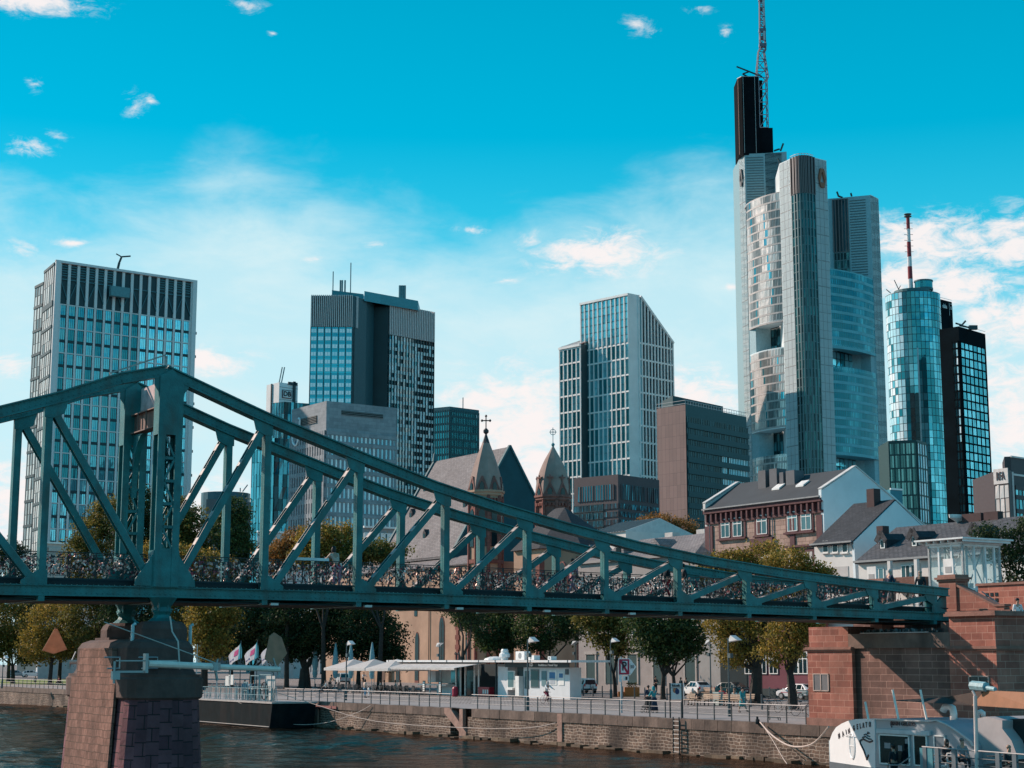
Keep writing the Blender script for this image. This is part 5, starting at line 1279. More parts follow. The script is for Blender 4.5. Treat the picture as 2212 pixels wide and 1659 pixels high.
 # portal beam between the columns, brackets, banner
 z = ztp(0) - 1.95; bm = MB(); rust = mat('portal_rust', (0.20, 0.11, 0.09), .7, var=.4, vs=2)
 bm.ibeam(W(0, .3, z), W(0, BW - .3, z), .5, .85, th=.05, web=.3)
 for q in (1.1, 2.1, 3.1): bm.bar(W(-.2, q, z - .4), W(-.2, q, z + .4), .06, .06)
 bm.build('portal_beam', rust, br)
 kb = MB()
 for q0, q1 in ((.35, 1.5), (BW - .35, BW - 1.5)):
  pts = [W(0, q0 + (q1 - q0) * (1 - math.cos(i / 6 * math.pi / 2)), z - 3.2 + 2.7 * math.sin(i / 6 * math.pi / 2)) for i in range(7)]
  kb.extrude([W(-.12, q0, z - .45)] + [p - U3 * .12 for p in pts], U3 * .24)
 kb.build('portal_bracket', IRON, br)
 bn = MB(); bn.para(W(.15, .4, z + .6), Q3 * (BW - .8), U3 * .06, Z3 * 1.0); bn.build('banner', mat('banner_pink', (0.62, 0.45, 0.44), .8, var=.3, vs=3), br)
 # deck, stringers and cross girders
 dk = MB(); ss = [x * 3.0 for x in range(-13, 16)] + [END_S]
 for a, b in zip(ss[:-1], ss[1:]):
  dk.para(W(a, .35, zb(a) + .18), W(b, .35, zb(b)) - W(a, .35, zb(a)), Q3 * (BW - .7), Z3 * .12)
  for t in (.32, BW - .32, BW / 2): dk.para(W(a, t - .04, zb(a) - .12), W(b, t, zb(b)) - W(a, t, zb(a)), Q3 * .08, Z3 * .3)
  dk.para(W(a, -.12, zb(a) + .22), W(b, t, zb(b)) - W(a, t, zb(a)), Q3 * .1, Z3 * .06)
 dk.build('deck', DECKM, br)
 cg = MB()
 for s in allS: cg.bar(W(s, -.2, zb(s) - .52), W(s, BW + .2, zb(s) - .52), .25, .26, Z3)
 for a, b in zip(allS[:-1], allS[1:]): cg.bar(W(a, .1, zb(a) - .5), W(b, BW - .1, zb(b) - .5), .12, .05); cg.bar(W(a, BW - .1, zb(a) - .5), W(b, .1, zb(b) - .5), .12, .05)
 dk2 = MB()
 for a, b in zip(ss[:-1], ss[1:]): dk2.para(W(a, .1, zb(a) - .62), W(b, .1, zb(b)) - W(a, .1, zb(a)), Q3 * (BW - .2), Z3 * .06)
 cg.build('cross_girders', IRON, br); dk2.build('deck_underside', DECKM, br)
 # small pale lamps under the deck
 for s in (5, 9.5, 14.2, 19.0, 24.0):
  lp = MB(); lp.box(W(s, .0, zb(s) - .66), .35, .15, .1, U3, Q3); lp.build('marker_lamp', mat('lamp_pale', (.7, .68, .66), .5), br)
 # white notice on the railing and a table edge
 nt = MB(); nt.box(W(6.9, .45, zb(7) + 1.32), 1.6, .35, .12, U3, Q3); nt.build('info_desk', mat('desk_white', (.75, .78, .8), .5), br)
bridge()
# ================================================================= the river pier
def pier():
 zc = 4.10
 sb = bricks('pier_dark', (0.13, 0.045, 0.06), (0.23, 0.085, 0.10), (0.03, 0.02, 0.025), 1.25, .52, 0.022, 0.85, stain=((0.03, 0.022, 0.024), .5, .55), bump=.8, var=.35, vs=.7)
 o = thing('bridge_pier', 'red sandstone river pier with rounded nose under the portal', 'bridge pier', W(0, 2, WATER_Z)); SC = -.28
 sand = bricks('pier_rubble', (0.19, 0.095, 0.072), (0.30, 0.155, 0.12), (0.12, 0.075, 0.055), .38, .30, .014, .9, bump=.9, squash=.6, freq=3, warp=.12, var=.4, vs=1.2, stain=((.09, .055, .045), .8, .4))
 smooth = mat('pier_cap_stone', (0.105, 0.062, 0.055), .9, var=.3, vs=1.5, bump=.4, stain=((0.05, .035, .032), .7, .7))
 def outline(hw, t0, t1, rnd=1.0, n=7):
  """plan in (s, t): rounded cutwaters towards both ends"""
  pts = []
  for i in range(n + 1):
   a = math.pi + math.pi * i / n; pts.append((SC + hw * math.cos(a), t0 + hw * rnd * math.sin(a)))
  for i in range(n + 1):
   a = math.pi * i / n; pts.append((SC + hw * math.cos(a), t1 + hw * rnd * math.sin(a)))
  return pts
 def solid(mb, h0, h1, rings, m=0):
  pass
 def loft(mb, levels, t0, t1, rnd=.8, n=7):
  R_ = []
  for hw, z in levels: R_.append([W(s, t, z) for s, t in outline(hw, t0, t1, rnd, n)])
  k = len(R_[0])
  for a, b in zip(R_[:-1], R_[1:]):
   for i in range(k):
    j = (i + 1) % k
    mb.poly([a[i], a[j], b[j], b[i]])
  mb.poly(R_[-1])
 p = MB(); loft(p, [(1.86, -3), (1.52, 2.15)], -1.0, BW + 1.6, .8, 10); p.build('shaft', sb, o)
 # corbelled band and upper body
 p = MB(); loft(p, [(1.56, 2.12), (1.66, 2.2), (1.68, 2.92), (1.58, 3.0), (1.58, 3.1)], -1.0, BW + 1.6, .8, 10); p.build('corbel_band', smooth, o)
 p = MB(); loft(p, [(1.58, 3.05), (1.42, 3.3), (1.40, 4.15), (1.22, 4.38), (.85, 4.5)], -.75, BW + 1.2, .7, 5); p.build('upper_body', smooth, o)
 # lighter rubble fill on the long sides
 for sg in (-1, 1):
  f = MB();
  f.extrude([W(SC + sg * 1.88, -.3, -3), W(SC + sg * 1.88, BW + 1.0, -3), W(SC + sg * 1.56, BW + 1.0, 3.0), W(SC + sg * 1.56, -.3, 3.0)], U3 * (.12 * sg)); f.build('rubble_panel', sand, o)
  f = MB(); f.extrude([W(SC + sg * 1.44, .25, 2.9), W(SC + sg * 1.44, BW + .5, 2.9), W(SC + sg * 1.40, BW + .3, 4.15), W(SC + sg * 1.40, .45, 4.15)], U3 * (.2 * sg)); f.build('rubble_panel', sand, o)
 # pedestals under the bearings
 for t in (0.0, BW):
  f = MB(); c0 = W(0, t, 0)
  f.lathe((c0.x, c0.y, 4.3), [(1.05, 0), (1.05, .62), (.96, .8), (.8, .92)], 8, ph=R(22.5), rot=math.atan2(U.y, U.x))
  f.box(W(SC * .5, t, 4.2), 1.8, 1.8, .4, U3, Q3)
  f.build('pedestal', smooth, o)
 # iron fittings: cable, white vents, staples
 c = MB(); c.tube([W(-.1, -1.2, 5.4), W(-.05, -1.35, 4.8), W(.0, -1.9, 4.4), W(.05, -2.05, 3.3)], .035, 5); c.build('cable', mat('cable_pale', (.55, .48, .44), .6), o)
 for s in (-1.28, 1.3):
  c = MB(); c.tube([W(s, .1 if s > 0 else -.2, 4.3), W(s, .1 if s > 0 else -.2, 5.05), W(s + .12, .1 if s > 0 else -.2, 5.12)], .075, 7); c.build('vent_pipe', mat('vent_pale', (.45, .6, .62), .4), o)
 c = MB()
 for s0, s1, z in ((-1.5, -.75, 3.32), (-2.9, -2.3, 3.32)):
  c.tube([W(s0, -1.6, z + .45), W(s1, -1.7, z + .45), W(s1, -1.7, z)], .03, 4); c.tube([W(s0 + .1, -1.7, z + .02), W(s1, -1.7, z + .02)], .03, 4)
 c.build('mooring_staple', mat('staple_steel', (.5, .5, .5), .4, .5), o)
pier()
def boom(label, s_root, t, z, sgn, length, rad, tri, drop, mast):
 """navigation boom: steel spar stayed from the pier with a covered lamp at the tip"""
 o = thing('navigation_boom', label, 'boom', W(s_root, t, z))
 spar = mat('spar_paint', (0.90, 0.74, 0.66), .5, var=.12, vs=3); steel = mat('boom_steel', (.35, .36, .37), .4, .4)
 p = MB(); a = W(s_root, t, z); e = W(s_root + sgn * length, t, z - drop); mid = a.lerp(e, .5)
 p.tube([a, mid], rad, 10); p.tube([mid, e], rad * .82, 10); p.build('spar', spar, o)
 c = MB(); c.lathe((mid.x, mid.y, mid.z - .16), [(rad * 1.5, 0), (rad * 1.5, .32)], 8); c.bar(mid, mid + Z3 * .3 + U3 * .1 * sgn, .05, .05); c.bar(mid - Z3 * .1, mid - Z3 * .55 + U3 * .1, .08, .08); c.build('collar', steel, o)
 f = MB(); f.box(a - Z3 * .35 - U3 * .1 * sgn, .12, .3, .75, U3, Q3); f.bar(a - Z3 * .3 - U3 * 1.3 * sgn, a - Z3 * .3, .1, .08); f.bar(a + Z3 * .12 - U3 * 1.3 * sgn, a + Z3 * .12 + U3 * 1.2 * sgn, .05, .05); f.bar(a - Z3 * .75 - U3 * 1.35 * sgn, a + Z3 * .1 - U3 * 1.35 * sgn, .08, .08)
 f.box(a - Z3 * .6 - U3 * 1.3 * sgn, .3, .2, .32, U3, Q3); f.build('bracket', steel, o)
 w = MB(); w.tube([W(s_root + mast[0], mast[1], mast[2]), mid + Z3 * .15], .02, 4); w.build('stay_cable', mat('cable_pale', (.55, .48, .44), .6), o)
 # canvas-covered lamp
 l = MB(); c0 = e + Vector((0, 0, .35)) - U3 * .3 * sgn
 prof = tri
 l.extrude([c0 + U3 * x + Z3 * zz for x, zz in prof], Q3 * .03, m=0)
 l.build('lamp_cover', mat('canvas_tan', (0.62, 0.38, 0.27), .85, var=.12, vs=4, trans=.5), o)
 l = MB(); l.bar(e - Z3 * .3, c0 + Z3 * .1, .06, .06); l.bar(e - Z3 * .3, e + Z3 * .1, .1, .1); l.build('lamp_bracket', steel, o)
def booms():
 a = PT(320, 1434, -2.3); e = PT(604, 1446, -2.3); s0, t0 = st(a); s1, t1 = st(e)
 k = 3568 / 70.
 o = boom('cream navigation boom reaching right from the pier, tan cover at its tip', s0, -2.3, a.z, 1, s1 - s0, .14, [(-.38, .05), (.22, -.2), (.62, .3), (.36, .95), (.02, 1.15), (-.18, 1.0)], a.z - e.z, (-1.8, -2.2, a.z + 1.6))
 a = PT(262, 1430, 7.5); e = PT(149, 1427, 7.5); s0, t0 = st(a); s1, t1 = st(e)
 boom('far navigation boom reaching left behind the pier, peaked tan cover', s0, 7.5, a.z, -1, s0 - s1, .12, [(-1.5, .15), (-1.0, .0), (-.4, .2), (-.88, 1.1), (-1.0, 1.1)], .0, (.3, 7.4, a.z + 1.9))
booms()
# ================================================================= abutment on the far bank
SAND = bricks('sandstone_red', (0.28, 0.095, 0.07), (0.42, 0.165, 0.12), (0.52, 0.28, 0.215), .72, .36, .016, .85, bump=.35, squash=1.5, freq=3, var=.3, vs=.7, stain=((.12, .07, .055), .35, .45))
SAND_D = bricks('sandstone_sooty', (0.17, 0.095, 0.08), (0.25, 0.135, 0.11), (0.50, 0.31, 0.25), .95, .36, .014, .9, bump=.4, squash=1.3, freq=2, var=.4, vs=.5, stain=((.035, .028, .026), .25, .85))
CAPST = mat('capstone', (0.26, 0.125, 0.095), .85, var=.25, vs=1.5, bump=.3)
def abutment():
 o = thing('bridge_abutment', 'red sandstone bridge abutment with dark middle wall at the quay', 'abutment', W(44, 0, 0))
 s0 = S_QUAY + .05; L0, L1 = 3.1, 6.7; R0, R1 = -4.05, -7.2
 b = MB()
 b.para(W(s0, L0, -2.6), Q3 * (L1 - L0), U3 * 9, Z3 * (4.2 + 2.6)); b.para(W(s0 + .1, L0 + .35, 4.2), Q3 * (L1 - L0 - .4), U3 * 8, Z3 * 1.32)
 b.build('left_tower', SAND, o)
 b = MB(); b.para(W(s0, R1, -2.6), Q3 * (R0 - R1), U3 * 30, Z3 * (4.15 + 2.6)); b.para(W(s0 + .08, R1 + .08, 4.15), Q3 * (R0 - R1 - .1), U3 * 30, Z3 * 1.75); b.build('right_tower', SAND, o)
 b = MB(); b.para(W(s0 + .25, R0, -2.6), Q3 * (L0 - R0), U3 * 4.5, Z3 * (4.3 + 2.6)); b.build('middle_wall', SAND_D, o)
 lg = mat('ledge_stone', (.20, .135, .11), .9, var=.35, vs=.8, bump=.4, stain=((.05, .035, .03), .4, .8))
 b = MB(); b.para(W(s0 + .1, R0 + .02, 4.3), Q3 * (L0 + .35 - R0), U3 * 4.6, Z3 * .8); b.build('bearing_ledge', lg, o)
 b = MB(); b.para(W(s0 - .02, .0 - 2.6, 5.1), Q3 * 5.0, U3 * .5, Z3 * .05); b.build('ledge_strip', mat('strip_pale', (.5, .45, .42), .7), o)
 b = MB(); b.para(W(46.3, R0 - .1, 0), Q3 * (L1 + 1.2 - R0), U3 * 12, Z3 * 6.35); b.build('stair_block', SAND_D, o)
 b = MB()
 for z, pr in ((4.16, .10), (4.24, .16), (4.31, .10)):
  b.para(W(s0 - pr, L0 - pr * .4, z), Q3 * (L1 - L0 + pr * 1.4), U3 * 1.5, Z3 * .075); b.para(W(s0 - pr, R1 - pr, z - .02), Q3 * (R0 - R1 + pr * 1.4), U3 * 30, Z3 * .075)
 b.build('string_course', CAPST, o)
 b = MB(); b.para(W(s0 - .18, R1 - .18, 5.9), Q3 * (R0 - R1 + .3), U3 * 30, Z3 * .14); b.para(W(s0 - .1, R1 - .1, 6.04), Q3 * (R0 - R1 + .16), U3 * 30, Z3 * .1); b.build('parapet_cap', CAPST, o)
 b = MB(); b.para(W(s0 - .12, L0, 0), Q3 * (L1 - L0 + .1), U3 * .3, Z3 * .42); b.build('plinth', CAPST, o)
 fr = mat('vent_frame', (.5, .38, .33), .7); vd = mat('vent_panel', (.13, .13, .14), .6); dk = mat('window_dark', (.01, .02, .025), .3)
 def opening(x, y0, y1, w, m, nm):
  p = PS(x, (y0 + y1) / 2, s0); t = st(p)[1]; za = PS(x, y1, s0).z; zb_ = PS(x, y0, s0).z
  f = MB();
  for q in (-w / 2, w / 2 - .06, -.03): f.para(W(s0 - .05, t + q, za), U3 * .1, Q3 * .06, Z3 * (zb_ - za))
  for z in (za, zb_ - .05): f.para(W(s0 - .05, t - w / 2, z), U3 * .1, Q3 * w, Z3 * .05)
  fo = f.build('window_frame', fr, o); g = MB(); g.para(W(s0 - .02, t - w / 2 + .05, za + .04), U3 * .04, Q3 * (w - .1), Z3 * (zb_ - za - .08)); g.build(nm, m, fo)
 opening(1774, 1455, 1493, 1.28, vd, 'vent_panel'); opening(2115, 1460, 1480, 1.35, dk, 'pane')
 # rubble and ferns along the ledge, stone bracket
 random.seed(5); b = MB()
 for k in range(160):
  t = random.uniform(-3.2, 2.6); b.box(W(s0 + random.uniform(.1, .8), t, 5.12), random.uniform(.04, .16), random.uniform(.04, .16), random.uniform(.05, .24))
 tag(b.build('ledge_debris', mat('debris', (.02, .03, .032), .8, rv=.6, col2=(.12, .13, .13)), o), kind='stuff')
 b = MB(); b.box(W(s0 + 1.2, 1.9, 5.1), .6, .6, .35, U3, Q3); b.box(W(s0 + 1.2, 1.9, 5.45), .9, .9, .14, U3, Q3); b.box(W(s0 + 3.2, -1.2, 5.1), .8, .5, .6, U3, Q3); b.build('bearing_block', CAPST, o)
 # newel pillars at the bridge head
 for nm, x0, x1, y, lab in (('n', 2028, 2065, 1252, 'sandstone newel pillar at the near side of the bridge head'), ('f', 1876, 1909, 1258, 'sandstone newel pillar at the far side of the bridge head')):
  ta, tb_ = st(PS(x0, 1280, 46.8))[1], st(PS(x1, 1280, 46.8))[1]; tc_ = (ta + tb_) / 2; w_ = ta - tb_
  po = thing('newel_pillar', lab, 'pillar', W(47.3, tc_, 6.35))
  b = MB(); b.box(W(47.3, tc_, 6.35), 1.0, w_, 1.75, U3, Q3); b.build('shaft', SAND, po)
  b = MB(); b.box(W(47.3, tc_, 8.05), 1.15, w_ + .12, .12, U3, Q3); b.box(W(47.3, tc_, 8.17), 1.35, w_ + .3, .12, U3, Q3); b.box(W(47.3, tc_, 8.29), 1.1, w_ + .05, .14, U3, Q3); b.build('cap', CAPST, po)
 # sloping balustrade and handrails beside the stairs
 bo = thing('stair_balustrade', 'red sandstone balustrade sloping down beside the near newel pillar', 'balustrade', W(47.3, -1, 6.1))
 b = MB(); b.extrude([W(46.9, .1, 6.1), W(46.9, .1, 7.75), W(46.9, -2.6, 6.55), W(46.9, -3.2, 6.55), W(46.9, -3.2, 6.1)], U3 * .45); b.build('wall', SAND, bo)
 b = MB(); b.bar(W(47.1, .1, 7.82), W(47.1, -2.6, 6.62), .55, .12); b.bar(W(47.1, -2.6, 6.62), W(47.1, -3.3, 6.62), .55, .12); b.build('cap', CAPST, bo)
 hr = MB()
 for a, c in (((2115, 1230 + 0), None),): pass
 p = lambda x, y: PS(x, y, 48.5)
 hr.tube([p(2077, 1272), p(2137, 1317)], .035, 5); hr.tube([p(2121, 1278), p(2176, 1317)], .035, 5); solo(hr, 'stair_handrail', mat('rail_steel', (.5, .5, .5)), 'two slanting steel handrails on the bridge stairs', 'handrail', base=p(2137, 1317))
 # pierced parapet block to the right
 a, c = PS(2115, 1318, 50), PS(2230, 1318, 50); ta, tc = st(a)[1], st(c)[1]; zt = PS(2115, 1266, 50).z
 po = thing('stair_parapet', 'pierced sandstone parapet with small square openings above the right tower', 'parapet', W(50, ta, 6.0))
 b = MB(); b.para(W(50, tc, 6.0), Q3 * (ta - tc), U3 * .5, Z3 * (zt - 6.0)); b.build('wall', SAND, po)
 b = MB(); b.para(W(49.9, tc, zt), Q3 * (ta - tc + .1), U3 * .8, Z3 * .14); b.build('cap', CAPST, po)
 b = MB()
 for i in range(3):
  for j in range(2): b.para(W(49.97, ta - .75 - i * .35, 6.95 + j * .32), Q3 * .2, U3 * .05, Z3 * .2)
 b.build('opening', dk, po)
 # white notice boxes by the pillars
 for x, y, lab in ((1884, 1242, 'white notice box on the far newel pillar'), (2050, 1226, 'white notice box on the near newel pillar')):
  q = PS(x, y, 47.5); b = MB(); b.box(q - Z3 * .45, .12, .75, .95, U3, Q3); b.box(q - Z3 * .3 - U3 * .07, .02, .45, .35, U3, Q3, m=1); solo(b, 'notice_box', [mat('box_white', (.72, .7, .68), .5), mat('box_grey', (.3, .3, .3), .5)], lab, 'notice box', base=q - Z3 * .5)
abutment()
def lift_tower():
 s0, tc = 54.0, 6.0
 o = thing('glass_lift_tower', 'glass lift tower with white steel frame behind the bridge head', 'lift tower', W(s0, tc, 0))
 t1 = 8.75; s1 = 57.3; zt = 10.75; wf = mat('lift_white', (.68, .70, .70), .4); gm = clearglass('lift_glass', (.88, .97, .98), .86)
 f = MB(); gs = []
 def face(a, b, fr):
  d = b - a
  for u in fr: p = a + d * u; f.box(p, .13, .13, zt, U3, Q3)
  for z in (3.2, 5.5, 8.0, zt - .06): f.bar(a + Z3 * z, b + Z3 * z, .12, .12)
  for i in range(len(fr) - 1):
   for z0, z1 in ((0, 3.2), (3.2, 5.5), (5.5, 8.0), (8.0, zt)):
    g = MB(); p, q = a + d * fr[i], a + d * fr[i + 1]; g.poly([p + Z3 * z0, q + Z3 * z0, q + Z3 * z1, p + Z3 * z1]); gs.append(g)
 A = W(s0, t1, 0); Bc = W(s0, tc, 0); Cc = W(s1, tc, 0); D = W(s1, t1, 0)
 face(A, Bc, [0, .3, .68, 1]); face(Bc, Cc, [0, .3, .6, .85, 1]); face(D, A, [0, .5, 1]); face(Cc, D, [0, .5, 1])
 f.build('steel_frame', wf, o)
 for g in gs: g.build('pane', gm, o)
 r = MB(); c0 = W((s0 + s1) / 2, (tc + t1) / 2, 0)
 r.box(c0 + Z3 * (zt + .28), s1 - s0 + 1.3, t1 - tc + 1.3, .1, U3, Q3); r.box(c0 + Z3 * (zt + .02), s1 - s0 + .3, t1 - tc + .3, .12, U3, Q3)
 for k in range(7): r.bar(W(s0 - .5, tc - .5 + k * .6, zt + .2), W(s1 + .5, tc - .5 + k * .6, zt + .2), .07, .16)
 r.build('canopy', wf, o)
 b = MB()
 for t in (tc + .5, t1 - .5):
  for z in (0, 2.7, 5.5, 8.1): b.bar(W(s0 + .9, t, z), W(s1 - .9, t, z + 2.5), .06, .06); b.bar(W(s1 - .9, t, z), W(s0 + .9, t, z + 2.5), .06, .06)
  for s in (s0 + .9, s1 - .9): b.bar(W(s, t, 0), W(s, t, zt), .12, .12)
 b.build('lift_shaft', mat('shaft_steel', (.4, .48, .5), .4), o)
 b = MB(); b.box(c0 + Z3 * 6.3, 1.4, 1.4, 2.1, U3, Q3); b.build('lift_cabin', mat('cabin_grey', (.30, .36, .38), .4), o)
lift_tower()
# ================================================================= houses on the far bank
SLATE = bricks('slate', (0.032, 0.037, 0.044), (0.052, 0.056, 0.065), (0.03, 0.032, 0.038), .45, .26, .02, .75, bump=.8, var=.25, vs=.3)
SLATE_L = bricks('slate_pale', (0.20, 0.18, 0.185), (0.27, 0.245, 0.245), (0.10, 0.095, 0.10), .55, .3, .028, .8, bump=.9, var=.2, vs=.25)
PLASTER = mat('white_plaster', (0.62, 0.60, 0.58), .8, var=.08, vs=.6, bump=.05)
PLASTER_SHADE = mat('shaded_plaster', (0.70, 0.77, 0.80), .8, var=.08, vs=.4, bump=.05)  # blue shade on the white gables put into the plaster colour
WHITEW = mat('window_white', (.78, .78, .76), .5); PANE = glass('house_pane', (.04, .09, .10), (.25, .38, .40), .1, .4, thr=(0, 1)); GUT = mat('gutter_zinc', (.22, .23, .24), .5, .4)
BLUEDK = mat('pane_dark', (.008, .02, .026), .15)
def house_window(par, s, t, z0, w, h, frame=None, panes=2, depth=.06, proud=.05, glassm=None, sill=None, transom=True):
 """a window in a wall that faces the river; s is the wall plane, t the centre"""
 fm = frame or WHITEW; f = MB()
 for q in [-w / 2] + [-w / 2 + w * k / panes - .04 for k in range(1, panes)] + [w / 2 - .08]: f.para(W(s - proud, t + q, z0), U3 * depth, Q3 * .08, Z3 * h)
 for z in [z0, z0 + h - .08] + ([z0 + h * .66] if transom else []): f.para(W(s - proud - .005, t - w / 2, z), U3 * depth, Q3 * w, Z3 * .08)
 fo = f.build('window', fm, par); g = MB(); g.para(W(s - .02, t - w / 2 + .04, z0 + .04), U3 * .03, Q3 * (w - .08), Z3 * (h - .08)); g.build('pane', glassm or PANE, fo)
 if sill: b = MB(); b.para(W(s - .22, t - w / 2 - .12, z0 - .12), U3 * .25, Q3 * (w + .24), Z3 * .12); b.build('sill', sill, fo)
 return fo
def tx(x, s, y=1150): return st(PS(x, y, s))[1]
def zx(x, y, s): return PS(x, y, s).z
def house_sandstone():
 s = 94.0; tR, tL = 60.5, tx(1525.4, s, 1090); ze = 20.3; sr = 98.6; zr = 23.55; sb_ = 104.0; zbk = 20.9
 o = thing('sandstone_house', 'brown sandstone town house with red pilasters and shaded white gable', 'house', W(s, tR, 0))
 wall = bricks('ashlar_brown', (0.32, 0.215, 0.18), (0.42, 0.29, 0.24), (0.14, 0.085, 0.07), 1.1, .48, .02, .85, bump=.5, var=.2, vs=.6)
 red = mat('trim_red', (0.095, 0.035, 0.04), .8, var=.25, vs=1.2, bump=.2)
 b = MB(); b.para(W(s, tR, 0), Q3 * (tL - tR), U3 * 9.5, Z3 * (ze - .2)); b.build('wall', wall, o)
 # end gable, rendered
 for t, nm in ((tR - .02, 'gable_wall'), (tL - .25, 'gable_wall')):
  g = MB(); g.extrude([W(s - .1, t, 0), W(sb_ + 5, t, 0), W(sb_ + 5, t, zbk - 3.3), W(sb_, t, zbk), W(sr, t, zr + .1), W(s - .1, t, ze + .7), W(s - .35, t, ze + .7), W(s - .35, t, ze - .3), W(s - .1, t, ze - .5)], Q3 * .4); g.build(nm, PLASTER_SHADE if t < 65 else PLASTER, o)
  c = MB();
  for a, e in (((s - .35, ze + .78), (sr, zr + .2)), ((sr, zr + .2), (sb_ + 5, zbk - 3.2))): c.bar(W(a[0], t + .2, a[1]), W(e[0], t + .2, e[1]), .6, .12)
  c.build('gable_coping', mat('coping_white', (.6, .58, .56), .7), o)
 r = MB(); r.extrude([W(s - .55, tR + .38, ze), W(sr, tR + .38, zr), W(sb_, tR + .38, zbk), W(sb_, tR + .38, zbk - .3), W(s - .5, tR + .38, ze - .15)], Q3 * (tL - tR - .65)); r.build('roof', mat('roof_felt', (.042, .05, .058), .8, var=.15, vs=.5), o)
 g = MB(); g.bar(W(s - .62, tR, ze), W(s - .62, tL, ze), .2, .14); g.bar(W(s - .1, tR + .2, 0), W(s - .1, tR + .2, 1), .1, .1); g.bar(W(s - .12, tL - .7, 8), W(s - .12, tL - .7, ze), .12, .12); g.bar(W(s - .12, tx(1671 - 0, s), 8), W(s - .12, tx(1671, s), ze - 1), .1, .1); g.build('gutter', GUT, o)
 c = MB(); z0 = ze - .15
 c.para(W(s - .5, tR, z0 - .35), Q3 * (tL - tR), U3 * .6, Z3 * .35); c.para(W(s - .2, tR, z0 - 1.5), Q3 * (tL - tR), U3 * .3, Z3 * .28)
 n = 22
 for i in range(n): t = tR + .4 + (tL - tR - .8) * i / (n - 1); c.para(W(s - .42, t - .12, z0 - 1.22), Q3 * .24, U3 * .5, Z3 * .87)
 c.para(W(s - .06, tR, z0 - 1.3), Q3 * (tL - tR), U3 * .1, Z3 * .97)
 c.build('cornice', red, o)
 pl = MB()
 for x0, x1 in ((1525, 1541), (1632, 1644), (1716 - 8, 1720 - 2), (1766, 1779)):
  a, e = tx(x1, s), tx(x0, s); pl.para(W(s - .16, a, 4), Q3 * (e - a), U3 * .2, Z3 * (z0 - 1.7 - 4))
 pl.build('pilasters', red, o)
 # storeys of windows, upper ones first
 zA0, zA1 = zx(1650, 1154, s), zx(1650, 1112, s)
 wins = [(1569, 20), (1596 - 1, 20), (1648, 22), (1714, 21), (1744, 21)]
 for fl, dz in ((0, 0), (1, -4.35), (2, -8.7)):
  for x, wpx in wins:
   t = tx(x, s); w = wpx / 13.6
   if fl == 0:
    house_window(o, s - .12, t, zA0, w, zA1 - zA0, sill=red)
   else:
    f = MB(); f.para(W(s - .13, t - w / 2, zA0 + dz), U3 * .1, Q3 * w, Z3 * (zA1 - zA0)); f.build('roller_shutter', mat('shutter_pale', (.45, .43, .42), .7, var=.1), o)
  for x0, x1 in ((1554, 1612), (1633, 1663), (1699, 1759)):
   a, e = tx(x1, s), tx(x0, s); f = MB()
   f.para(W(s - .1, a, zA0 + dz - .1), Q3 * .28, U3 * .14, Z3 * (zA1 - zA0 + .2)); f.para(W(s - .1, e - .28, zA0 + dz - .1), Q3 * .28, U3 * .14, Z3 * (zA1 - zA0 + .2)); f.para(W(s - .12, a, zA1 + dz + .02), Q3 * (e - a), U3 * .16, Z3 * .35)
   if x1 - x0 > 40: m_ = (a + e) / 2; f.para(W(s - .1, m_ - .2, zA0 + dz), Q3 * .4, U3 * .14, Z3 * (zA1 - zA0))
   f.para(W(s - .35, a - .15, zA0 + dz - .3), Q3 * (e - a + .3), U3 * .4, Z3 * .2)
   if fl: f.para(W(s - .4, a - .2, zA1 + dz + .55), Q3 * (e - a + .4), U3 * .45, Z3 * .22)
   f.build('window_surround', red, o)
 sb2 = MB(); sb2.para(W(s - .3, tx(1672, s), zA0 - 1.9), Q3 * (tx(1624, s) - tx(1672, s)), U3 * .35, Z3 * 1.5); sb2.build('balustrade_panel', red, o)
 for x0, x1, y0, y1 in ((1644, 1668, 1019, 1048), (1689 - 20, 1692, 1015, 1043), (1692, 1704, 1022, 1030), (1704, 1730, 1019, 1027)):
  b = MB(); p = PS((x0 + x1) / 2, y1, sr - 1.2); b.box(W(sr - 1.2, st(p)[1], zr - 1.2), 1.4, (x1 - x0) * .052, PS(x0, y0, sr - 1.2).z - zr + 1.2, U3, Q3); b.build('chimney', mat('slate_clad', (.09, .10, .115), .7, rv=.1), o)
 for x, y in ((1679, 1042), (1731, 1038)):
  p = PS(x, y, s + 2.2); t = st(p)[1]; k = (zr - ze) / (sr - s + .55); z = ze + k * (2.2 + .4)
  b = MB(); b.para(W(s + 1.9, t - .6, z - .05), Q3 * 1.2, (U3 + Z3 * k) * .9, Z3 * .18); b.build('skylight', WHITEW, o)
 # pink rendered wall of the ground floor, behind the street trees
 o2 = thing('pink_house', 'dark pink rendered house front with white windows behind the plane trees', 'house', W(88, 55, 0))
 pk = mat('pink_plaster', (.15, .042, .06), .85, var=.15, vs=.5); sp = 84.5; ta, tb = tx(1750, sp, 1460), tx(1618, sp, 1460); zt_ = 10.2
 b = MB(); b.para(W(sp, ta, 0), Q3 * (tb - ta), U3 * 2.5, Z3 * zt_); b.build('wall', pk, o2)
 b = MB(); b.para(W(sp - .05, ta, 0), Q3 * (tb - ta), U3 * .2, Z3 * .9); b.build('plinth', mat('plinth_dark', (.02, .04, .045), .8), o2)
 for x in (1606 + 13, 1648, 1675 - 3, 1716, 1736):
  house_window(o2, sp - .06, tx(x, sp, 1440), zx(x, 1456, sp), 1.25, 2.1, panes=2, glassm=BLUEDK)
house_sandstone()
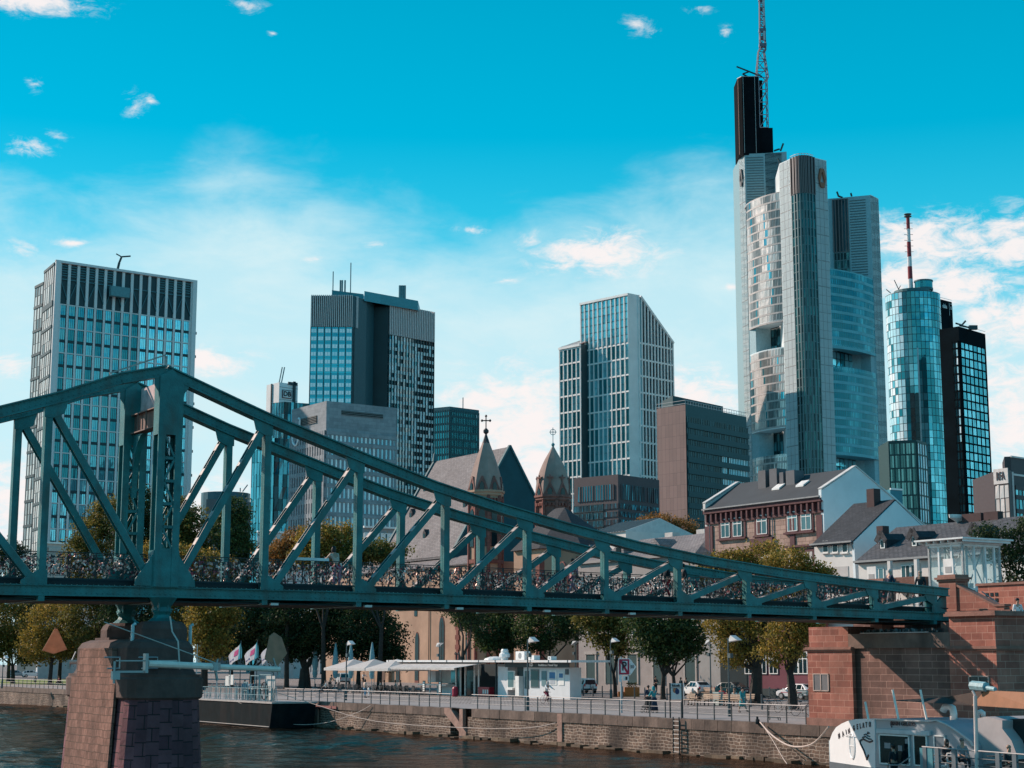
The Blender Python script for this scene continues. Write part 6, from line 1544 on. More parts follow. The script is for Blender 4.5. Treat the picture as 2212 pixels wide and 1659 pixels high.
def houses_white():
 # small white house with steep slate roof and gable to the right
 s = 88.0; tR = 50.05; tL = 55.7; ze = 15.05; sr = 93.4; zr = 19.0; sb_ = 98.5
 o = thing('white_house', 'white house with steep dark roof leaning against the tall gable', 'house', W(s, tR, 0))
 b = MB(); b.para(W(s, tR, 0), Q3 * (tL - tR), U3 * 9, Z3 * (ze - .1)); b.build('wall', PLASTER, o)
 g = MB(); g.extrude([W(s, tR - .2, 0), W(sb_ + 4, tR - .2, 0), W(sb_ + 4, tR - .2, zr - 6.1), W(sr, tR - .2, zr - .05), W(s - .35, tR - .2, ze - .3)], Q3 * .3); g.build('gable_wall', PLASTER_SHADE, o)
 r = MB(); r.extrude([W(s - .5, tR - .1, ze - .25), W(sr, tR - .1, zr + .12), W(sb_ + 4, tR - .1, zr - 6), W(sb_ + 4, tR - .1, zr - 6.3), W(sr, tR - .1, zr - .2), W(s - .45, tR - .1, ze - .5)], Q3 * (tL - tR)); r.build('roof', SLATE, o)
 g = MB(); g.bar(W(s - .58, tR - .1, ze - .25), W(s - .58, tL, ze - .25), .18, .16); g.tube([W(s - .5, tR + .1, ze - .4), W(s - .15, tR - .1, ze - 1.4), W(s - .15, tR - .1, ze - 5)], .09, 6); g.build('gutter', GUT, o)
 for x in (1781, 1817 - 1, 1852 - 16 + 14):
  pass
 for x in (1788 - 2, 1821 - 1 + 0, 1842): pass
 for zx0 in (1378, 1458, 1540):
  x = (2500 + zx0 * .452) / 1.75; house_window(o, s - .05, tx(x, s, 1185), zx(x, 1194, s), .78, 1.15, panes=1, glassm=BLUEDK, sill=PLASTER, transom=False)
 b = MB(); x0 = (2500 + 1400 * .452) / 1.75; x1 = (2500 + 1565 * .452) / 1.75
 b.para(W(s - .06, tx(x1, s, 1225), zx(x1, 1245, s)), Q3 * (tx(x0, s, 1225) - tx(x1, s, 1225)), U3 * .1, Z3 * (zx(x0, 1223, s) - zx(x0, 1245, s))); b.build('roller_shutter', mat('shutter_pale', (.45, .43, .42)), o)
 b = MB(); b.box(W(sr - .4, tx((2500 + 1800 * .452) / 1.75, sr, 1080), zr - .6), .9, 1.0, 1.9, U3, Q3); b.build('chimney', mat('chimney_brown', (.07, .04, .04), .9), o)
 # long house with slate roof
 s = 82.0; ze = 12.55; sr = 90.0; zr = 16.0; tL = 47.6; tR = 8.0
 o = thing('long_slate_house', 'long white house with broad slate roof and small dormers', 'house', W(s, 40, 0))
 b = MB(); b.para(W(s, tR, 0), Q3 * (tL - 4 - tR), U3 * 16, Z3 * (ze - .15)); b.build('wall', PLASTER, o)
 r = MB(); r.extrude([W(s - .5, tL - 4, ze - .2), W(sr, tL - 1, zr), W(sr + 8, tL, ze - .2), W(sr + 8, tL, ze - .5), W(s - .45, tL - 4, ze - .4)], Q3 * -(tL - tR)); r.build('roof', bricks('slate_mid', (0.075, 0.078, 0.085), (0.12, 0.12, 0.13), (0.03, 0.03, 0.035), .55, .3, .028, .8, bump=.9, var=.2, vs=.25), o)
 g = MB(); g.bar(W(s - .58, tR, ze - .22), W(s - .58, tL - 4, ze - .22), .18, .18); g.build('gutter', GUT, o)
 k = (zr - ze + .2) / (sr - s + .5)
 for x, y in ((1937, 1188), (1949 + 114 - 2, 1184), (2110 + 30, 1166)):
  x = {1937: 1907.5, 2061: 1976, 2140: 2108}[x]
  so = 2.4; zz = ze - .2 + k * (so + .5); t = tx(x, s + so, y)
  d = MB(); d.extrude([W(s + so, t - .42, zz - .1), W(s + so, t + .42, zz - .1), W(s + so, t + .42, zz + .8), W(s + so, t, zz + 1.35), W(s + so, t - .42, zz + .8)], U3 * 2.6 + Z3 * .1); do = d.build('dormer', SLATE, o)
  f = MB(); f.para(W(s + so - .06, t - .27, zz + .02), U3 * .08, Q3 * .54, Z3 * .85); f.build('window', WHITEW, do)
  f = MB(); f.para(W(s + so - .08, t - .16, zz + .12), U3 * .05, Q3 * .32, Z3 * .62); f.build('pane', BLUEDK, do)
  f = MB();
  for sg in (-1, 1): f.bar(W(s + so - .25, t + sg * .62, zz + .62), W(s + so - .25, t, zz + 1.5), .5, .07, U3);
  f.build('dormer_roof', SLATE, do)
 for x0, x1, y0, y1 in ((1888, 1911, 1228, 1250), (1948, 1968, 1221, 1246), (1969, 1988, 1219, 1240)):
  w = (x1 - x0) / 18.5; house_window(o, s - .05, tx((x0 + x1) / 2, s, 1235), zx(x0, y1, s) - .9, w, zx(x0, y0, s) - zx(x0, y1, s) + .9, panes=2, glassm=PANE if x0 < 1960 else BLUEDK, transom=False)
 b = MB(); b.para(W(s - 1.2, tx(2005, s, 1250), zx(1960, 1258, s) - .9), Q3 * (tx(1945, s, 1250) - tx(2005, s, 1250)), U3 * 1.2, Z3 * 1.3); b.build('balcony', bricks('balcony_brick', (.16, .08, .06), (.2, .1, .08), (.1, .06, .05), .3, .09, .01, .9), o)
 b = MB();
 for x in (1943, 2001): b.box(W(s - 1.1, tx(x, s, 1250), 3), .3, .35, ze - 3.4, U3, Q3)
 b.build('balcony_post', PLASTER, o)
 b = MB(); p = PS(2082 - 14, 1124, sr - .3); b.lathe(p, [(.1, -.8), (.1, -.2), (1.0, .2), (1.05, .5), (.9, .5)], 14, sy=.35, rot=.6); b.build('satellite_dish', WHITEW, o)
 b = MB()
 for x, w_ in ((2104, 2.2), (2146, 1.6)): b.box(W(sr, tx(x, sr, 1120), zr - .3), .7, w_, .9, U3, Q3)
 b.box(W(s + 4, tL - 3.2, zr - 1.5), .8, .8, 1.3, U3, Q3)
 b.build('chimney', mat('chimney_brown', (.07, .04, .04)), o)
 # pale classical building behind the trees under the bridge
 s = 92.0; tR, tL = tx(1512, s, 1400), tx(1250, s, 1400)
 o = thing('classical_building', 'pale grey classical building with tall dark doors behind the street trees', 'building', W(s, tR, 0))
 pl = mat('grey_render', (.30, .27, .26), .85, var=.12, vs=.6); b = MB(); b.para(W(s, tR, 0), Q3 * (tL - tR), U3 * 14, Z3 * 15.2); b.build('wall', pl, o)
 r = MB(); r.prism([xy(W(s - .4, tR, 0)), xy(W(s - .4, tL, 0)), xy(W(s + 14, tL, 0)), xy(W(s + 14, tR, 0))], 15.2, 15.5); r.build('cornice', pl, o)
 r = MB(); q = [W(s - .3, tR, 15.5), W(s - .3, tL, 15.5), W(s + 14, tL, 15.5), W(s + 14, tR, 15.5)]; m1, m2 = W(s + 6, tR + 5, 18.2), W(s + 6, tL - 5, 18.2)
 r.poly([q[0], q[1], m2, m1]); r.poly([q[2], q[3], m1, m2]); r.poly([q[1], q[2], m2]); r.poly([q[3], q[0], m1]); r.build('roof', SLATE_L, o)
 for x in (1320, 1352 + 16, 1405 + 19, 1440 + 53, 1258 + 20):
  t = tx(x, s, 1480)
  f = MB(); f.para(W(s - .08, t - .85, .9), U3 * .1, Q3 * 1.7, Z3 * 3.3); f.build('door', mat('door_teal', (.01, .05, .055), .5), o)
  f = MB()
  for q in (-1.15, .9): f.para(W(s - .14, t + q, .9), U3 * .16, Q3 * .25, Z3 * 3.4)
  f.para(W(s - .2, t - 1.3, 4.3), U3 * .25, Q3 * 2.6, Z3 * .35); f.build('door_surround', mat('surround', (.36, .33, .31), .8), o)
  for z in (6.5, 10.8): house_window(o, s - .05, t, z, 1.3, 2.4, panes=2, glassm=BLUEDK)
 f = MB(); t = tx(1376, s, 1460); f.extrude([W(s - .5, t - 1.9, 4.9), W(s - .5, t + 1.9, 4.9), W(s - .5, t, 5.8)], U3 * .5); f.build('pediment', mat('surround', (.36, .33, .31)), o)
 for t in (tR + 9, tR + 16, tR + 22):
  d = MB(); d.extrude([W(s + .8, t - 1.0, 15.6), W(s + .8, t + 1.0, 15.6), W(s + .8, t + 1.0, 16.8), W(s + .8, t, 17.6), W(s + .8, t - 1.0, 16.8)], U3 * 3); do = d.build('dormer', SLATE_L, o)
  f = MB(); f.para(W(s + .74, t - .45, 16.0), U3 * .08, Q3 * .9, Z3 * .9); f.build('window', BLUEDK, do)
 # gap building between: tall pale slab edge and dark passage
 o = thing('narrow_building', 'grey rendered building corner beside the dark passage', 'building', W(90, tx(1545, 90, 1450), 0))
 b = MB(); a, c = tx(1616, 90, 1450), tx(1512, 90, 1450); b.para(W(90, a, 0), Q3 * (c - a), U3 * 3, Z3 * 10.5); b.build('wall', mat('render_grey', (.30, .29, .28), .85, var=.1), o)
 b = MB(); a, c = tx(1613, 89.9, 1450), tx(1556, 89.9, 1450); b.para(W(89.9, a, 0), Q3 * (c - a), U3 * .2, Z3 * 8.2); b.build('gateway', mat('passage_dark', (.005, .02, .025), .9), o)
 # low roofs behind, between church and sandstone house
 sz = 105.0
 o = thing('roofs_house', 'pale house with hipped slate roofs below the autumn tree', 'house', W(sz, tx(1420, sz), 0))
 a, c = tx(1530, sz), tx(1300, sz); b = MB(); b.para(W(sz, a, 0), Q3 * (c - a), U3 * 12, Z3 * (zx(1420, 1192, sz))); b.build('wall', mat('cream_render', (.40, .33, .29), .85, var=.1), o)
 zt_ = zx(1420, 1192, sz); b = MB(); q = [W(sz - .5, a, zt_), W(sz - .5, c, zt_), W(sz + 12, c, zt_), W(sz + 12, a, zt_)]; zr_ = zx(1420, 1163, sz + 6); m1, m2 = W(sz + 6, a + 3, zr_), W(sz + 6, c - 5, zr_)
 b.poly([q[0], q[1], m2, m1]); b.poly([q[2], q[3], m1, m2]); b.poly([q[1], q[2], m2]); b.poly([q[3], q[0], m1]); b.build('roof', SLATE_L, o)
 b = MB()
 for x in (1452, 1516 + 5): b.box(W(sz + 3, tx(x, sz + 3), zt_), 1.2, 1.6, 2.6, U3, Q3)
 b.build('chimney', mat('chimney_pale', (.5, .48, .46), .8), o)
 for x in (1345 - 10, 1404):
  t = tx(x, sz); d = MB(); d.extrude([W(sz, t - 2, zt_), W(sz, t + 2, zt_), W(sz, t, zt_ + 1.7)], U3 * 4); d.build('dormer', SLATE_L, o)
 # white glazed ridge roof
 o = thing('ribbed_roof_building', 'building with pale ribbed metal roof right of the church choir', 'building', W(112, tx(1340, 112), 0))
 s = 112.0; a, c = tx(1352, s), tx(1268, s); z0_, z1_ = zx(1300, 1153, s), zx(1300, 1134, s + 6); b = MB(); b.para(W(s, a, 0), Q3 * (c - a), U3 * 12, Z3 * z0_); b.build('wall', PLASTER, o)
 b = MB(); b.extrude([W(s - .3, a, z0_), W(s + 6, a, z1_), W(s + 12, a, z0_)], Q3 * (c - a)); b.build('roof', mat('metal_pale', (.55, .55, .55), .4), o)
 b = MB(); n = 14
 for i in range(n): t = a + (c - a) * (i + .5) / n; b.bar(W(s - .3, t, z0_ + .05), W(s + 6, t, z1_ + .05), .12, .12)
 b.build('roof_ribs', mat('rib_dark2', (.12, .15, .16), .6), o)
houses_white()
# ================================================================= the church
def church():
 o = thing('church', 'gothic church with steep slate roof and two octagonal pointed turrets', 'church', W(110, 163, 0))
 sR, zR, sN, zE, tR, tL = 121.0, 38.4, 110.5, 21.1, 163.1, 187.6
 cream = mat('church_plaster', (.44, .285, .20), .9, var=.16, vs=.4, bump=.15, stain=((.24, .15, .11), .15, .5)); redst = bricks('church_red', (.20, .075, .065), (.27, .11, .09), (.14, .06, .05), .9, .5, .02, .9, bump=.3); tealg = mat('gable_slate', (.012, .075, .095), .8, var=.15, vs=.5)
 # nave
 b = MB(); b.para(W(sN, tR, 0), Q3 * (tL - tR + 3), U3 * (2 * (sR - sN)), Z3 * (zE - .1)); b.build('wall', cream, o)
 r = MB(); r.extrude([W(sN - .6, tR + .1, zE - .9), W(sR, tR + .1, zR), W(2 * sR - sN + .6, tR + .1, zE - .9), W(2 * sR - sN + .6, tR + .1, zE - 1.3), W(sN - .5, tR + .1, zE - 1.3)], Q3 * (tL - tR)); r.build('roof', SLATE_L, o)
 g = MB(); g.extrude([W(sN - .3, tR - .1, 8), W(sN - .3, tR - .1, zE - .6), W(sR, tR - .1, zR + .1), W(2 * sR - sN + .3, tR - .1, zE - .6), W(2 * sR - sN + .3, tR - .1, 8)], Q3 * .2); g.build('gable', tealg, o)
 v = MB()
 for t in (tR - .1, tL + .1): v.bar(W(sN - .6, t, zE - .8), W(sR, t, zR + .2), .5, .3); v.bar(W(sR, t, zR + .2), W(2 * sR - sN + .6, t, zE - .8), .5, .3)
 v.lathe(W(sR, tL + .1, zR), [(.5, 0), (.3, 1.2), (.08, 1.6), (.08, 3)], 6); v.build('verge', mat('verge_teal', (.03, .12, .14), .7), o)
 k = (zR - zE + .9) / (sR - sN + .6)
 def dormer(s, t, sc=1.0):
  z = zE - .9 + k * (s - sN + .6); d = MB(); d.extrude([W(s, t - .45 * sc, z - .3), W(s, t + .45 * sc, z - .3), W(s, t + .45 * sc, z + .7 * sc), W(s, t, z + 1.3 * sc), W(s, t - .45 * sc, z + .7 * sc)], U3 * 1.6); do = d.build('dormer', SLATE, o)
  f = MB(); f.para(W(s - .05, t - .25 * sc, z), U3 * .06, Q3 * .5 * sc, Z3 * .6 * sc); f.build('opening', BLUEDK, do)
 for x, y in ((917, 1060), (887, 1117), (916, 1162), (1003, 1093)):
  # find the roof point under this pixel
  bs = None
  for i in range(40):
   s = sN + i * .26; q = PS(x, y, s); e_ = abs(q.z - (zE - .9 + k * (s - sN + .6)))
   if bs is None or e_ < bs[0]: bs = (e_, s, st(q)[1])
  dormer(bs[1], bs[2], 1.15)
 for x, y in ((970 + 0, 1051), (989, 1046)):
  pass
 # aisle in front, lower
 sA = 108.4; tA1 = 205; tA0 = 150
 b = MB(); b.para(W(sA, tA0, 0), Q3 * (tA1 - tA0), U3 * 6, Z3 * 18.6); b.build('aisle_wall', cream, o)
 r = MB(); r.extrude([W(sA - .4, tA0, 18.4), W(sN + .3, tA0, 20.0), W(sN + .3, tA0, 18.2), W(sA - .3, tA0, 18.2)], Q3 * (tA1 - tA0)); r.build('aisle_roof', SLATE_L, o)
 def lancet(x, y0, y1, w, s=sA, m=None, nm='lancet_window'):
  t = tx(x, s, (y0 + y1) / 2); z0, z1 = zx(x, y1, s), zx(x, y0, s); sp = w * 1.25
  pts = [W(s - .1, t - w / 2, z0), W(s - .1, t + w / 2, z0), W(s - .1, t + w / 2, z1 - sp)]
  for i in range(1, 7): a = i / 6; pts.append(W(s - .1, t + w / 2 * math.cos(a * math.pi / 2) ** 1.0, z1 - sp + sp * math.sin(a * math.pi / 2) ** .9))
  for i in range(5, 0, -1): a = i / 6; pts.append(W(s - .1, t - w / 2 * math.cos(a * math.pi / 2), z1 - sp + sp * math.sin(a * math.pi / 2) ** .9))
  pts.append(W(s - .1, t - w / 2, z1 - sp))
  f = MB(); cen = sum(pts, Vector()) / len(pts); f.extrude([cen + (p - cen) * 1.10 + U3 * .02 for p in pts], U3 * .3); fo = f.build(nm, redst, o)
  f = MB(); f.extrude(pts, U3 * .08); f.build('leaded_pane', mat('leaded', (.012, .03, .036), .3, var=.3, vs=3), fo)
  if w > 1.2:
   f = MB(); f.para(W(s - .14, t - .05, z0), U3 * .05, Q3 * .1, Z3 * (z1 - z0 - .8));
   for q in range(1, 7): f.para(W(s - .13, t - w / 2, z0 + (z1 - sp - z0) * q / 6), U3 * .04, Q3 * w, Z3 * .06)
   f.build('tracery', mat('tracery', (.05, .05, .055), .8), fo)
 lancet(901, 1367, 1470, 1.15); lancet(954.5, 1333, 1475, 1.5); lancet(1012, 1329, 1478, 1.5); lancet(1180, 1390, 1478, 1.3); lancet(860, 1405, 1475, 1.2)
 f = MB(); t = tx(898.5, sA, 1320); f.para(W(sA - .08, t - .45, zx(898, 1331, sA)), U3 * .1, Q3 * .9, Z3 * (zx(898, 1309, sA) - zx(898, 1331, sA))); f.build('window', BLUEDK, o)
 # red quoins
 random.seed(9)
 for x in (989, 1076 - 4):
  q = MB(); t = tx(x, sA, 1400); z = 0; i = 0
  while z < 17.6: h = .75; w_ = 1.15 if i % 2 else .65; q.para(W(sA - .16 - .02 * (i % 2), t - w_ / 2, z), U3 * .25, Q3 * w_, Z3 * (h - .02)); z += h; i += 1
  q.build('buttress_quoins', redst, o)
 dp = MB(); dp.bar(W(sA - .15, tx(928, sA, 1400), 0), W(sA - .15, tx(928, sA, 1400), 18), .12, .12); dp.build('downpipe', mat('pipe_dark', (.03, .05, .055)), o)
 # portal of yellow stone
 f = MB(); f.para(W(sA - .6, tx(846, sA, 1450), 0), Q3 * (tx(816, sA, 1450) - tx(846, sA, 1450)), U3 * .7, Z3 * (zx(830, 1426, sA))); f.build('portal', mat('portal_stone', (.42, .26, .17), .85, var=.3, vs=1.5, bump=.4), o)
 f = MB(); f.para(W(sA - .64, tx(839, sA, 1450), 0), Q3 * (tx(824, sA, 1450) - tx(839, sA, 1450)), U3 * .1, Z3 * 3.8); f.build('door', mat('door_wood', (.12, .07, .05), .8), o)
 lower = mat('low_wall', (.33, .23, .18), .9, var=.3, vs=.8, bump=.5)
 # turrets
 TS = mat('spire_stone', (.36, .255, .22), .85, var=.2, vs=.5, bump=.25, stain=((.17, .11, .095), .25, .55)); TB = mat('turret_red', (.22, .10, .085), .85, var=.35, vs=1.2, bump=.4)
 def turret(x, yc, ya, yb, Y, rpx, bulge, lab_cross, low):
  to = PY(x, yc, Y); r = rpx / F_PX * (Y * 1.0); zc = to.z; za = PY(x, ya, Y).z; base = Vector((to.x, to.y, 0)); ph = R(22.5) + math.atan2(Q.y, Q.x)
  body = MB(); zb_ = PY(x, yb, Y).z
  body.lathe(base, [(r * .90, 0), (r * .90, zc - 1.0), (r * 1.0, zc - .7), (r * 1.0, zc - .45), (r * 1.07, zc - .3), (r * 1.07, zc)], 8, ph=ph); body.build('turret_body', cream if low else TB, o)
  # corner shafts and arcade
  q = MB()
  for i in range(8):
   a = ph + math.tau * i / 8; p = base + Vector((math.cos(a), math.sin(a), 0)) * r * .92; q.tube([p, p + Z3 * (zc - .8)], .28 * r / 2.7, 5)
   a2 = a + math.tau / 16; ap = base + Vector((math.cos(a2), math.sin(a2), 0)) * r * .90 * math.cos(math.pi / 8); e = Vector((-math.sin(a2), math.cos(a2), 0)); n = Vector((math.cos(a2), math.sin(a2), 0))
   for kk in range(3): q.extrude([ap + n * .02 + e * ((kk - 1) * r * .22 - r * .09) + Z3 * (zc - 1.2), ap + n * .02 + e * ((kk - 1) * r * .22 + r * .09) + Z3 * (zc - 1.2), ap + n * .02 + e * ((kk - 1) * r * .22 + r * .05) + Z3 * (zc - 1.65), ap + n * .02 + e * ((kk - 1) * r * .22 - r * .05) + Z3 * (zc - 1.65)], n * .3)
   if low:
    for zz, hh in ((zc - 8.5, 3.0), (zc - 15.5, 2.6), (zc - 5.2, 2.2)): q.extrude([ap + e * (r * .26) + Z3 * zz, ap + e * (-r * .26) + Z3 * zz, ap + e * (-r * .26) + Z3 * (zz + hh), ap + Z3 * (zz + hh + r * .28), ap + e * (r * .26) + Z3 * (zz + hh)], n * .12)
    q.extrude([ap + e * r * .3 - Z3 * 0 + Z3 * (zc - 11), ap - e * r * .3 + Z3 * (zc - 11), ap - e * r * .36 + Z3 * (zc - 10.4), ap + e * r * .36 + Z3 * (zc - 10.4)], n * .25)
  q.build('turret_arcade', redst, o)
  w = MB()
  for i in range(8):
   a2 = ph + math.tau * (i + .5) / 8; n = Vector((math.cos(a2), math.sin(a2), 0)); e = Vector((-n.y, n.x, 0)); ap = base + n * (r * .90 * math.cos(math.pi / 8) + (.16 if low else .06))
   for zz, hh in (((zc - 8.5, 2.7), (zc - 15.5, 2.3), (zc - 5.2, 1.9)) if low else ((zc - 4.6, 1.5),)):
    w.extrude([ap + e * (r * .17) + Z3 * zz, ap + e * (-r * .17) + Z3 * zz, ap + e * (-r * .17) + Z3 * (zz + hh), ap + Z3 * (zz + hh + r * .18), ap + e * (r * .17) + Z3 * (zz + hh)], n * .05)
  w.build('belfry_openings', BLUEDK, o)
  # spire
  H = za - zc; prof = []
  for i in range(9):
   u = i / 8; rr = r * (1 - u ** (2.0 if bulge else 1.4)); prof.append((max(rr, .12), H * u))
  sp = MB(); sp.lathe(base + Z3 * zc, prof, 8, ph=ph); sp.build('spire', TS, o)
  gb = MB(); wn = MB()
  for i in range(8):
   a2 = ph + math.tau * (i + .5) / 8; n = Vector((math.cos(a2), math.sin(a2), 0)); e = Vector((-n.y, n.x, 0)); ap = base + n * (r * math.cos(math.pi / 8)) + Z3 * zc; hw = r * .33; hh = H * .24
   pk = ap - n * r * (.02 if bulge else .07) + Z3 * hh
   for sg in (-1, 1): gb.bar(ap + e * hw * sg, pk, .22, .16, n)
   gb.extrude([ap + e * hw - n * .3, ap - e * hw - n * .3, pk - n * .3], n * .32)
   wn.extrude([ap + e * hw * .36 + n * .04, ap - e * hw * .36 + n * .04, ap - e * hw * .36 + Z3 * hh * .38 + n * .04, ap + Z3 * hh * .6 + n * .04, ap + e * hw * .36 + Z3 * hh * .38 + n * .04], n * .05)
   if bulge: gb.bar(pk, pk + Z3 * 1.2, .2, .2); gb.bar(pk + Z3 * .8 - e * .5, pk + Z3 * .8 + e * .5, .2, .2)
  gb.build('gablets', TB, o); wn.build('gablet_openings', BLUEDK, o)
  cr = MB(); t0 = base + Z3 * za
  if not bulge:
   cr.lathe(t0 - Z3 * 1.4, [(.6, 0), (.2, 1.2), (.15, 1.4)], 8); cr.lathe(t0, [(.15, 0), (.42, .28), (.42, .6), (.15, .9)], 8); cr.bar(t0 + Z3 * .9, t0 + Z3 * 2.9, .16, .16)
   e = Vector((1, 0, 0)); cr.bar(t0 + Z3 * 2.1 - e * .6, t0 + Z3 * 2.1 + e * .6, .16, .16)
   for d in (Vector((.62, 0, 2.1)), Vector((-.62, 0, 2.1)), Vector((0, 0, 2.8))): cr.lathe(t0 + d - Z3 * .2, [(.08, 0), (.21, .2), (.08, .4)], 6)
  else:
   cr.lathe(t0 - Z3 * 1.6, [(.5, 0), (.2, 1.4), (.15, 1.6)], 8); cr.lathe(t0, [(.15, 0), (.3, .25), (.15, .5)], 8); cr.bar(t0, t0 + Z3 * 2.9, .1, .1)
   cr.bar(t0 + Z3 * 2.2 - Vector((.55, 0, 0)), t0 + Z3 * 2.2 + Vector((.55, 0, 0)), .1, .1)
   for a in range(8): cr.bar(t0 + Z3 * 2.2 + Vector((math.cos(a * .785) * .45, 0, math.sin(a * .785) * .45)), t0 + Z3 * 2.2 + Vector((math.cos((a + 1) * .785) * .45, 0, math.sin((a + 1) * .785) * .45)), .08, .08)
  cr.build('finial_cross', mat('cross_dark', (.035, .03, .035), .6) if not bulge else mat('cross_teal', (.05, .25, .28), .5), o)
 turret(1049.5, 1061, 938, 1240, 250, 39, False, '', True)
 turret(1195, 1071.6, 964, 1120, 252, 39.5, True, '', False)
 # choir with polygonal hipped roof
 sC = 104.5; zeC = zx(1150, 1187, sC); t1 = tx(1110, sC); t2 = tx(1236, sC + 2); sM = sC + 7; sBk = sC + 14
 plan = [(sC, t1), (sC, t2 + 5), (sC + 3.5, t2), (sC + 10.5, t2), (sBk, t2 + 5), (sBk, t1)]
 b = MB(); b.prism([xy(W(s, t, 0)) for s, t in plan], 0, zeC); b.build('choir_wall', cream, o)
 zr = PS(1219.7, 1096, sM).z; apx = W(sM, tx(1219.7, sM, 1096), zr); far = W(sM, t1, zr); rr = MB(); P = [W(s, t, zeC) for s, t in [(sC - .6, t1), (sC - .6, t2 + 4.6), (sC + 3.2, t2 - .6), (sC + 10.8, t2 - .6), (sBk + .6, t2 + 4.6), (sBk + .6, t1)]]
 rr.poly([P[0], P[1], apx, far]); rr.poly([P[1], P[2], apx]); rr.poly([P[2], P[3], apx]); rr.poly([P[3], P[4], apx]); rr.poly([P[4], P[5], far, apx]); rr.poly([P[5], P[0], far]); rr.build('choir_roof', SLATE, o)
 for x in (1160, 1215):
  lancet(x - 0, 1215, 1300, 2.4, sC)
 vt = MB();
 for s, t in plan[1:4]: p = W(s, t, 0); vt.box(p, 1.0, 1.0, zeC - 1.2, U3, Q3)
 vt.build('choir_buttress', redst, o)
church()
# ================================================================= trees
import numpy as np
def leaf_mat(name, c1, c2, c3=None):
 if name in MATS: return MATS[name]
 m = bpy.data.materials.new(name); m.use_nodes = True; nt = m.node_tree; N = nt.nodes; L = nt.links; p = N['Principled BSDF']
 p.inputs['Roughness'].default_value = .6; p.inputs['Specular IOR Level'].default_value = .3
 at = N.new('ShaderNodeAttribute'); at.attribute_name = 'rnd'; r = N.new('ShaderNodeValToRGB'); L.new(at.outputs['Fac'], r.inputs[0])
 e = r.color_ramp.elements; e[0].position = .05; e[0].color = (*c1, 1); e[1].position = .8; e[1].color = (*c2, 1)
 if c3: q = e.new(.98); q.color = (*c3, 1)
 L.new(r.outputs[0], p.inputs['Base Color'])
 tr = N.new('ShaderNodeBsdfTranslucent'); L.new(r.outputs[0], tr.inputs[0]); ms = N.new('ShaderNodeMixShader'); ms.inputs[0].default_value = .42
 L.new(p.outputs[0], ms.inputs[1]); L.new(tr.outputs[0], ms.inputs[2]); L.new(ms.outputs[0], N['Material Output'].inputs[0])
 MATS[name] = m; return m
LEAF = {
 'dark': leaf_mat('leaf_dark', (0.011, 0.031, 0.017), (0.049, 0.077, 0.025), (0.140, 0.140, 0.042)),
 'green': leaf_mat('leaf_green', (0.017, 0.049, 0.025), (0.084, 0.119, 0.031), (0.224, 0.210, 0.070)),
 'olive': leaf_mat('leaf_olive', (0.042, 0.059, 0.017), (0.210, 0.175, 0.039), (0.476, 0.336, 0.098)),
 'gold': leaf_mat('leaf_gold', (0.077, 0.077, 0.017), (0.364, 0.252, 0.049), (0.700, 0.448, 0.140)),
 'rust': leaf_mat('leaf_rust', (0.084, 0.070, 0.028), (0.392, 0.182, 0.049), (0.630, 0.308, 0.112)),
}
BARK = mat('bark', (0.035, 0.028, 0.024), .9, var=.4, vs=3, bump=.6)
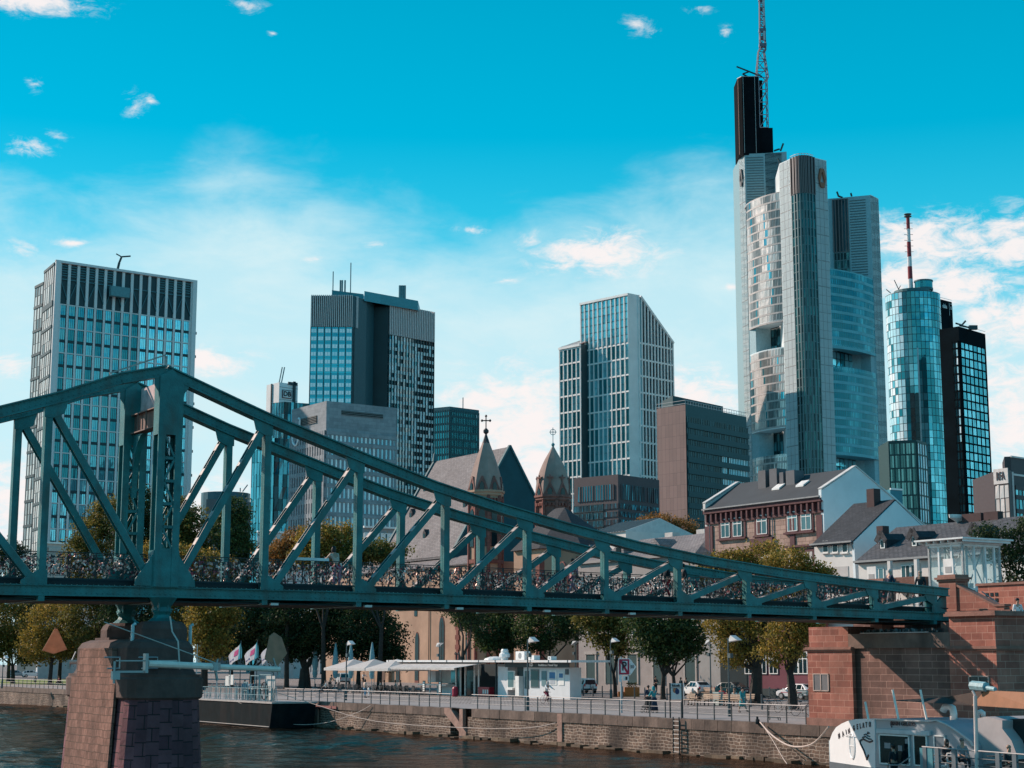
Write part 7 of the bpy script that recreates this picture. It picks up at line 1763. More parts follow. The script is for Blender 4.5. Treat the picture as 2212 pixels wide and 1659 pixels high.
def tree(label, base, crown, Y, kind, n=1.0, leaf=.42, group=None, trunks=None, seed=0, cat='tree'):
 """crown: list of (x, y, rx, ry) in photograph pixels at depth Y; base: trunk foot pixel x"""
 rng = np.random.default_rng(seed + 100); k = Y / F_PX
 b0 = PY(base, 1425, Y); o = thing('broadleaf_tree', label, cat, (b0.x, b0.y, 0), group=group)
 P = []; A = []; cen = []
 for (x, y, rx, ry) in crown:
  c = PY(x, y, Y); cen.append((c, rx * k, ry * k)); R1, R3 = rx * k, ry * k; R2 = (R1 + R3) / 2
  nc = int(30 * (R1 * R3) ** .72 * n) + 10
  for _ in range(nc):
   v = rng.normal(size=3); v /= np.linalg.norm(v); rr = rng.uniform(.45, 1.0) ** .6
   rr = rr * (1.0 + .22 * (rng.random() < .12)); q = np.array(c) + v * np.array([R1, R2, R3]) * rr; tone = rng.random()
   m = int(rng.integers(22, 42)); sg = rng.uniform(.3, .62) * leaf / .42
   pts = q + rng.normal(size=(m, 3)) * np.array([sg * 1.15, sg * 1.15, sg * .75]); P.append(pts); A.append(np.clip(tone * .6 + rng.random(m) * .4 + (.08 * v[2]), 0, 1))
 P = np.concatenate(P); A = np.concatenate(A); M = len(P)
 nrm = rng.normal(size=(M, 3)); nrm[:, 2] += .4; nrm /= np.linalg.norm(nrm, axis=1)[:, None]
 a = np.cross(nrm, rng.normal(size=(M, 3))); a /= np.linalg.norm(a, axis=1)[:, None]; b = np.cross(nrm, a)
 s = leaf * rng.uniform(.5, 1.1, size=(M, 1)); V = np.stack([P - a * s * .5, P - b * s * .32, P + a * s * .5, P + b * s * .32], 1).reshape(-1, 3)
 V[:, 2] = np.maximum(V[:, 2], .3)
 V -= np.array([b0.x, b0.y, 0])
 me = bpy.data.meshes.new('crown'); me.vertices.add(4 * M); me.vertices.foreach_set('co', V.ravel()); me.loops.add(4 * M); me.loops.foreach_set('vertex_index', np.arange(4 * M, dtype=np.int32))
 me.polygons.add(M); me.polygons.foreach_set('loop_start', np.arange(0, 4 * M, 4, dtype=np.int32)); me.update(calc_edges=True)
 at = me.attributes.new('rnd', 'FLOAT', 'FACE'); at.data.foreach_set('value', A.astype(np.float32)); me.materials.append(LEAF[kind]); me.validate()
 co = bpy.data.objects.new('crown', me); C.objects.link(co); co.parent = o
 t = MB(); rnd = random.Random(seed)
 for bx, r in (trunks or [(base, .32)]):
  f = PY(bx, 1425, Y); f.z = 0; top = min(cen, key=lambda c: abs(c[0].x - f.x) + c[0].z * .2)[0]; hh = max(2.2, top.z * .45)
  m1 = Vector((f.x + rnd.uniform(-.2, .2), f.y, hh)); t.lathe((f.x, f.y, -.05), [(r * 1.5, 0), (r * 1.1, .4), (r, 1.2)], 8); t.tube([Vector((f.x, f.y, 1.0)), m1], r, 8, r2=r * .75)
  for c, R1, R3 in cen:
   if abs(c.x - f.x) < 12: mid = m1.lerp(c, .5) + Vector((rnd.uniform(-.5, .5), 0, -.3)); t.tube([m1 - Z3 * .1, mid, c + Z3 * R3 * .3], r * .5, 5, r2=.05)
 t.build('trunk', BARK, o)
 return o
def trees():
 T = tree
 g1 = 'tall plane trees behind the bridge on the left'
 T('dark dense tree crown at the left edge, under the bridge deck', 30, [(10, 1345, 60, 60), (60, 1390, 50, 40), (-20, 1390, 50, 40)], 262, 'olive', seed=1, group=g1)
 T('yellowing tree below the deck left of the pier, over the far booms tan cover', 110, [(120, 1340, 55, 50), (90, 1395, 50, 35), (150, 1385, 40, 40)], 250, 'gold', seed=2, group=g1)
 T('small dark treetop showing beside the left tower foot', 20, [(25, 1190, 30, 22), (5, 1210, 30, 20), (40, 1300, 50, 90)], 285, 'dark', n=.8, seed=3, group=g1)
 T('tree with olive crown just left of the portal column', 215, [(205, 1165, 42, 50), (235, 1120, 36, 45), (170, 1200, 40, 40), (215, 1260, 60, 60), (195, 1330, 60, 60)], 245, 'olive', seed=4, group=g1)
 T('tallest dark tree seen through the portal', 290, [(300, 1095, 38, 48), (290, 1150, 50, 60), (310, 1220, 60, 60), (290, 1320, 70, 70)], 240, 'dark', seed=5, group=g1)
 T('green and gold tree right of the portal column', 400, [(385, 1120, 34, 45), (420, 1150, 48, 45), (390, 1185, 50, 40), (430, 1215, 50, 30), (400, 1290, 60, 60)], 236, 'olive', seed=6, group=g1)
 T('conical green tree in front of the mirrored glass block', 500, [(505, 1105, 30, 34), (495, 1145, 42, 40), (510, 1185, 38, 36), (490, 1260, 60, 60)], 232, 'green', seed=7, group=g1)
 T('golden tree low over the railing right of the portal', 445, [(395, 1205, 50, 25), (440, 1215, 50, 22), (470, 1220, 30, 20), (330, 1200, 30, 30)], 222, 'gold', n=.9, seed=8, group=g1)
 T('tree hanging over the barge, its left side golden', 440, [(440, 1340, 40, 50), (455, 1390, 35, 40), (470, 1320, 50, 30)], 205, 'gold', seed=9)
 g2 = 'big dark plane trees over the promenade'
 T('broad dark plane tree above the three flags', 560, [(530, 1345, 70, 60), (590, 1330, 60, 50), (520, 1395, 60, 30), (600, 1380, 60, 45)], 222, 'dark', n=1.1, seed=10, group=g2, trunks=[(545, .35)])
 T('huge plane tree with thick trunk behind the closed parasols', 659, [(650, 1340, 80, 62), (710, 1365, 70, 50), (640, 1390, 60, 35), (740, 1330, 60, 40)], 216, 'dark', n=1.15, seed=11, group=g2, trunks=[(659, .75)])
 T('dark plane tree reaching in front of the church wall', 790, [(790, 1350, 60, 50), (830, 1375, 45, 42), (780, 1400, 45, 25), (842, 1420, 26, 24)], 212, 'dark', seed=12, group=g2, trunks=[(775, .3)])
 g3 = 'autumn trees showing above the railing'
 T('orange autumn tree above the railing, leftmost of the autumn trees', 620, [(610, 1195, 38, 28), (645, 1175, 34, 34), (600, 1215, 30, 20)], 214, 'rust', seed=13, group=g3)
 T('golden autumn tree behind the leaning woman', 700, [(690, 1165, 42, 34), (735, 1165, 34, 32), (710, 1205, 60, 26), (660, 1205, 30, 24)], 210, 'gold', seed=14, group=g3)
 T('olive autumn tree against the lower church roof', 820, [(800, 1190, 46, 24), (845, 1200, 36, 22), (760, 1200, 30, 20)], 208, 'olive', seed=15, group=g3)
 g4 = 'street trees in front of the church and classical building'
 T('dark green tree under the deck right of the gothic windows', 1075, [(1010, 1335, 30, 22), (1060, 1350, 50, 42), (1110, 1335, 56, 40), (1080, 1385, 50, 22)], 190, 'green', n=1.0, seed=16, group=g4, leaf=.36, trunks=[(1085, .22)])
 T('wide dark tree above the kiosk sign', 1190, [(1180, 1345, 62, 44), (1240, 1345, 42, 42), (1160, 1385, 40, 24)], 186, 'green', n=1.0, seed=17, group=g4, leaf=.36, trunks=[(1186, .22)])
 T('small reddish green tree above the no-mooring sign', 1328, [(1275, 1335, 30, 24), (1362, 1330, 26, 22), (1315, 1365, 38, 38), (1340, 1340, 30, 26), (1300, 1345, 24, 24), (1335, 1395, 26, 20)], 168, 'olive', n=.9, seed=18, group=g4, leaf=.36, trunks=[(1328, .2)])
 T('round full green tree with two trunks right of the sign', 1440, [(1385, 1340, 36, 30), (1490, 1345, 34, 34), (1425, 1355, 50, 42), (1470, 1370, 36, 38), (1405, 1385, 34, 30), (1445, 1410, 44, 24), (1500, 1395, 22, 16)], 158, 'green', n=1.0, seed=19, group=g4, leaf=.36, trunks=[(1431, .22), (1456, .2)])
 g5 = 'yellowing plane trees by the abutment'
 T('yellow plane tree with pollarded top rising above the bridge railing', 1631, [(1600, 1375, 62, 40), (1650, 1345, 50, 30), (1560, 1345, 40, 26), (1590, 1415, 36, 24), (1590, 1215, 44, 26), (1650, 1202, 46, 32), (1560, 1222, 44, 24), (1620, 1250, 60, 30), (1545, 1230, 30, 18), (1505, 1244, 26, 12), (1640, 1290, 60, 50)], 138, 'gold', n=1.25, seed=20, group=g5, leaf=.26, trunks=[(1631, .55)])
 T('yellow plane tree with rope around its trunk beside the abutment', 1710, [(1700, 1365, 50, 40), (1735, 1350, 36, 34), (1690, 1410, 46, 26), (1700, 1214, 48, 32), (1755, 1235, 36, 20), (1720, 1250, 50, 24), (1720, 1300, 50, 50), (1782, 1240, 20, 10)], 126, 'gold', n=1.25, seed=21, group=g5, leaf=.26, trunks=[(1710, .35)])
 T('rust coloured treetop behind the low roofs', 1425, [(1420, 1136, 44, 26), (1460, 1146, 44, 28), (1385, 1150, 36, 18), (1495, 1165, 22, 18)], 300, 'rust', seed=22)
 T('sparse dark tree leaning in at the right edge behind the glass lift', 2190, [(2140, 1150, 32, 22), (2190, 1165, 34, 22), (2165, 1200, 34, 24), (2205, 1215, 34, 30), (2195, 1260, 30, 26), (2225, 1130, 30, 20)], 112, 'dark', n=.75, seed=24, leaf=.24, trunks=[(2180, .16)])
 T('dark bushes under the deck in front of the church porch', 1000, [(985, 1318, 30, 14), (1020, 1330, 20, 30)], 180, 'dark', n=.8, seed=25, leaf=.3)
 T('loose tree left behind the low left blocks', 130, [(140, 1285, 50, 30), (80, 1310, 50, 30), (200, 1400, 50, 40), (250, 1380, 60, 50), (350, 1370, 60, 60)], 266, 'dark', seed=26, group=g1)
trees()
# ================================================================= people
def skin_mesh(verts, edges, radii, m, name, parent, levels=1, root=0):
 me = bpy.data.meshes.new(name); me.from_pydata(verts, edges, []); tmp = bpy.data.objects.new('tmp', me); C.objects.link(tmp)
 tmp.modifiers.new('skin', 'SKIN'); sv = me.skin_vertices[0].data
 for i, r in enumerate(radii): sv[i].radius = (r, r) if not isinstance(r, tuple) else r; sv[i].use_root = (i == root)
 sb = tmp.modifiers.new('sub', 'SUBSURF'); sb.levels = levels; sb.render_levels = levels
 dg = bpy.context.evaluated_depsgraph_get(); out = bpy.data.meshes.new_from_object(tmp.evaluated_get(dg)); bpy.data.objects.remove(tmp); bpy.data.meshes.remove(me)
 out.name = name; out.materials.clear(); out.materials.append(m)
 out.polygons.foreach_set('use_smooth', [True] * len(out.polygons))
 o = bpy.data.objects.new(name, out); C.objects.link(o); o.parent = parent; return o
SKIN = mat('skin', (.48, .27, .19), .6, var=.05)
def cloth(n, c): return mat('cloth_' + n, c, .85, var=.12, vs=6)
def person(label, loc, rz, pose='stand', shirt=('white', (.7, .7, .7)), pants=('navy', (.02, .03, .05)), hair=(.02, .015, .012), scale=1.0, long_hair=False, skirt=None, group=None, arms=None, headscarf=None):
 """faces local -y; the joints are set by the pose"""
 o = thing('person', label, 'person', (0, 0, 0), group=group)
 hipz = .94; lean = 0.0
 K = {'stand': dict(kn=[(.0, .0), (.03, .0)], ft=[(.0, 0), (.02, 0)]), 'walk': dict(kn=[(-.14, .04), (.10, .0)], ft=[(-.26, 0), (.34, .06)]),
         'sit': dict(kn=None, ft=None), 'lean': dict(kn=[(-.02, 0), (.05, 0)], ft=[(.0, 0), (.05, 0)]), 'cycle': dict(kn=None, ft=None)}[pose]
 if pose == 'sit': hipz = .52
 if pose == 'cycle': hipz = .98
 lean = {'lean': .28, 'cycle': .22, 'sit': .05, 'walk': .04}.get(pose, .0)
 V = []; E = []; Rr = []
 def v(p, r, par=None):
  V.append(p); Rr.append(r); i = len(V) - 1
  if par is not None: E.append((par, i))
  return i
 pel = v((0, 0, hipz), (.15, .11)); sp = v((0, -lean * .35, hipz + .24), (.135, .10), pel); ch = v((0, -lean * .75, hipz + .45), (.16, .11), sp)
 nk = v((0, -lean, hipz + .58), .055, ch); h1 = v((0, -lean - .02, hipz + .66), .085, nk); h2 = v((0, -lean - .03, hipz + .78), .088, h1)
 v((0, -lean - .125, hipz + .70), .016, h1)
 chz = hipz + .50
 hands = []
 A = arms or {'stand': 'down', 'walk': 'swing', 'sit': 'lap', 'lean': 'rail', 'cycle': 'bars'}[pose]
 for sg in (-1, 1):
  sh = v((sg * .19, -lean * .85, chz), .055, ch)
  if A == 'down': el, wr = (sg * .25, -.02 - lean, chz - .28), (sg * .26, -.10 - lean, chz - .52)
  elif A == 'swing': el, wr = (sg * .24, .08 * sg - lean, chz - .27), (sg * .24, .02 * sg - .14 - lean, chz - .50)
  elif A == 'lap': el, wr = (sg * .25, -.06 - lean, chz - .26), (sg * .14, -.30 - lean, chz - .36)
  elif A == 'rail': el, wr = (sg * .24, -.22 - lean, chz - .22), (sg * .17, -.42 - lean, chz - .12)
  elif A == 'push': el, wr = (sg * .24, -.12 - lean, chz - .27), (sg * .20, -.38 - lean, chz - .30)
  elif A == 'point': el, wr = ((sg * .24, -.22 - lean, chz - .12), (sg * .22, -.46 - lean, chz - .10)) if sg < 0 else ((sg * .25, -.02, chz - .28), (sg * .24, -.1, chz - .5))
  else: el, wr = (sg * .25, -.25 - lean, chz - .20), (sg * .24, -.46 - lean, chz - .26)
  e_ = v(el, .042, sh); w_ = v(wr, .028, e_); d = (Vector(wr) - Vector(el)).normalized(); side = Vector((-sg, 0, 0)); pm = Vector(wr) + d * .07; p_ = v(tuple(pm), (.036, .022), w_)
  for k, (ln, off) in enumerate(((.075, -.03), (.09, -.01), (.085, .01), (.065, .03))): f0 = pm + d * .03 + side * off; f1 = f0 + d * ln * .6; a_ = v(tuple(f0), .009, p_); b_ = v(tuple(f1 + Vector((0, 0, -.02))), .008, a_); v(tuple(f1 + d * ln * .4 + Vector((0, 0, -.05))), .007, b_)
  th = Vector(wr) + d * .03 + Vector((0, -.03, .01)) ; v(tuple(th + d * .045 + Vector((0, -.02, 0))), .009, v(tuple(th), .010, w_))
  hands.append((sh, e_, w_))
 feet = []
 for i, sg in enumerate((-1, 1)):
  hp = v((sg * .10, 0, hipz - .06), .088, pel)
  if pose == 'sit': kn, an = (sg * .11, -.44, .50), (sg * .12, -.46 + .06 * sg, .09)
  elif pose == 'cycle': kn, an = ((sg * .11, -.34, .74), (sg * .12, -.20, .42)) if sg < 0 else ((sg * .11, -.20, .58), (sg * .12, -.06, .22))
  else: (ky, kz), (fy, fz) = K['kn'][i], K['ft'][i]; kn, an = (sg * .11, -ky - .02, .50 + kz), (sg * .12, -fy * -1 if False else -fy, .09 + fz)
  k_ = v(kn, .058, hp); a_ = v(an, .036, k_); t_ = v((an[0], an[1] - .15, max(an[2] - .055, .03)), .034, a_); feet.append((hp, k_, a_, t_))
 skin_mesh(V, E, Rr, SKIN, 'body', o)
 # clothes follow the same joints
 g = .018
 sv = [V[pel], V[sp], V[ch], tuple(Vector(V[ch]).lerp(Vector(V[nk]), .55))]; se = [(0, 1), (1, 2), (2, 3)]; sr = [(.165, .125), (.155, .12), (.18, .13), (.09, .08)]
 for sh, e_, w_ in hands: i = len(sv); sv += [V[sh], V[e_], tuple(Vector(V[e_]).lerp(Vector(V[w_]), .7))]; se += [(2, i), (i, i + 1), (i + 1, i + 2)]; sr += [.075, .06, .045]
 skin_mesh(sv, se, sr, cloth(*shirt), 'shirt', o)
 pv = [tuple(Vector(V[pel]) + Vector((0, 0, .03)))]; pe = []; pr = [(.16, .125)]
 for hp, k_, a_, t_ in feet: i = len(pv); pv += [V[hp], V[k_], tuple(Vector(V[a_]) + Vector((0, 0, .05)))]; pe += [(0, i), (i, i + 1), (i + 1, i + 2)]; pr += [.108, .078, .058]
 skin_mesh(pv, pe, pr, cloth(*pants), 'trousers', o)
 if skirt:
  b = MB(); b.lathe((0, 0, skirt[0]), [(.26, 0), (.22, (hipz - skirt[0]) * .6), (.17, hipz - skirt[0] + .1)], 12, sy=.8); b.build('skirt', cloth(*skirt[1]), o, smooth=True)
 b = MB(); hx = Vector(V[h2]); hc = headscarf
 b.lathe(hx + Vector((0, .022, -.13 if not long_hair else -.30)), [(.06, 0), (.10 if long_hair else .085, .10), (.112, .18 if long_hair else .12), (.108, .28 if long_hair else .17), (.07, .36 if long_hair else .215), (.02, .39 if long_hair else .235)], 10, sy=.95)
 b.build('headscarf' if hc else 'hair', cloth(*hc) if hc else mat('hair_%d' % int(hair[0] * 1000), hair, .6), o, smooth=True)
 b = MB()
 for q in (-.032, .032): b.lathe(Vector(V[h1]) + Vector((q, -.086, .045)), [(.004, 0), (.011, .008), (.004, .016)], 6)
 b.build('eyes', mat('eye_dark', (.02, .015, .012), .3), o)
 b = MB()
 for hp, k_, a_, t_ in feet: p = Vector(V[a_]); q = Vector(V[t_]); b.tube([p + Vector((0, .05, -.02)), p.lerp(q, .5) + Vector((0, 0, -.02)), q + Vector((0, -.04, 0))], .046, 7)
 b.build('shoes', mat('shoe_dark', (.03, .03, .035), .6), o, smooth=True)
 o.location = loc; o.rotation_euler = (0, 0, rz); o.scale = (scale,) * 3
 return o
QZ = math.atan2(Q.y, Q.x); UZ = math.atan2(U.y, U.x)
def face(v): return math.atan2(v.x, -v.y)          # rotation that turns local -y towards v
FU, FQ = Vector((U.x, U.y, 0)), Vector((Q.x, Q.y, 0))
CW = {'white': ('white', (.72, .72, .72)), 'beige': ('beige', (.62, .46, .38)), 'pink': ('pink', (.50, .22, .30)), 'teal': ('teal', (.03, .30, .33)), 'dark': ('dark', (.012, .02, .028)), 'red': ('red', (.50, .02, .03)), 'blue': ('blue', (.08, .22, .34)), 'navy': ('navy', (.02, .035, .07)), 'maroon': ('maroon', (.18, .01, .04)), 'grey': ('grey', (.22, .23, .25)), 'patt': ('patt', (.35, .42, .42)), 'tan': ('tan', (.42, .32, .25))}
def deckpoint(x, t): p = PT(x, 1260, t); s = st(p)[0]; return W(s, t, zb(s) + .30)
def people():
 P = person; c = CW
 P('woman in beige top with long dark hair leaning on the far bridge railing', deckpoint(728, 2.9), face(FQ * 1 - FU * .15), 'lean', c['beige'], c['pink'], (.012, .01, .012), 1.06, long_hair=True)
 P('person in pink top walking on the bridge between the middle posts', deckpoint(1236, 2.4), face(FU), 'walk', c['pink'], c['pink'], (.02, .012, .01), 1.0)
 P('person in red trousers on the bridge behind the padlocks', deckpoint(1440, 2.2), face(-FU), 'walk', c['dark'], c['red'], (.015, .012, .012), 1.0, long_hair=True)
 P('woman in black with dark cap beside the bridge post', deckpoint(1478, 2.0), face(-FU + FQ * .3), 'walk', c['dark'], c['tan'], (.012, .012, .016), 1.0)
 P('white haired man with backpack walking up the bridge', deckpoint(1921, .9) + Z3 * .12, face(FU - FQ * .1), 'walk', c['navy'], c['grey'], (.55, .5, .48), 1.06)
 P('man in dark jacket over white shirt walking down the bridge', deckpoint(1989, .9) + Z3 * .12, face(-FU - FQ * .5), 'walk', c['dark'], c['dark'], (.30, .22, .18), 1.06)
 P('dark haired person behind the near newel pillar', PS(2081, 1300, 50) * 1 - Vector((0, 0, PS(2081, 1300, 50).z - 6.35)), face(-FU), 'stand', c['dark'], c['dark'], (.01, .01, .012), 1.0)
 q = PS(2199, 1330, 44.5); P('person in white T-shirt above the right stone tower', Vector((q.x, q.y, 5.05)), face(-FQ - FU * .4), 'stand', c['white'], c['navy'], (.012, .01, .01), 1.0)
 # promenade
 a = PZ(1180, 1521, 0); CY = a
 P('cyclist in white and blue top and maroon trousers', a, face(-FQ), 'cycle', c['white'], c['maroon'], (.55, .42, .30), 1.04, long_hair=True)
 a = PZ(1413, 1539, 0); P('woman in teal headscarf and long dark dress pushing a stroller', a, face(FQ * 1.0), 'walk', c['teal'], c['navy'], (.1, .1, .1), 1.02, arms='push', headscarf=c['teal'], skirt=(.12, c['navy']), long_hair=True)
 a = PZ(1401, 1534, 0); P('person in dark coat pointing beside the stroller', a, face(FQ * 1.0 + FU * .2), 'stand', c['navy'], c['dark'], (.03, .02, .02), 1.0, arms='point')
 a = PZ(1604, 1539, 0); P('woman in teal dress walking past the benches', a, face(-FQ), 'walk', c['teal'], c['tan'], (.02, .015, .015), .98, skirt=(.45, c['teal']))
 seats = [(1497, 1523, 'blonde woman in pale jacket sitting on the bench left', 'tan', 'tan', (.55, .42, .28), True), (1510, 1524, 'man in black sitting on the bench beside the blonde woman', 'dark', 'dark', (.02, .015, .012), False),
             (1560, 1519, 'person in red shirt sitting on the bench', 'red', 'dark', (.25, .12, .08), False), (1573, 1525, 'woman in dark red top sitting right of the litter bin', 'maroon', 'dark', (.10, .04, .02), True), (1588, 1525, 'person in patterned pale shirt sitting on the bench right', 'patt', 'dark', (.25, .2, .16), False)]
 for x, y, lab, s1, s2, h, lh in seats: P(lab, PZ(x, y, 0), face(-FU - FQ * .4), 'sit', c[s1], c[s2], h, 1.0, long_hair=lh)
 P('dark silhouetted person with bicycle at the classical building', W(88.5, tx(1416, 88.5, 1480)), face(-FQ), 'stand', c['dark'], c['dark'], (.01, .01, .01), 1.05, arms='push')
 P('left one of two dark figures beside the small white car', W(87, tx(1471, 87, 1480)), face(-FU), 'stand', c['dark'], c['dark'], (.01, .01, .01), 1.0)
 P('right one of two dark figures beside the small white car', W(87, tx(1482, 87, 1480)), face(-FU), 'stand', c['dark'], c['dark'], (.01, .01, .01), 1.0)
 P('woman with white bag standing in front of the parasols', PZ(788, 1507, 0), face(FU), 'stand', c['beige'], c['blue'], (.02, .015, .012), 1.0, long_hair=True)
 P('child in pale shirt holding hands below the parasols', PZ(796, 1506, 0), face(FU), 'stand', c['white'], c['white'], (.3, .2, .12), .62)
 P('man in tan shirt bending over a table left of the parasols', PZ(712, 1492, 0), face(-FQ + FU * .2), 'lean', c['tan'], c['dark'], (.02, .015, .012), 1.05, arms='push')
 for x, lab, s1 in ((704, 'person in white sitting left of the first parasol pole', 'white'), (822, 'left seated person in white under the second parasol', 'white'), (831, 'right seated person in grey under the second parasol', 'grey'), (855, 'seated person with pale face under the third parasol', 'patt'), (866, 'seated person in black under the third parasol', 'dark')):
  P(lab, PZ(x, 1496, 0), face(-FU + FQ * .5), 'sit', c[s1], c['dark'], (.03, .02, .015), 1.0)
 P('small cyclist passing behind the parasols', W(90, tx(784, 90, 1480)), face(-FQ), 'cycle', c['white'], c['dark'], (.02, .02, .02), 1.0)
 P('person sitting on the lawn by the left railing', PZ(76, 1474, 0) - Z3 * .4, face(FQ), 'sit', c['blue'], c['dark'], (.02, .02, .02), 1.0)
 P('red and dark dressed person sitting on the lawn beside the pier', PZ(128, 1476, 0) - Z3 * .4, face(-FU), 'sit', c['maroon'], c['dark'], (.02, .02, .02), 1.1)
people()
# ================================================================= vehicles
TYRE = mat('tyre', (.012, .012, .014), .8); RIM = mat('rim', (.45, .45, .46), .35, .6); CGL = glass('car_glass', (.01, .03, .035), (.04, .10, .12), .05, .3)
def car(name, label, col, L_=4.1, H_=1.5, kind='hatch', cat='car', stripe=None):
 o = thing(name, label, cat, (0, 0, 0)); w = .86
 if kind == 'suv': S = [(-2.05, .50, .95, .96), (-1.95, .34, .98, 1.55), (-1.5, .32, 1.0, 1.66), (.2, .32, 1.0, 1.68), (.95, .32, 1.0, 1.02), (1.85, .34, .92, .93), (2.05, .42, .74, .75)]
 else: S = [(-2.0, .48, .88, .9), (-1.85, .34, .92, 1.12), (-1.25, .30, .93, 1.44), (.1, .30, .93, 1.47), (.95, .30, .92, .96), (1.8, .32, .80, .82), (2.0, .42, .64, .65)]
 k = L_ / 4.1; hk = H_ / S[3][3]
 rings = []
 for x, zb_, zs, zr in S:
  wr = w * (.80 if zr - zs > .2 else .96); wl = w * (.93 if abs(x) > 1.9 else 1.0)
  rings.append([(x * k, wl * .97, zb_), (x * k, wl, (zb_ + zs) / 2), (x * k, wl * .97, zs * hk), (x * k, wr * .92, zr * hk), (x * k, -wr * .92, zr * hk), (x * k, -wl * .97, zs * hk), (x * k, -wl, (zb_ + zs) / 2), (x * k, -wl * .97, zb_)])
 b = MB()
 for A, B_ in zip(rings[:-1], rings[1:]):
  for i in range(8): j = (i + 1) % 8; b.poly([A[i], A[j], B_[j], B_[i]], 0, .5)
 b.poly(rings[0][::-1], 0, .5); b.poly(rings[-1], 0, .5)
 paint = mat('paint_%s' % name + '_%d' % int(col[0] * 999 + col[2] * 99), col, .25, .0, var=.02, spec=.6); b.build('body', paint, o)
 def win(i, j, lo=.06, hi=.12, xa=.08, xb=.92):
  g = MB()
  for sg in (0, 1):
   A, B_ = rings[i], rings[j]; p = [Vector(A[2 if not sg else 5]), Vector(B_[2 if not sg else 5]), Vector(B_[3 if not sg else 4]), Vector(A[3 if not sg else 4])]
   n = Vector((0, 1 if not sg else -1, .25)).normalized() * .012; bl = lambda u, v_: p[0].lerp(p[1], u).lerp(p[3].lerp(p[2], u), v_) + n
   q = MB(); q.poly([bl(xa, lo), bl(xb, lo), bl(xb, 1 - hi), bl(xa, 1 - hi)], 0, .4); q.build('side_window', CGL, o)
 win(2, 3, xa=.04, xb=.47); win(2, 3, xa=.52, xb=.97); win(3, 4, xa=.04, xb=.62, hi=.35)
 win(1, 2, xa=.35, xb=.92, hi=.25)
 def screen(A, B_, nm):
  q = MB(); p = [Vector(A[3]), Vector(A[4]), Vector(B_[4]), Vector(B_[3])]; c = sum(p, Vector()) / 4; n = (p[1] - p[0]).cross(p[3] - p[0]).normalized() * .012
  if n.z < 0: n = -n
  q.poly([c + (x - c) * .86 + n for x in p], 0, .4); q.build(nm, CGL, o)
 screen(rings[3], rings[4], 'windscreen'); screen(rings[1], rings[2], 'rear_window') if kind != 'suv' else screen(rings[0], rings[1], 'rear_window')
 for x in (-1.22 * k, 1.28 * k):
  for sy in (-1, 1):
   t = MB(); c = Vector((x, sy * (w - .06), .32)); ring = [c + Vector((math.cos(a), 0, math.sin(a))) * .32 for a in [math.tau * i / 14 for i in range(14)]]
   t.extrude([p - Vector((0, .1, 0)) for p in ring], (0, .2, 0)); wo = t.build('wheel', TYRE, o)
   t = MB(); t.extrude([c + (p - c) * .62 + Vector((0, sy * .10 - .008, 0)) for p in ring], (0, .016, 0)); t.build('rim', RIM, wo)
 for sy in (-1, 1):
  q = MB(); q.box((2.0 * k - .03, sy * .6, .60), .08, .34, .13); q.build('headlight', mat('lamp_clear', (.8, .8, .78), .1), o)
  q = MB(); q.box((-2.02 * k, sy * .68, .78), .08, .16, .30 if kind == 'suv' else .2); q.build('tail_light', mat('lamp_red', (.5, .01, .02), .2), o)
  q = MB(); q.box((.85 * k, sy * .96, .92), .12, .18, .12); q.build('mirror', paint, o)
 q = MB(); q.box((-2.03 * k, 0, .38), .06, 1.5, .16); q.box((2.04 * k, 0, .34), .06, 1.4, .14); q.build('bumper_trim', mat('trim_black', (.02, .02, .022), .6), o)
 q = MB(); q.box((-2.07 * k, 0, .58), .02, .5, .11); q.box((2.08 * k, 0, .44), .02, .5, .11); q.build('number_plate', WHITEW, o)
 if stripe: q = MB(); [q.box((0, sy * w, .62), 2.6, .012, .07) for sy in (-1, 1)]; q.build('stripe', stripe, o)
 return o
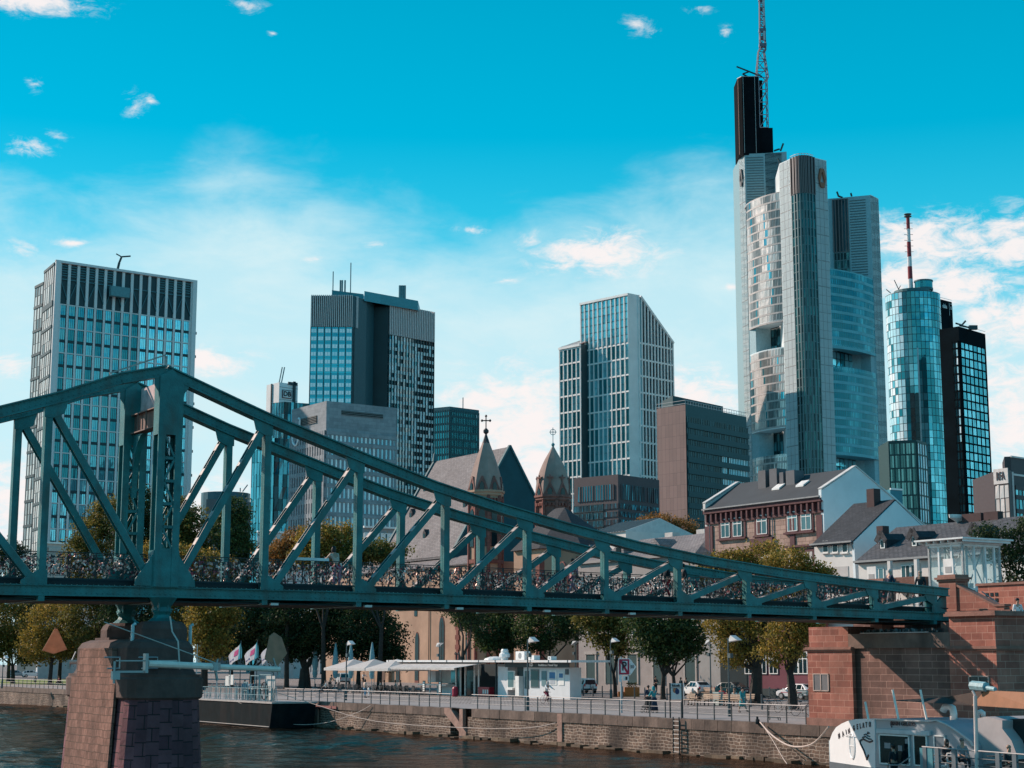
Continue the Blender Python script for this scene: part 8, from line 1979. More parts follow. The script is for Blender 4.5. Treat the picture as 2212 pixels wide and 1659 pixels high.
def vehicles():
 aQ = math.atan2(-Q.y, -Q.x)     # nose towards camera right (-Q)
 def put(o, x, y, rz):
  p = PZ(x, y, 0); s_, t_ = st(p); lim = 83 if x > 1000 else (101 if x > 400 else 1e9); o.location = p if s_ < lim else W(lim, tx(x, lim, 1480)); o.rotation_euler = (0, 0, rz); return o
 put(car('parked_suv', 'white boxy off-road car seen from behind right of the kiosk', (.75, .76, .76), 4.2, 1.66, 'suv'), 1261, 1491, aQ + math.pi - .25)
 put(car('parked_car', 'small rounded white hatchback parked behind the poster panel', (.74, .75, .75), 3.7, 1.5), 1504, 1491, aQ + math.pi - .15)
 put(car('parked_car', 'dark teal car between the bench and the plane tree', (.006, .045, .055), 4.1, 1.5), 1588, 1503, aQ + .15)
 put(car('parked_car', 'white hatchback with pink stripe beside the abutment', (.72, .72, .73), 4.0, 1.45, stripe=mat('stripe_pink', (.5, .15, .2), .5)), 1722, 1499, aQ + .1 + math.pi)
 put(car('parked_suv', 'silver off-road car behind the left parasol', (.42, .44, .45), 4.3, 1.72, 'suv'), 740, 1478, aQ + math.pi - .3)
 left = [(37, 1463, (.28, .29, .31), 'first silver car from the left edge beyond the lawn', 0), (70, 1463, (.62, .66, .68), 'pale car second from the left beyond the lawn', .1), (103, 1464, (.40, .38, .42), 'mauve grey car third from the left beyond the lawn', .05), (124, 1460.5, (.55, .60, .64), 'light car parked in the row behind the third car', 0), (139, 1465, (.45, .50, .50), 'silver car fourth from the left beside the pier', .1), (158, 1464.5, (.70, .70, .70), 'white car half hidden behind the stone pier', 0)]
 base = car('parked_car', left[0][3], left[0][2], 4.3, 1.5); base['group'] = 'cars parked beyond the left lawn'
 for i, (x, y, col, lab, dr) in enumerate(left):
  if i == 0: put(base, x, y, aQ + 1.2); continue
  p = PZ(x, y, 0); d = dup(base, p, aQ + 1.2 + dr, lab)
  pm = mat('paint_row_%d' % i, col, .25, var=.02, spec=.6)
  for ch in d.children:
   if ch.name.startswith(('body', 'mirror')): ch.data = ch.data.copy(); ch.data.materials[0] = pm
vehicles()
def bicycle(label, loc, rz, col, tilt=0.0, group=None):
 o = thing('bicycle', label, 'bicycle', (0, 0, 0), group=group); fm = mat('bike_%d' % int(sum(col) * 1000), col, .4, .3)
 for x in (-.52, .52):
  t = MB(); t.tube([(x + .34 * math.cos(a), 0, .34 + .34 * math.sin(a)) for a in [math.tau * i / 18 for i in range(19)]], .017, 5); wo = t.build('wheel', TYRE, o)
  t = MB()
  for i in range(8): a = math.pi * i / 8; t.bar((x - .33 * math.cos(a), 0, .34 - .33 * math.sin(a)), (x + .33 * math.cos(a), 0, .34 + .33 * math.sin(a)), .005, .005)
  t.build('spokes', RIM, wo)
 t = MB(); bb = (-.05, 0, .30); st_ = (-.20, 0, .78); hd = (.36, 0, .82)
 for a, b in ((bb, st_), (st_, hd), (bb, hd), (bb, (-.52, 0, .34)), (st_, (-.52, 0, .34)), (hd, (.52, 0, .34)), (st_, (-.23, 0, .90)), (hd, (.34, 0, .98))): t.tube([a, b], .018, 5)
 t.build('frame', fm, o)
 t = MB(); t.tube([(.30, -.28, 1.0), (.36, 0, .98), (.30, .28, 1.0)], .014, 5); t.build('handlebar', fm, o)
 t = MB(); t.extrude([(-.34, .07, .90), (-.10, .02, .90), (-.10, -.02, .90), (-.34, -.07, .90)], (0, 0, .05)); t.build('saddle', TYRE, o)
 t = MB(); t.lathe((-.05, -.03, .30), [(.09, 0)], 4) if False else t.bar((-.05, -.1, .16), (-.05, .1, .44), .03, .03); t.build('pedals', TYRE, o)
 o.location = loc; o.rotation_euler = (tilt, 0, rz); return o
def bikes():
 bq = math.atan2(-Q.y, -Q.x)
 bicycle('bicycle ridden by the cyclist with the maroon trousers', PZ(1180, 1521, 0), bq, (.10, .02, .04))
 bicycle('bicycle under the small cyclist behind the parasols', W(90, tx(784, 90, 1480)), bq, (.05, .05, .05))
 bicycle('black bicycle leaning by the far bollard near the plane tree', PZ(1667, 1531, 0), bq + .4, (.02, .02, .02), .1)
 bicycle('pale bicycle with red basket leaning at the roped tree', PZ(1692, 1540, 0), bq + .1, (.35, .30, .28), -.1)
 bicycle('dark bicycle at the railing end beside the abutment', PZ(1735, 1546, 0), bq + 1.2, (.05, .04, .04), .1)
 bicycle('bicycle parked behind the white off-road car', PZ(1272, 1498, 0), bq + .1, (.02, .02, .02), .05)
 b = MB(); p = PZ(1672, 1556, 0)
 for x in (0, 1): q = p + (-FQ) * (x * .95 - .47); b.tube([q + FQ * (.1 * math.cos(a)) + Z3 * (.1 + .1 * math.sin(a)) for a in [math.tau * i / 10 for i in range(11)]], .03, 5)
 b.bar(p + FQ * .4 + Z3 * .16, p - FQ * .35 + Z3 * .16, .12, .05); b.bar(p + FQ * .47 + Z3 * .1, p + FQ * .42 + Z3 * 1.1, .045, .045); b.bar(p + FQ * .42 + Z3 * 1.1 - FU * .22, p + FQ * .42 + Z3 * 1.1 + FU * .22, .035, .035)
 solo(b, 'kick_scooter', mat('scooter_dark', (.03, .05, .055), .5), 'electric kick scooter standing on the path before the railing', 'scooter', base=p)
 # stroller
 p = PZ(1398, 1540, 0); o = thing('stroller', 'black stroller pushed by the woman in the teal headscarf', 'stroller', p)
 d = FQ
 for a, b_ in ((-.35, -.22), (-.35, .22), (.4, -.15), (.4, .15)):
  w = MB(); c = p + d * a + FU * b_; r = .13; w.tube([c + d * (r * math.cos(x)) + Z3 * (r + r * math.sin(x)) for x in [math.tau * i / 10 for i in range(11)]], .025, 5); w.build('wheel', TYRE, o)
 f = MB(); f.bar(p - d * .35 + Z3 * .15, p + d * .15 + Z3 * .6, .04, .04); f.bar(p + d * .4 + Z3 * .15, p - d * .1 + Z3 * .6, .04, .04); f.bar(p - d * .1 + Z3 * .6, p - d * .55 + Z3 * 1.0, .04, .04); f.build('frame', mat('scooter_dark', (.03, .05, .055)), o)
 f = MB(); f.extrude([p + d * x + Z3 * z - FU * .2 for x, z in ((-.2, .35), (.35, .35), (.4, .5), (.05, .55), (-.1, .95), (-.3, .9))], FU * .4); f.build('seat', mat('seat_black', (.015, .02, .025), .9), o)
bikes()
# ================================================================= kiosk and terrace
def kiosk():
 s = 64.6; z = 3.45
 t = lambda x: tx(x, s, 1470)
 o = thing('kiosk', 'long flat-roofed white kiosk with ticket booth on the promenade', 'kiosk', W(s, t(1231), 0))
 wh = mat('kiosk_white', (.66, .68, .70), .5, var=.06); dk = mat('kiosk_dark', (.012, .03, .036), .5); rf = mat('kiosk_roof', (.70, .70, .70), .5, var=.08)
 def seg(x0, x1, z0, z1, m, nm, ds=0.0, dep=.1): b = MB(); b.para(W(s + ds, t(x1), z0), Q3 * (t(x0) - t(x1)), U3 * dep, Z3 * (z1 - z0)); return b.build(nm, m, o)
 seg(1131, 1231, 0, 2.95, wh, 'booth', 0, 1.3); seg(1045, 1131, 0, 3.2, dk, 'back_wall', 4, 1); seg(890, 1045, 0, 3.2, dk, 'back_wall', 4.5, 1)
 seg(1075, 1096, .0, 3.0, wh, 'wall_panel', .02, 4); seg(1096, 1112, .9, 2.6, WHITEW, 'window', -.03); seg(1098, 1110, 1.0, 2.5, PANE, 'pane', -.05)
 seg(1112, 1131, 0, 3.0, dk, 'wall_panel', .3)
 r = MB(); r.para(W(s - 1.5, t(1262), z - .02), Q3 * (t(860) - t(1262)), U3 * 4.6, Z3 * .2); r.build('roof', rf, o)
 r = MB(); n = 12
 for i in range(n): tt = t(1255) + (t(865) - t(1255)) * i / (n - 1); r.box(W(s - 1.53, tt, z - .03), .03, .05, .25, U3, Q3)
 r.build('roof_joints', dk, o)
 sg = seg(1100, 1238, 2.95, 3.4, mat('sign_band', (.02, .03, .035), .5), 'sign_band', -.5, .1)
 tc = (t(1165) + t(1220)) / 2; wl = mat('letter_white', (.85, .85, .83)); xd = -Q3
 text_mesh('KD', .42, wl, o, 'lettering', W(s - .56, t(1158), 3.18), xd, Z3, .02, bold=.012); text_mesh('Rundfahrten / Round Trips', .30, wl, o, 'lettering', W(s - .56, t(1194), 3.17), xd, Z3, .02, bold=.006)
 # booth front
 for x0, x1, z0, z1 in ((1107 + 27, 1143, .9, 2.6), (1147, 1165, 1.0, 2.75)):
  f = MB(); f.para(W(s - .05, t(x1), z0), Q3 * (t(x0) - t(x1)), U3 * .06, Z3 * (z1 - z0)); f.build('window', mat('frame_grey', (.10, .14, .15), .5), o)
  f = MB(); f.para(W(s - .07, t(x1) + .12, z0 + .12), Q3 * (t(x0) - t(x1) - .24), U3 * .04, Z3 * (z1 - z0 - .24)); f.build('pane', PANE, o)
 for x0, x1, z0, z1, m in ((1171, 1181, 1.2, 2.6, mat('map_teal', (.10, .22, .25), .6)), (1186, 1203, 1.3, 2.7, WHITEW), (1207, 1219, 1.3, 2.5, WHITEW), (1188, 1200, 1.9, 2.5, mat('poster_blue', (.05, .2, .4), .6)), (1209, 1217, 2.0, 2.4, mat('poster_blue', (.05, .2, .4), .6)), (1188, 1200, 1.4, 1.8, mat('poster_grey', (.4, .45, .5), .6)), (1222, 1229, 2.3, 2.8, mat('poster_dark', (.1, .11, .12), .6))):
  f = MB(); f.para(W(s - (.05 if m in (WHITEW,) else .08), t(x1), z0), Q3 * (t(x0) - t(x1)), U3 * .05, Z3 * (z1 - z0)); f.build('poster', m, o)
 seg(1122, 1130, .2, 2.1, WHITEW, 'cabinet', -.5, .5); seg(1098, 1112, .75, .95, WHITEW, 'shelf', -.3, .3)
 # open shop, glass doors, counter
 for x in (986, 996, 1006, 1026, 1035, 1073, 930): b = MB(); b.box(W(s - .05, t(x), 0), .12, .14, 3.3, U3, Q3); b.build('door_post', WHITEW if x != 1073 else dk, o)
 seg(1008, 1025, .1, 3.1, G_DARK, 'glass_door', 0, .04); seg(987, 995, .1, 3.1, G_MIX, 'glass_door', 0, .04)
 b = MB(); p0, p1 = t(1062), t(1038); b.para(W(s - .3, p0, 0), Q3 * (p1 - p0), U3 * .6, Z3 * .95); co = b.build('cooler', mat('cooler_red', (.40, .015, .03), .4), o)
 for i in range(3): b = MB(); b.para(W(s - .33, p0 + .15 + i * .4, .3), Q3 * .25, U3 * .02, Z3 * .4); b.build('cooler_print', WHITEW, co)
 seg(916, 978, 1.0, 1.12, WHITEW, 'counter', -.8, 1.2); seg(940, 982, 0, 1.0, wh, 'counter_front', .2, .5); seg(917, 934, 1.3, 2.5, wh, 'drinks_machine', .4, .5); seg(936, 958, 1.2, 3.0, mat('panel_pale', (.55, .54, .52), .6), 'menu_panel', 1.0, .1); seg(958, 972, 1.3, 2.9, G_MIX, 'window', .9, .1)
 # awning on the river side
 a = MB(); x0, x1 = 893, 1062; A, Bq = W(s - .3, t(x1), z - .05), W(s - .3, t(x0), z - .05); Cq, D = W(s - 3.3, t(x0 + 4), z - .62), W(s - 3.3, t(x1 - 20), z - .62); a.extrude([A, Bq, Cq, D], Z3 * .04); a.para(W(s - 3.34, t(x1 - 20), z - .80), Q3 * (t(x0 + 4) - t(x1 - 20)), U3 * .04, Z3 * .2); a.build('awning', mat('awning_white', (.78, .76, .74), .7, trans=.4), o)
 # rooftop plant
 def ac(x, label, w=1.5, h=1.15, s_=2.0):
  p = W(s + s_, t(x), z + .2); oo = thing('air_conditioner', label, 'air conditioner', p, group='air conditioners on the kiosk roof')
  b = MB(); b.box(p, .7, w, h, U3, Q3); b.build('casing', WHITEW, oo); b = MB(); c = p - U3 * .36 + Z3 * h * .5; b.extrude([c + Q3 * (math.cos(a) * h * .36) + Z3 * (math.sin(a) * h * .36) for a in [math.tau * i / 14 for i in range(14)]], U3 * .03); b.build('fan', mat('fan_grey', (.25, .27, .28), .6), oo)
 ac(1093, 'large white air conditioner on the kiosk roof', 1.6, .85); ac(1116, 'small white air conditioner right of the large one', 1.2, .45); ac(1156, 'tiny air conditioner near the kiosk sign end', .5, .35)
 p = W(s + 2, t(1054), z + .2); b = MB(); b.lathe(p, [(.35, 0), (.35, .2), (.55, .3), (.55, .6), (.38, .75), (.38, .95), (.3, 1.1)], 12); solo(b, 'roof_extractor', WHITEW, 'white mushroom extractor on the kiosk roof', 'extractor', base=p)
 p = W(s + 2, t(1034), z + .2); b = MB(); b.lathe(p, [(1.2, 0), (1.05, .16), (.6, .32), (.1, .36)], 14); solo(b, 'roof_dome', WHITEW, 'low white dome on the kiosk roof', 'roof dome', base=p)
 b = MB();
 for x in (968, 974): q = W(s + 1, t(x), z + .2); b.tube([q, q + Z3 * .6, q + Z3 * .75 + Q3 * .15, q + Z3 * .6 + Q3 * .3], .1, 6)
 solo(b, 'roof_vents', mat('vent_black', (.02, .02, .02), .5), 'pair of black bent vent pipes on the kiosk roof', 'vent pipe', base=W(s + 1, t(970), z + .2))
kiosk()
def terrace():
 g = 'white parasols beside the kiosk'; canv = mat('parasol_white', (.80, .78, .76), .8, var=.05, trans=.45); pol = mat('parasol_pole', (.5, .48, .46), .5)
 def parasol():
  o = thing('parasol', '', 'parasol', (0, 0, 0), group=g); b = MB(); w = 2.55; z0, z1 = 2.75, 3.75; e = [(-w, -w), (w, -w), (w, w), (-w, w)]
  for i in range(4):
   a, c = e[i], e[(i + 1) % 4]; m = ((a[0] + c[0]) / 2, (a[1] + c[1]) / 2); mid = (m[0] * .5, m[1] * .5)
   b.poly([(a[0], a[1], z0), (c[0], c[1], z0), (0, 0, z1)]); b.poly([(a[0], a[1], z0 - .28), (c[0], c[1], z0 - .28), (c[0], c[1], z0), (a[0], a[1], z0)])
  b.build('canopy', canv, o); b = MB(); b.tube([(0, 0, 0), (0, 0, z1 - .05)], .05, 6); b.box((0, 0, 0), .8, .8, .08); b.build('pole', pol, o)
  b = MB()
  for a in e: b.bar((0, 0, z1 - .15), (a[0], a[1], z0 - .02), .03, .03)
  b.build('ribs', pol, o); return o
 first = None
 for x, y, lab in ((764, 1490, 'leftmost of the three open white parasols'), (808, 1492, 'middle of the three open white parasols'), (858, 1494, 'open white parasol next to the kiosk awning')):
  p = W(63.5, tx(x, 63.5, 1470), 0)
  if first is None: first = parasol(); first['label'] = lab; first.location = p; first.rotation_euler = (0, 0, QZ)
  else: dup(first, p, QZ, lab)
 g2 = 'closed parasols under the plane tree'; first = None; tc = mat('parasol_teal', (.22, .38, .42), .8, var=.15, vs=5)
 for x, lab in ((680, 'leftmost closed grey-blue parasol'), (724, 'second closed grey-blue parasol from the left'), (757, 'third closed grey-blue parasol, behind the open canopies'), (803, 'rightmost closed grey-blue parasol in front of the stone portal')):
  p = W(70, tx(x, 70, 1470), 0)
  if first is None:
   first = thing('closed_parasol', lab, 'parasol', (0, 0, 0), group=g2); b = MB(); b.lathe((0, 0, 1.4), [(.22, 0), (.34, .5), (.30, 1.1), (.42, 1.7), (.25, 3.2), (.08, 4.3)], 9); b.build('canopy', tc, first); b = MB(); b.tube([(0, 0, 0), (0, 0, 5.8)], .05, 6); b.box((0, 0, 0), .7, .7, .1); b.build('pole', pol, first); b = MB(); b.lathe((0, 0, 2.2), [(.36, 0), (.36, .1)], 9); b.build('strap', pol, first); first.location = p
  else: dup(first, p, 0, lab)
 # tables and chairs
 fm = mat('terrace_dark', (.02, .025, .03), .6); rt = None
 random.seed(21)
 n = 0
 OD = ['first', 'second', 'third', 'fourth', 'fifth', 'sixth', 'seventh', 'eighth', 'ninth', 'tenth', 'eleventh', 'twelfth', 'thirteenth', 'fourteenth']
 for x, od in zip((690, 706, 722, 745, 760, 776, 800, 815, 828, 842, 856, 870, 884, 900), OD):
  for s_, rw in ((61.8, 'front'), (64.5, 'back')):
   tl = 'cafe table, %s from the left in the %s terrace row' % (od, rw); cl = 'cafe chair left of the %s table from the left, %s terrace row' % (od, rw)
   p = W(s_, tx(x, s_, 1490), 0); n += 1
   if rt is None:
    rt = thing('cafe_table', tl, 'table', (0, 0, 0), group='cafe tables on the kiosk terrace'); b = MB(); b.lathe((0, 0, .72), [(.36, 0), (.36, .03)], 12); b.build('table_top', fm, rt); b = MB(); b.tube([(0, 0, 0), (0, 0, .73)], .03, 5); b.lathe((0, 0, 0), [(.22, 0), (.03, .06)], 8); b.build('leg', fm, rt)
    ch = thing('cafe_chair', cl, 'chair', (0, 0, 0), group='cafe chairs on the kiosk terrace'); b = MB(); b.box((0, 0, .43), .44, .44, .04); b.build('seat', fm, ch); b = MB(); b.box((0, .21, .47), .44, .03, .42); b.build('backrest', fm, ch)
    for u in (-.19, .19):
     for v_ in (-.19, .19): b = MB(); b.tube([(u, v_, 0), (u, v_, .44)], .015, 4); b.build('leg', fm, ch)
    rt.location = p; ch.location = p + Q3 * .7; ch.rotation_euler = (0, 0, QZ); used = True
   else: dup(rt, p, 0, tl); dup(ch, p + Q3 * random.uniform(.55, .8) + U3 * random.uniform(-.2, .2), QZ + random.uniform(-.4, .4), cl)
   dup(ch, p - Q3 * random.uniform(.55, .8), QZ + math.pi + random.uniform(-.4, .4), cl.replace('left of', 'right of', 1))
 # menu stands, barrier rope, rubbish bin
 for x, lab in ((916, 'white menu stand left of the counter'), (951, 'white menu stand in front of the counter')):
  p = W(62.6, tx(x, 62.6, 1490), 0); o = thing('menu_stand', lab, 'menu stand', p); b = MB(); b.box(p, .06, .5, 1.5, U3, Q3); b.build('frame', fm, o); b = MB()
  for k in range(5): b.box(p + Z3 * (.4 + k * .21) - U3 * .05, .03, .38, .16, U3, Q3)
  b.build('menu_card', WHITEW, o)
 p = W(61.9, tx(983, 61.9, 1495), 0); b = MB(); b.lathe(p, [(.25, 0), (.3, .2), (.3, .8), (.22, .95), (.1, 1.0)], 12); solo(b, 'litter_bin', mat('bin_red', (.35, .01, .04), .5), 'round red litter bin in front of the kiosk doors', 'bin', base=p)
terrace()
# ================================================================= street furniture
def lamps():
 g = 'promenade lamps with reflector heads'; pm = mat('lamp_pole', (.05, .085, .095), .5); rm = mat('reflector', (.62, .62, .62), .4)
 data = [(747, 1513, 1388, 1, 'lamp post in front of the first open parasol'), (1140, 1535, 1381, 1, 'lamp post in front of the ticket booth'), (1243, 1500, 1388, -1, 'lamp post with tilted reflector right of the kiosk roof'), (1320, 1512, 1382, 1, 'lamp post left of the no-mooring sign'), (1536, 1515, 1386, -1, 'lamp post with tilted reflector left of the yellow plane tree'), (1576, 1548, 1378, 1, 'tall lamp post at the railing in front of the benches'), (4, 1487, 1419, 1, 'lamp post at the left edge of the picture'), (948, 1500, 1392, -1, 'lamp post behind the kiosk with small reflector')]
 for x, yb, yt, sg, lab in data:
  p = PZ(x, yb, 0); h = PY(x, yt, p.y).z; o = thing('street_lamp', lab, 'street lamp', p, group=g)
  b = MB(); b.tube([p, p + Z3 * h], .075 if h < 7 else .065, 7, r2=.045); b.lathe(p, [(.12, 0), (.12, .9), (.08, 1.0)], 8); b.build('pole', pm, o)
  c = p + Z3 * (h - .25) - Q3 * sg * .35
  b = MB(); b.extrude([c + Q3 * .42 + Z3 * .0, c - Q3 * .55 + Z3 * (.10 if sg > 0 else .42), c + Q3 * .1 + Z3 * .42], U3 * .45); b.build('reflector', rm, o)
  b = MB(); b.bar(p + Z3 * (h - .3), c, .04, .04); b.box(p + Z3 * (h - 1.3) - Q3 * sg * .2, .25, .3, .3, U3, Q3); b.build('lamp_head', pm, o)
 # bollards
 OD = ['first', 'second', 'third', 'fourth', 'fifth', 'sixth', 'seventh', 'eighth', 'ninth', 'tenth', 'eleventh', 'twelfth', 'thirteenth', 'fourteenth', 'fifteenth', 'sixteenth', 'seventeenth', 'eighteenth']
 BP = sorted(((1239, 1503), (1260, 1503.5), (1281, 1505), (1301, 1506), (1345, 1508), (1371, 1509), (1393, 1511), (1414, 1497), (1441, 1513), (1600, 1509), (1610, 1526), (1525, 1497), (1486, 1497), (1622, 1527), (1646, 1533), (1663, 1510), (1705, 1512), (1269, 1488)))
 first = None; bm = mat('bollard', (.09, .11, .12), .6, var=.2)
 for (x, y), od in zip(BP, OD):
  p = PZ(x, y, 0)
  if first is None: first = thing('bollard', 'knobbed steel bollard, first from the left on the promenade', 'bollard', (0, 0, 0), group='bollards along the promenade'); b = MB(); b.lathe((0, 0, 0), [(.075, 0), (.06, .95), (.06, 1.0)], 8); b.build('shaft', bm, first); b = MB(); b.lathe((0, 0, 1.0), [(.03, 0), (.075, .06), (.03, .13)], 8); b.build('knob', bm, first); first.location = p
  else: dup(first, p, None, 'knobbed steel bollard, %s from the left on the promenade' % od)
lamps()
def signs():
 # no-mooring sign with arrow
 p = PZ(1342.5, 1540, 0); k = p.y / F_PX; o = thing('no_mooring_sign', 'river sign with red-bordered struck-through P and white arrow reading 30', 'sign', p)
 red = mat('sign_red', (.45, .01, .05), .5); wh = mat('sign_white2', (.85, .83, .82), .5); bk = mat('letter_dark', (.02, .01, .02)); n = Vector((0, -1, 0)); X = Vector((1, 0, 0))
 b = MB(); b.tube([p, p + Z3 * 1.0], .085, 8); b.tube([p + Z3 * 1.0, p + Z3 * 3.9], .07, 8); b.build('pole', mat('pole_pale', (.45, .46, .46), .4), o)
 z0, z1 = PY(1342, 1457, p.y).z, PY(1342, 1424, p.y).z; x0, x1 = PY(1337, 1440, p.y).x, PY(1359, 1440, p.y).x; w, h = x1 - x0, z1 - z0; cx = (x0 + x1) / 2; y = p.y - .12
 def pl(name, m, q, d, th=.012): b = MB(); b.extrude([Vector((a, y - d, c)) for a, c in q], (0, th, 0)); return b.build(name, m, o)
 R_ = lambda i: [(x0 + i, z0 + i), (x1 - i, z0 + i), (x1 - i, z1 - i), (x0 + i, z1 - i)]
 pl('border', wh, R_(-.05), 0); pl('red_frame', red, R_(.0), .015); pl('face', wh, R_(w * .17), .03)
 i = w * .15; pl('red_slash', red, [(x0 + i, z1 - i), (x0 + i, z1 - i - .13), (x1 - i - .10, z0 + i), (x1 - i, z0 + i), (x1 - i, z0 + i + .13), (x0 + i + .10, z1 - i)], .045)
 text_mesh('P', h * .82, bk, o, 'lettering', (cx, y - .07, (z0 + z1) / 2 + .02), X, Z3, .01, sx=.8, bold=.015)
 ax = x1 + .07; tip = PY(1374, 1440, p.y).x; zm = (z0 + z1) / 2; pl('arrow', wh, [(ax, z0 - .06), (tip, zm), (ax, z1 + .02)], .0); text_mesh('30', .34, bk, o, 'lettering', ((ax + tip) / 2 - .08, y - .03, zm), X, Z3, .01, sx=.85)
 pl('small_plate', wh, [(cx - .1, z0 - .42), (cx + .32, z0 - .42), (cx + .32, z0 - .1), (cx - .1, z0 - .1)], 0); pl('small_mark', bk, [(cx + .08, z0 - .37), (cx + .22, z0 - .37), (cx + .22, z0 - .15), (cx + .08, z0 - .15)], .02); pl('small_plate', wh, [(x0 - .02, z0 - .5), (x0 + .2, z0 - .5), (x0 + .2, z0 - .05), (x0 - .02, z0 - .05)], 0)
 # poster panel
 p = PZ(1462, 1551, 0); o = thing('poster_panel', 'white kiosk poster panel on two dark posts by the railing', 'poster panel', p); y = p.y
 xa, xb = PY(1449, 1500, y).x, PY(1472, 1500, y).x; za, zb_ = PY(1460, 1511, y).z, PY(1460, 1476, y).z
 b = MB(); [b.box((x, y, 0), .09, .09, zb_ + .02) for x in (xa - .05, xb + .05)]; b.build('post', mat('post_dark', (.02, .03, .035), .5), o)
 b = MB(); b.box(((xa + xb) / 2, y, za), xb - xa, .05, zb_ - za); b.box((PY(1476, 1500, y).x, y + .4, za), .2, .05, zb_ - za); b.build('board', wh, o)
 text_mesh('kiosk', .24, bk, o, 'lettering', ((xa + xb) / 2, y - .04, zb_ - .14), X, Z3, .01, bold=.008)
 b = MB(); b.box(((xa + xb) / 2, y - .035, zb_ - .3), xb - xa, .02, .02); b.build('divider', bk, o)
 for cx_, cz, m, r in ((-.08, .58, mat('print_orange', (.55, .22, .12), .6), .13), (.07, .50, mat('print_navy', (.02, .05, .15), .6), .14), (.0, .62, mat('print_navy', (.02, .05, .15), .6), .1), (-.03, .5, mat('print_red', (.4, .02, .03), .6), .06)):
  b = MB(); c = Vector(((xa + xb) / 2 + cx_, y - .04 - r * .05, za + cz)); b.extrude([c + Vector((math.cos(a) * r, 0, math.sin(a) * r * 1.3)) for a in [math.tau * i / 12 for i in range(12)]], (0, .01, 0)); b.build('print', m, o)
 # other small signs
 for x, y_, w_, h_, yb, lab in ((1640 - 9, 1443, .75, 1.1, 1500, 'grey parking notice on a pole before the pink wall'), (1377, 1455, .6, .7, 1489, 'small white notice on the classical building wall'), (692 + 6, 1437, .5, 1.0, 1478, 'grey framed notice between the closed parasols')):
  if lab.startswith('grey parking'): x = (2500 + 1415 * .3038) / 1.7505; y_ = (2350 + 650 * .3038) / 1.7505
  p = PZ(x, yb, 0); zc = PY(x, y_, p.y).z; o = thing('notice_sign', lab, 'sign', p); b = MB(); b.tube([p, Vector((p.x, p.y, zc))], .035, 5); b.build('pole', mat('post_dark', (.02, .03, .035)), o); b = MB(); b.box((p.x, p.y - .06, zc - h_ / 2), w_, .03, h_); b.build('plate', mat('plate_grey', (.45, .45, .44), .6), o)
  b = MB(); [b.box((p.x, p.y - .085, zc - h_ / 2 + .1 + q * .2), w_ * .7, .01, .08) for q in range(int(h_ / .25))]; b.build('print_lines', bk, o)
 # yellow-orange crates and planter by the facade
 p = PZ(1365, 1505, 0); o = thing('planter', 'orange wooden planter box behind the arrow sign', 'planter', p); b = MB(); b.box(p, 1.5, .8, .95); b.box(p - X * 1.1, .6, .7, .5); b.build('box', mat('planter_orange', (.42, .16, .045), .8, var=.2), o); b = MB(); random.seed(4)
 for k in range(60): b.box(p + Vector((random.uniform(-.5, .5), random.uniform(-.3, .3), .95 + random.uniform(0, .4))), .12, .12, .06)
 b.build('plants', LEAF['olive'], o)
 # benches
 bw = mat('bench_wood', (.50, .36, .26), .7, var=.15); bi = mat('bench_iron', (.02, .03, .03), .6)
 def bench(label, x, y, w):
  p = PZ(x, y, 0); a = QZ; o = thing('park_bench', label, 'bench', p, group=None)
  b = MB(); [b.box(p + Z3 * .44 - U3 * (.05 + k * .12) + U3 * .2, .09, w, .035, U3, Q3) for k in range(4)]; b.build('seat', bw, o)
  b = MB(); [b.box(p + Z3 * (.56 + k * .14) + U3 * (.28 + k * .03), .03, w, .09, U3, Q3) for k in range(3)]; b.build('backrest', bw, o)
  for q in (-w * .42, w * .42): b = MB(); b.bar(p + Q3 * q - U3 * .15, p + Q3 * q - U3 * .15 + Z3 * .44, .05, .05); b.bar(p + Q3 * q + U3 * .28, p + Q3 * q + U3 * .36 + Z3 * .92, .05, .05); b.bar(p + Q3 * q + Z3 * .42 - U3 * .15, p + Q3 * q + Z3 * .42 + U3 * .3, .05, .05); b.build('leg', bi, o)
 bench('wooden bench with the blonde woman on it', 1503, 1524, 3.0); bench('wooden bench between the man in black and the bin', 1532, 1524, 2.2); bench('wooden bench standing higher behind, near the dark car', 1534, 1506, 2.8); bench('wooden bench under the people right of the bin', 1578, 1526, 2.6); bench('wooden bench before the plane tree trunk', 1612, 1524, 1.4); bench('wooden bench behind the roped tree by the abutment', 1728, 1513, 1.8)
 p = PZ(1552, 1523, 0); b = MB(); b.box(p, .5, .7, .95, U3, Q3); b.box(p + Z3 * .95, .56, .76, .1, U3, Q3); solo(b, 'litter_bin', mat('bin_pale', (.35, .42, .40), .6), 'square pale grey litter bin between two benches', 'bin', base=p)
signs()
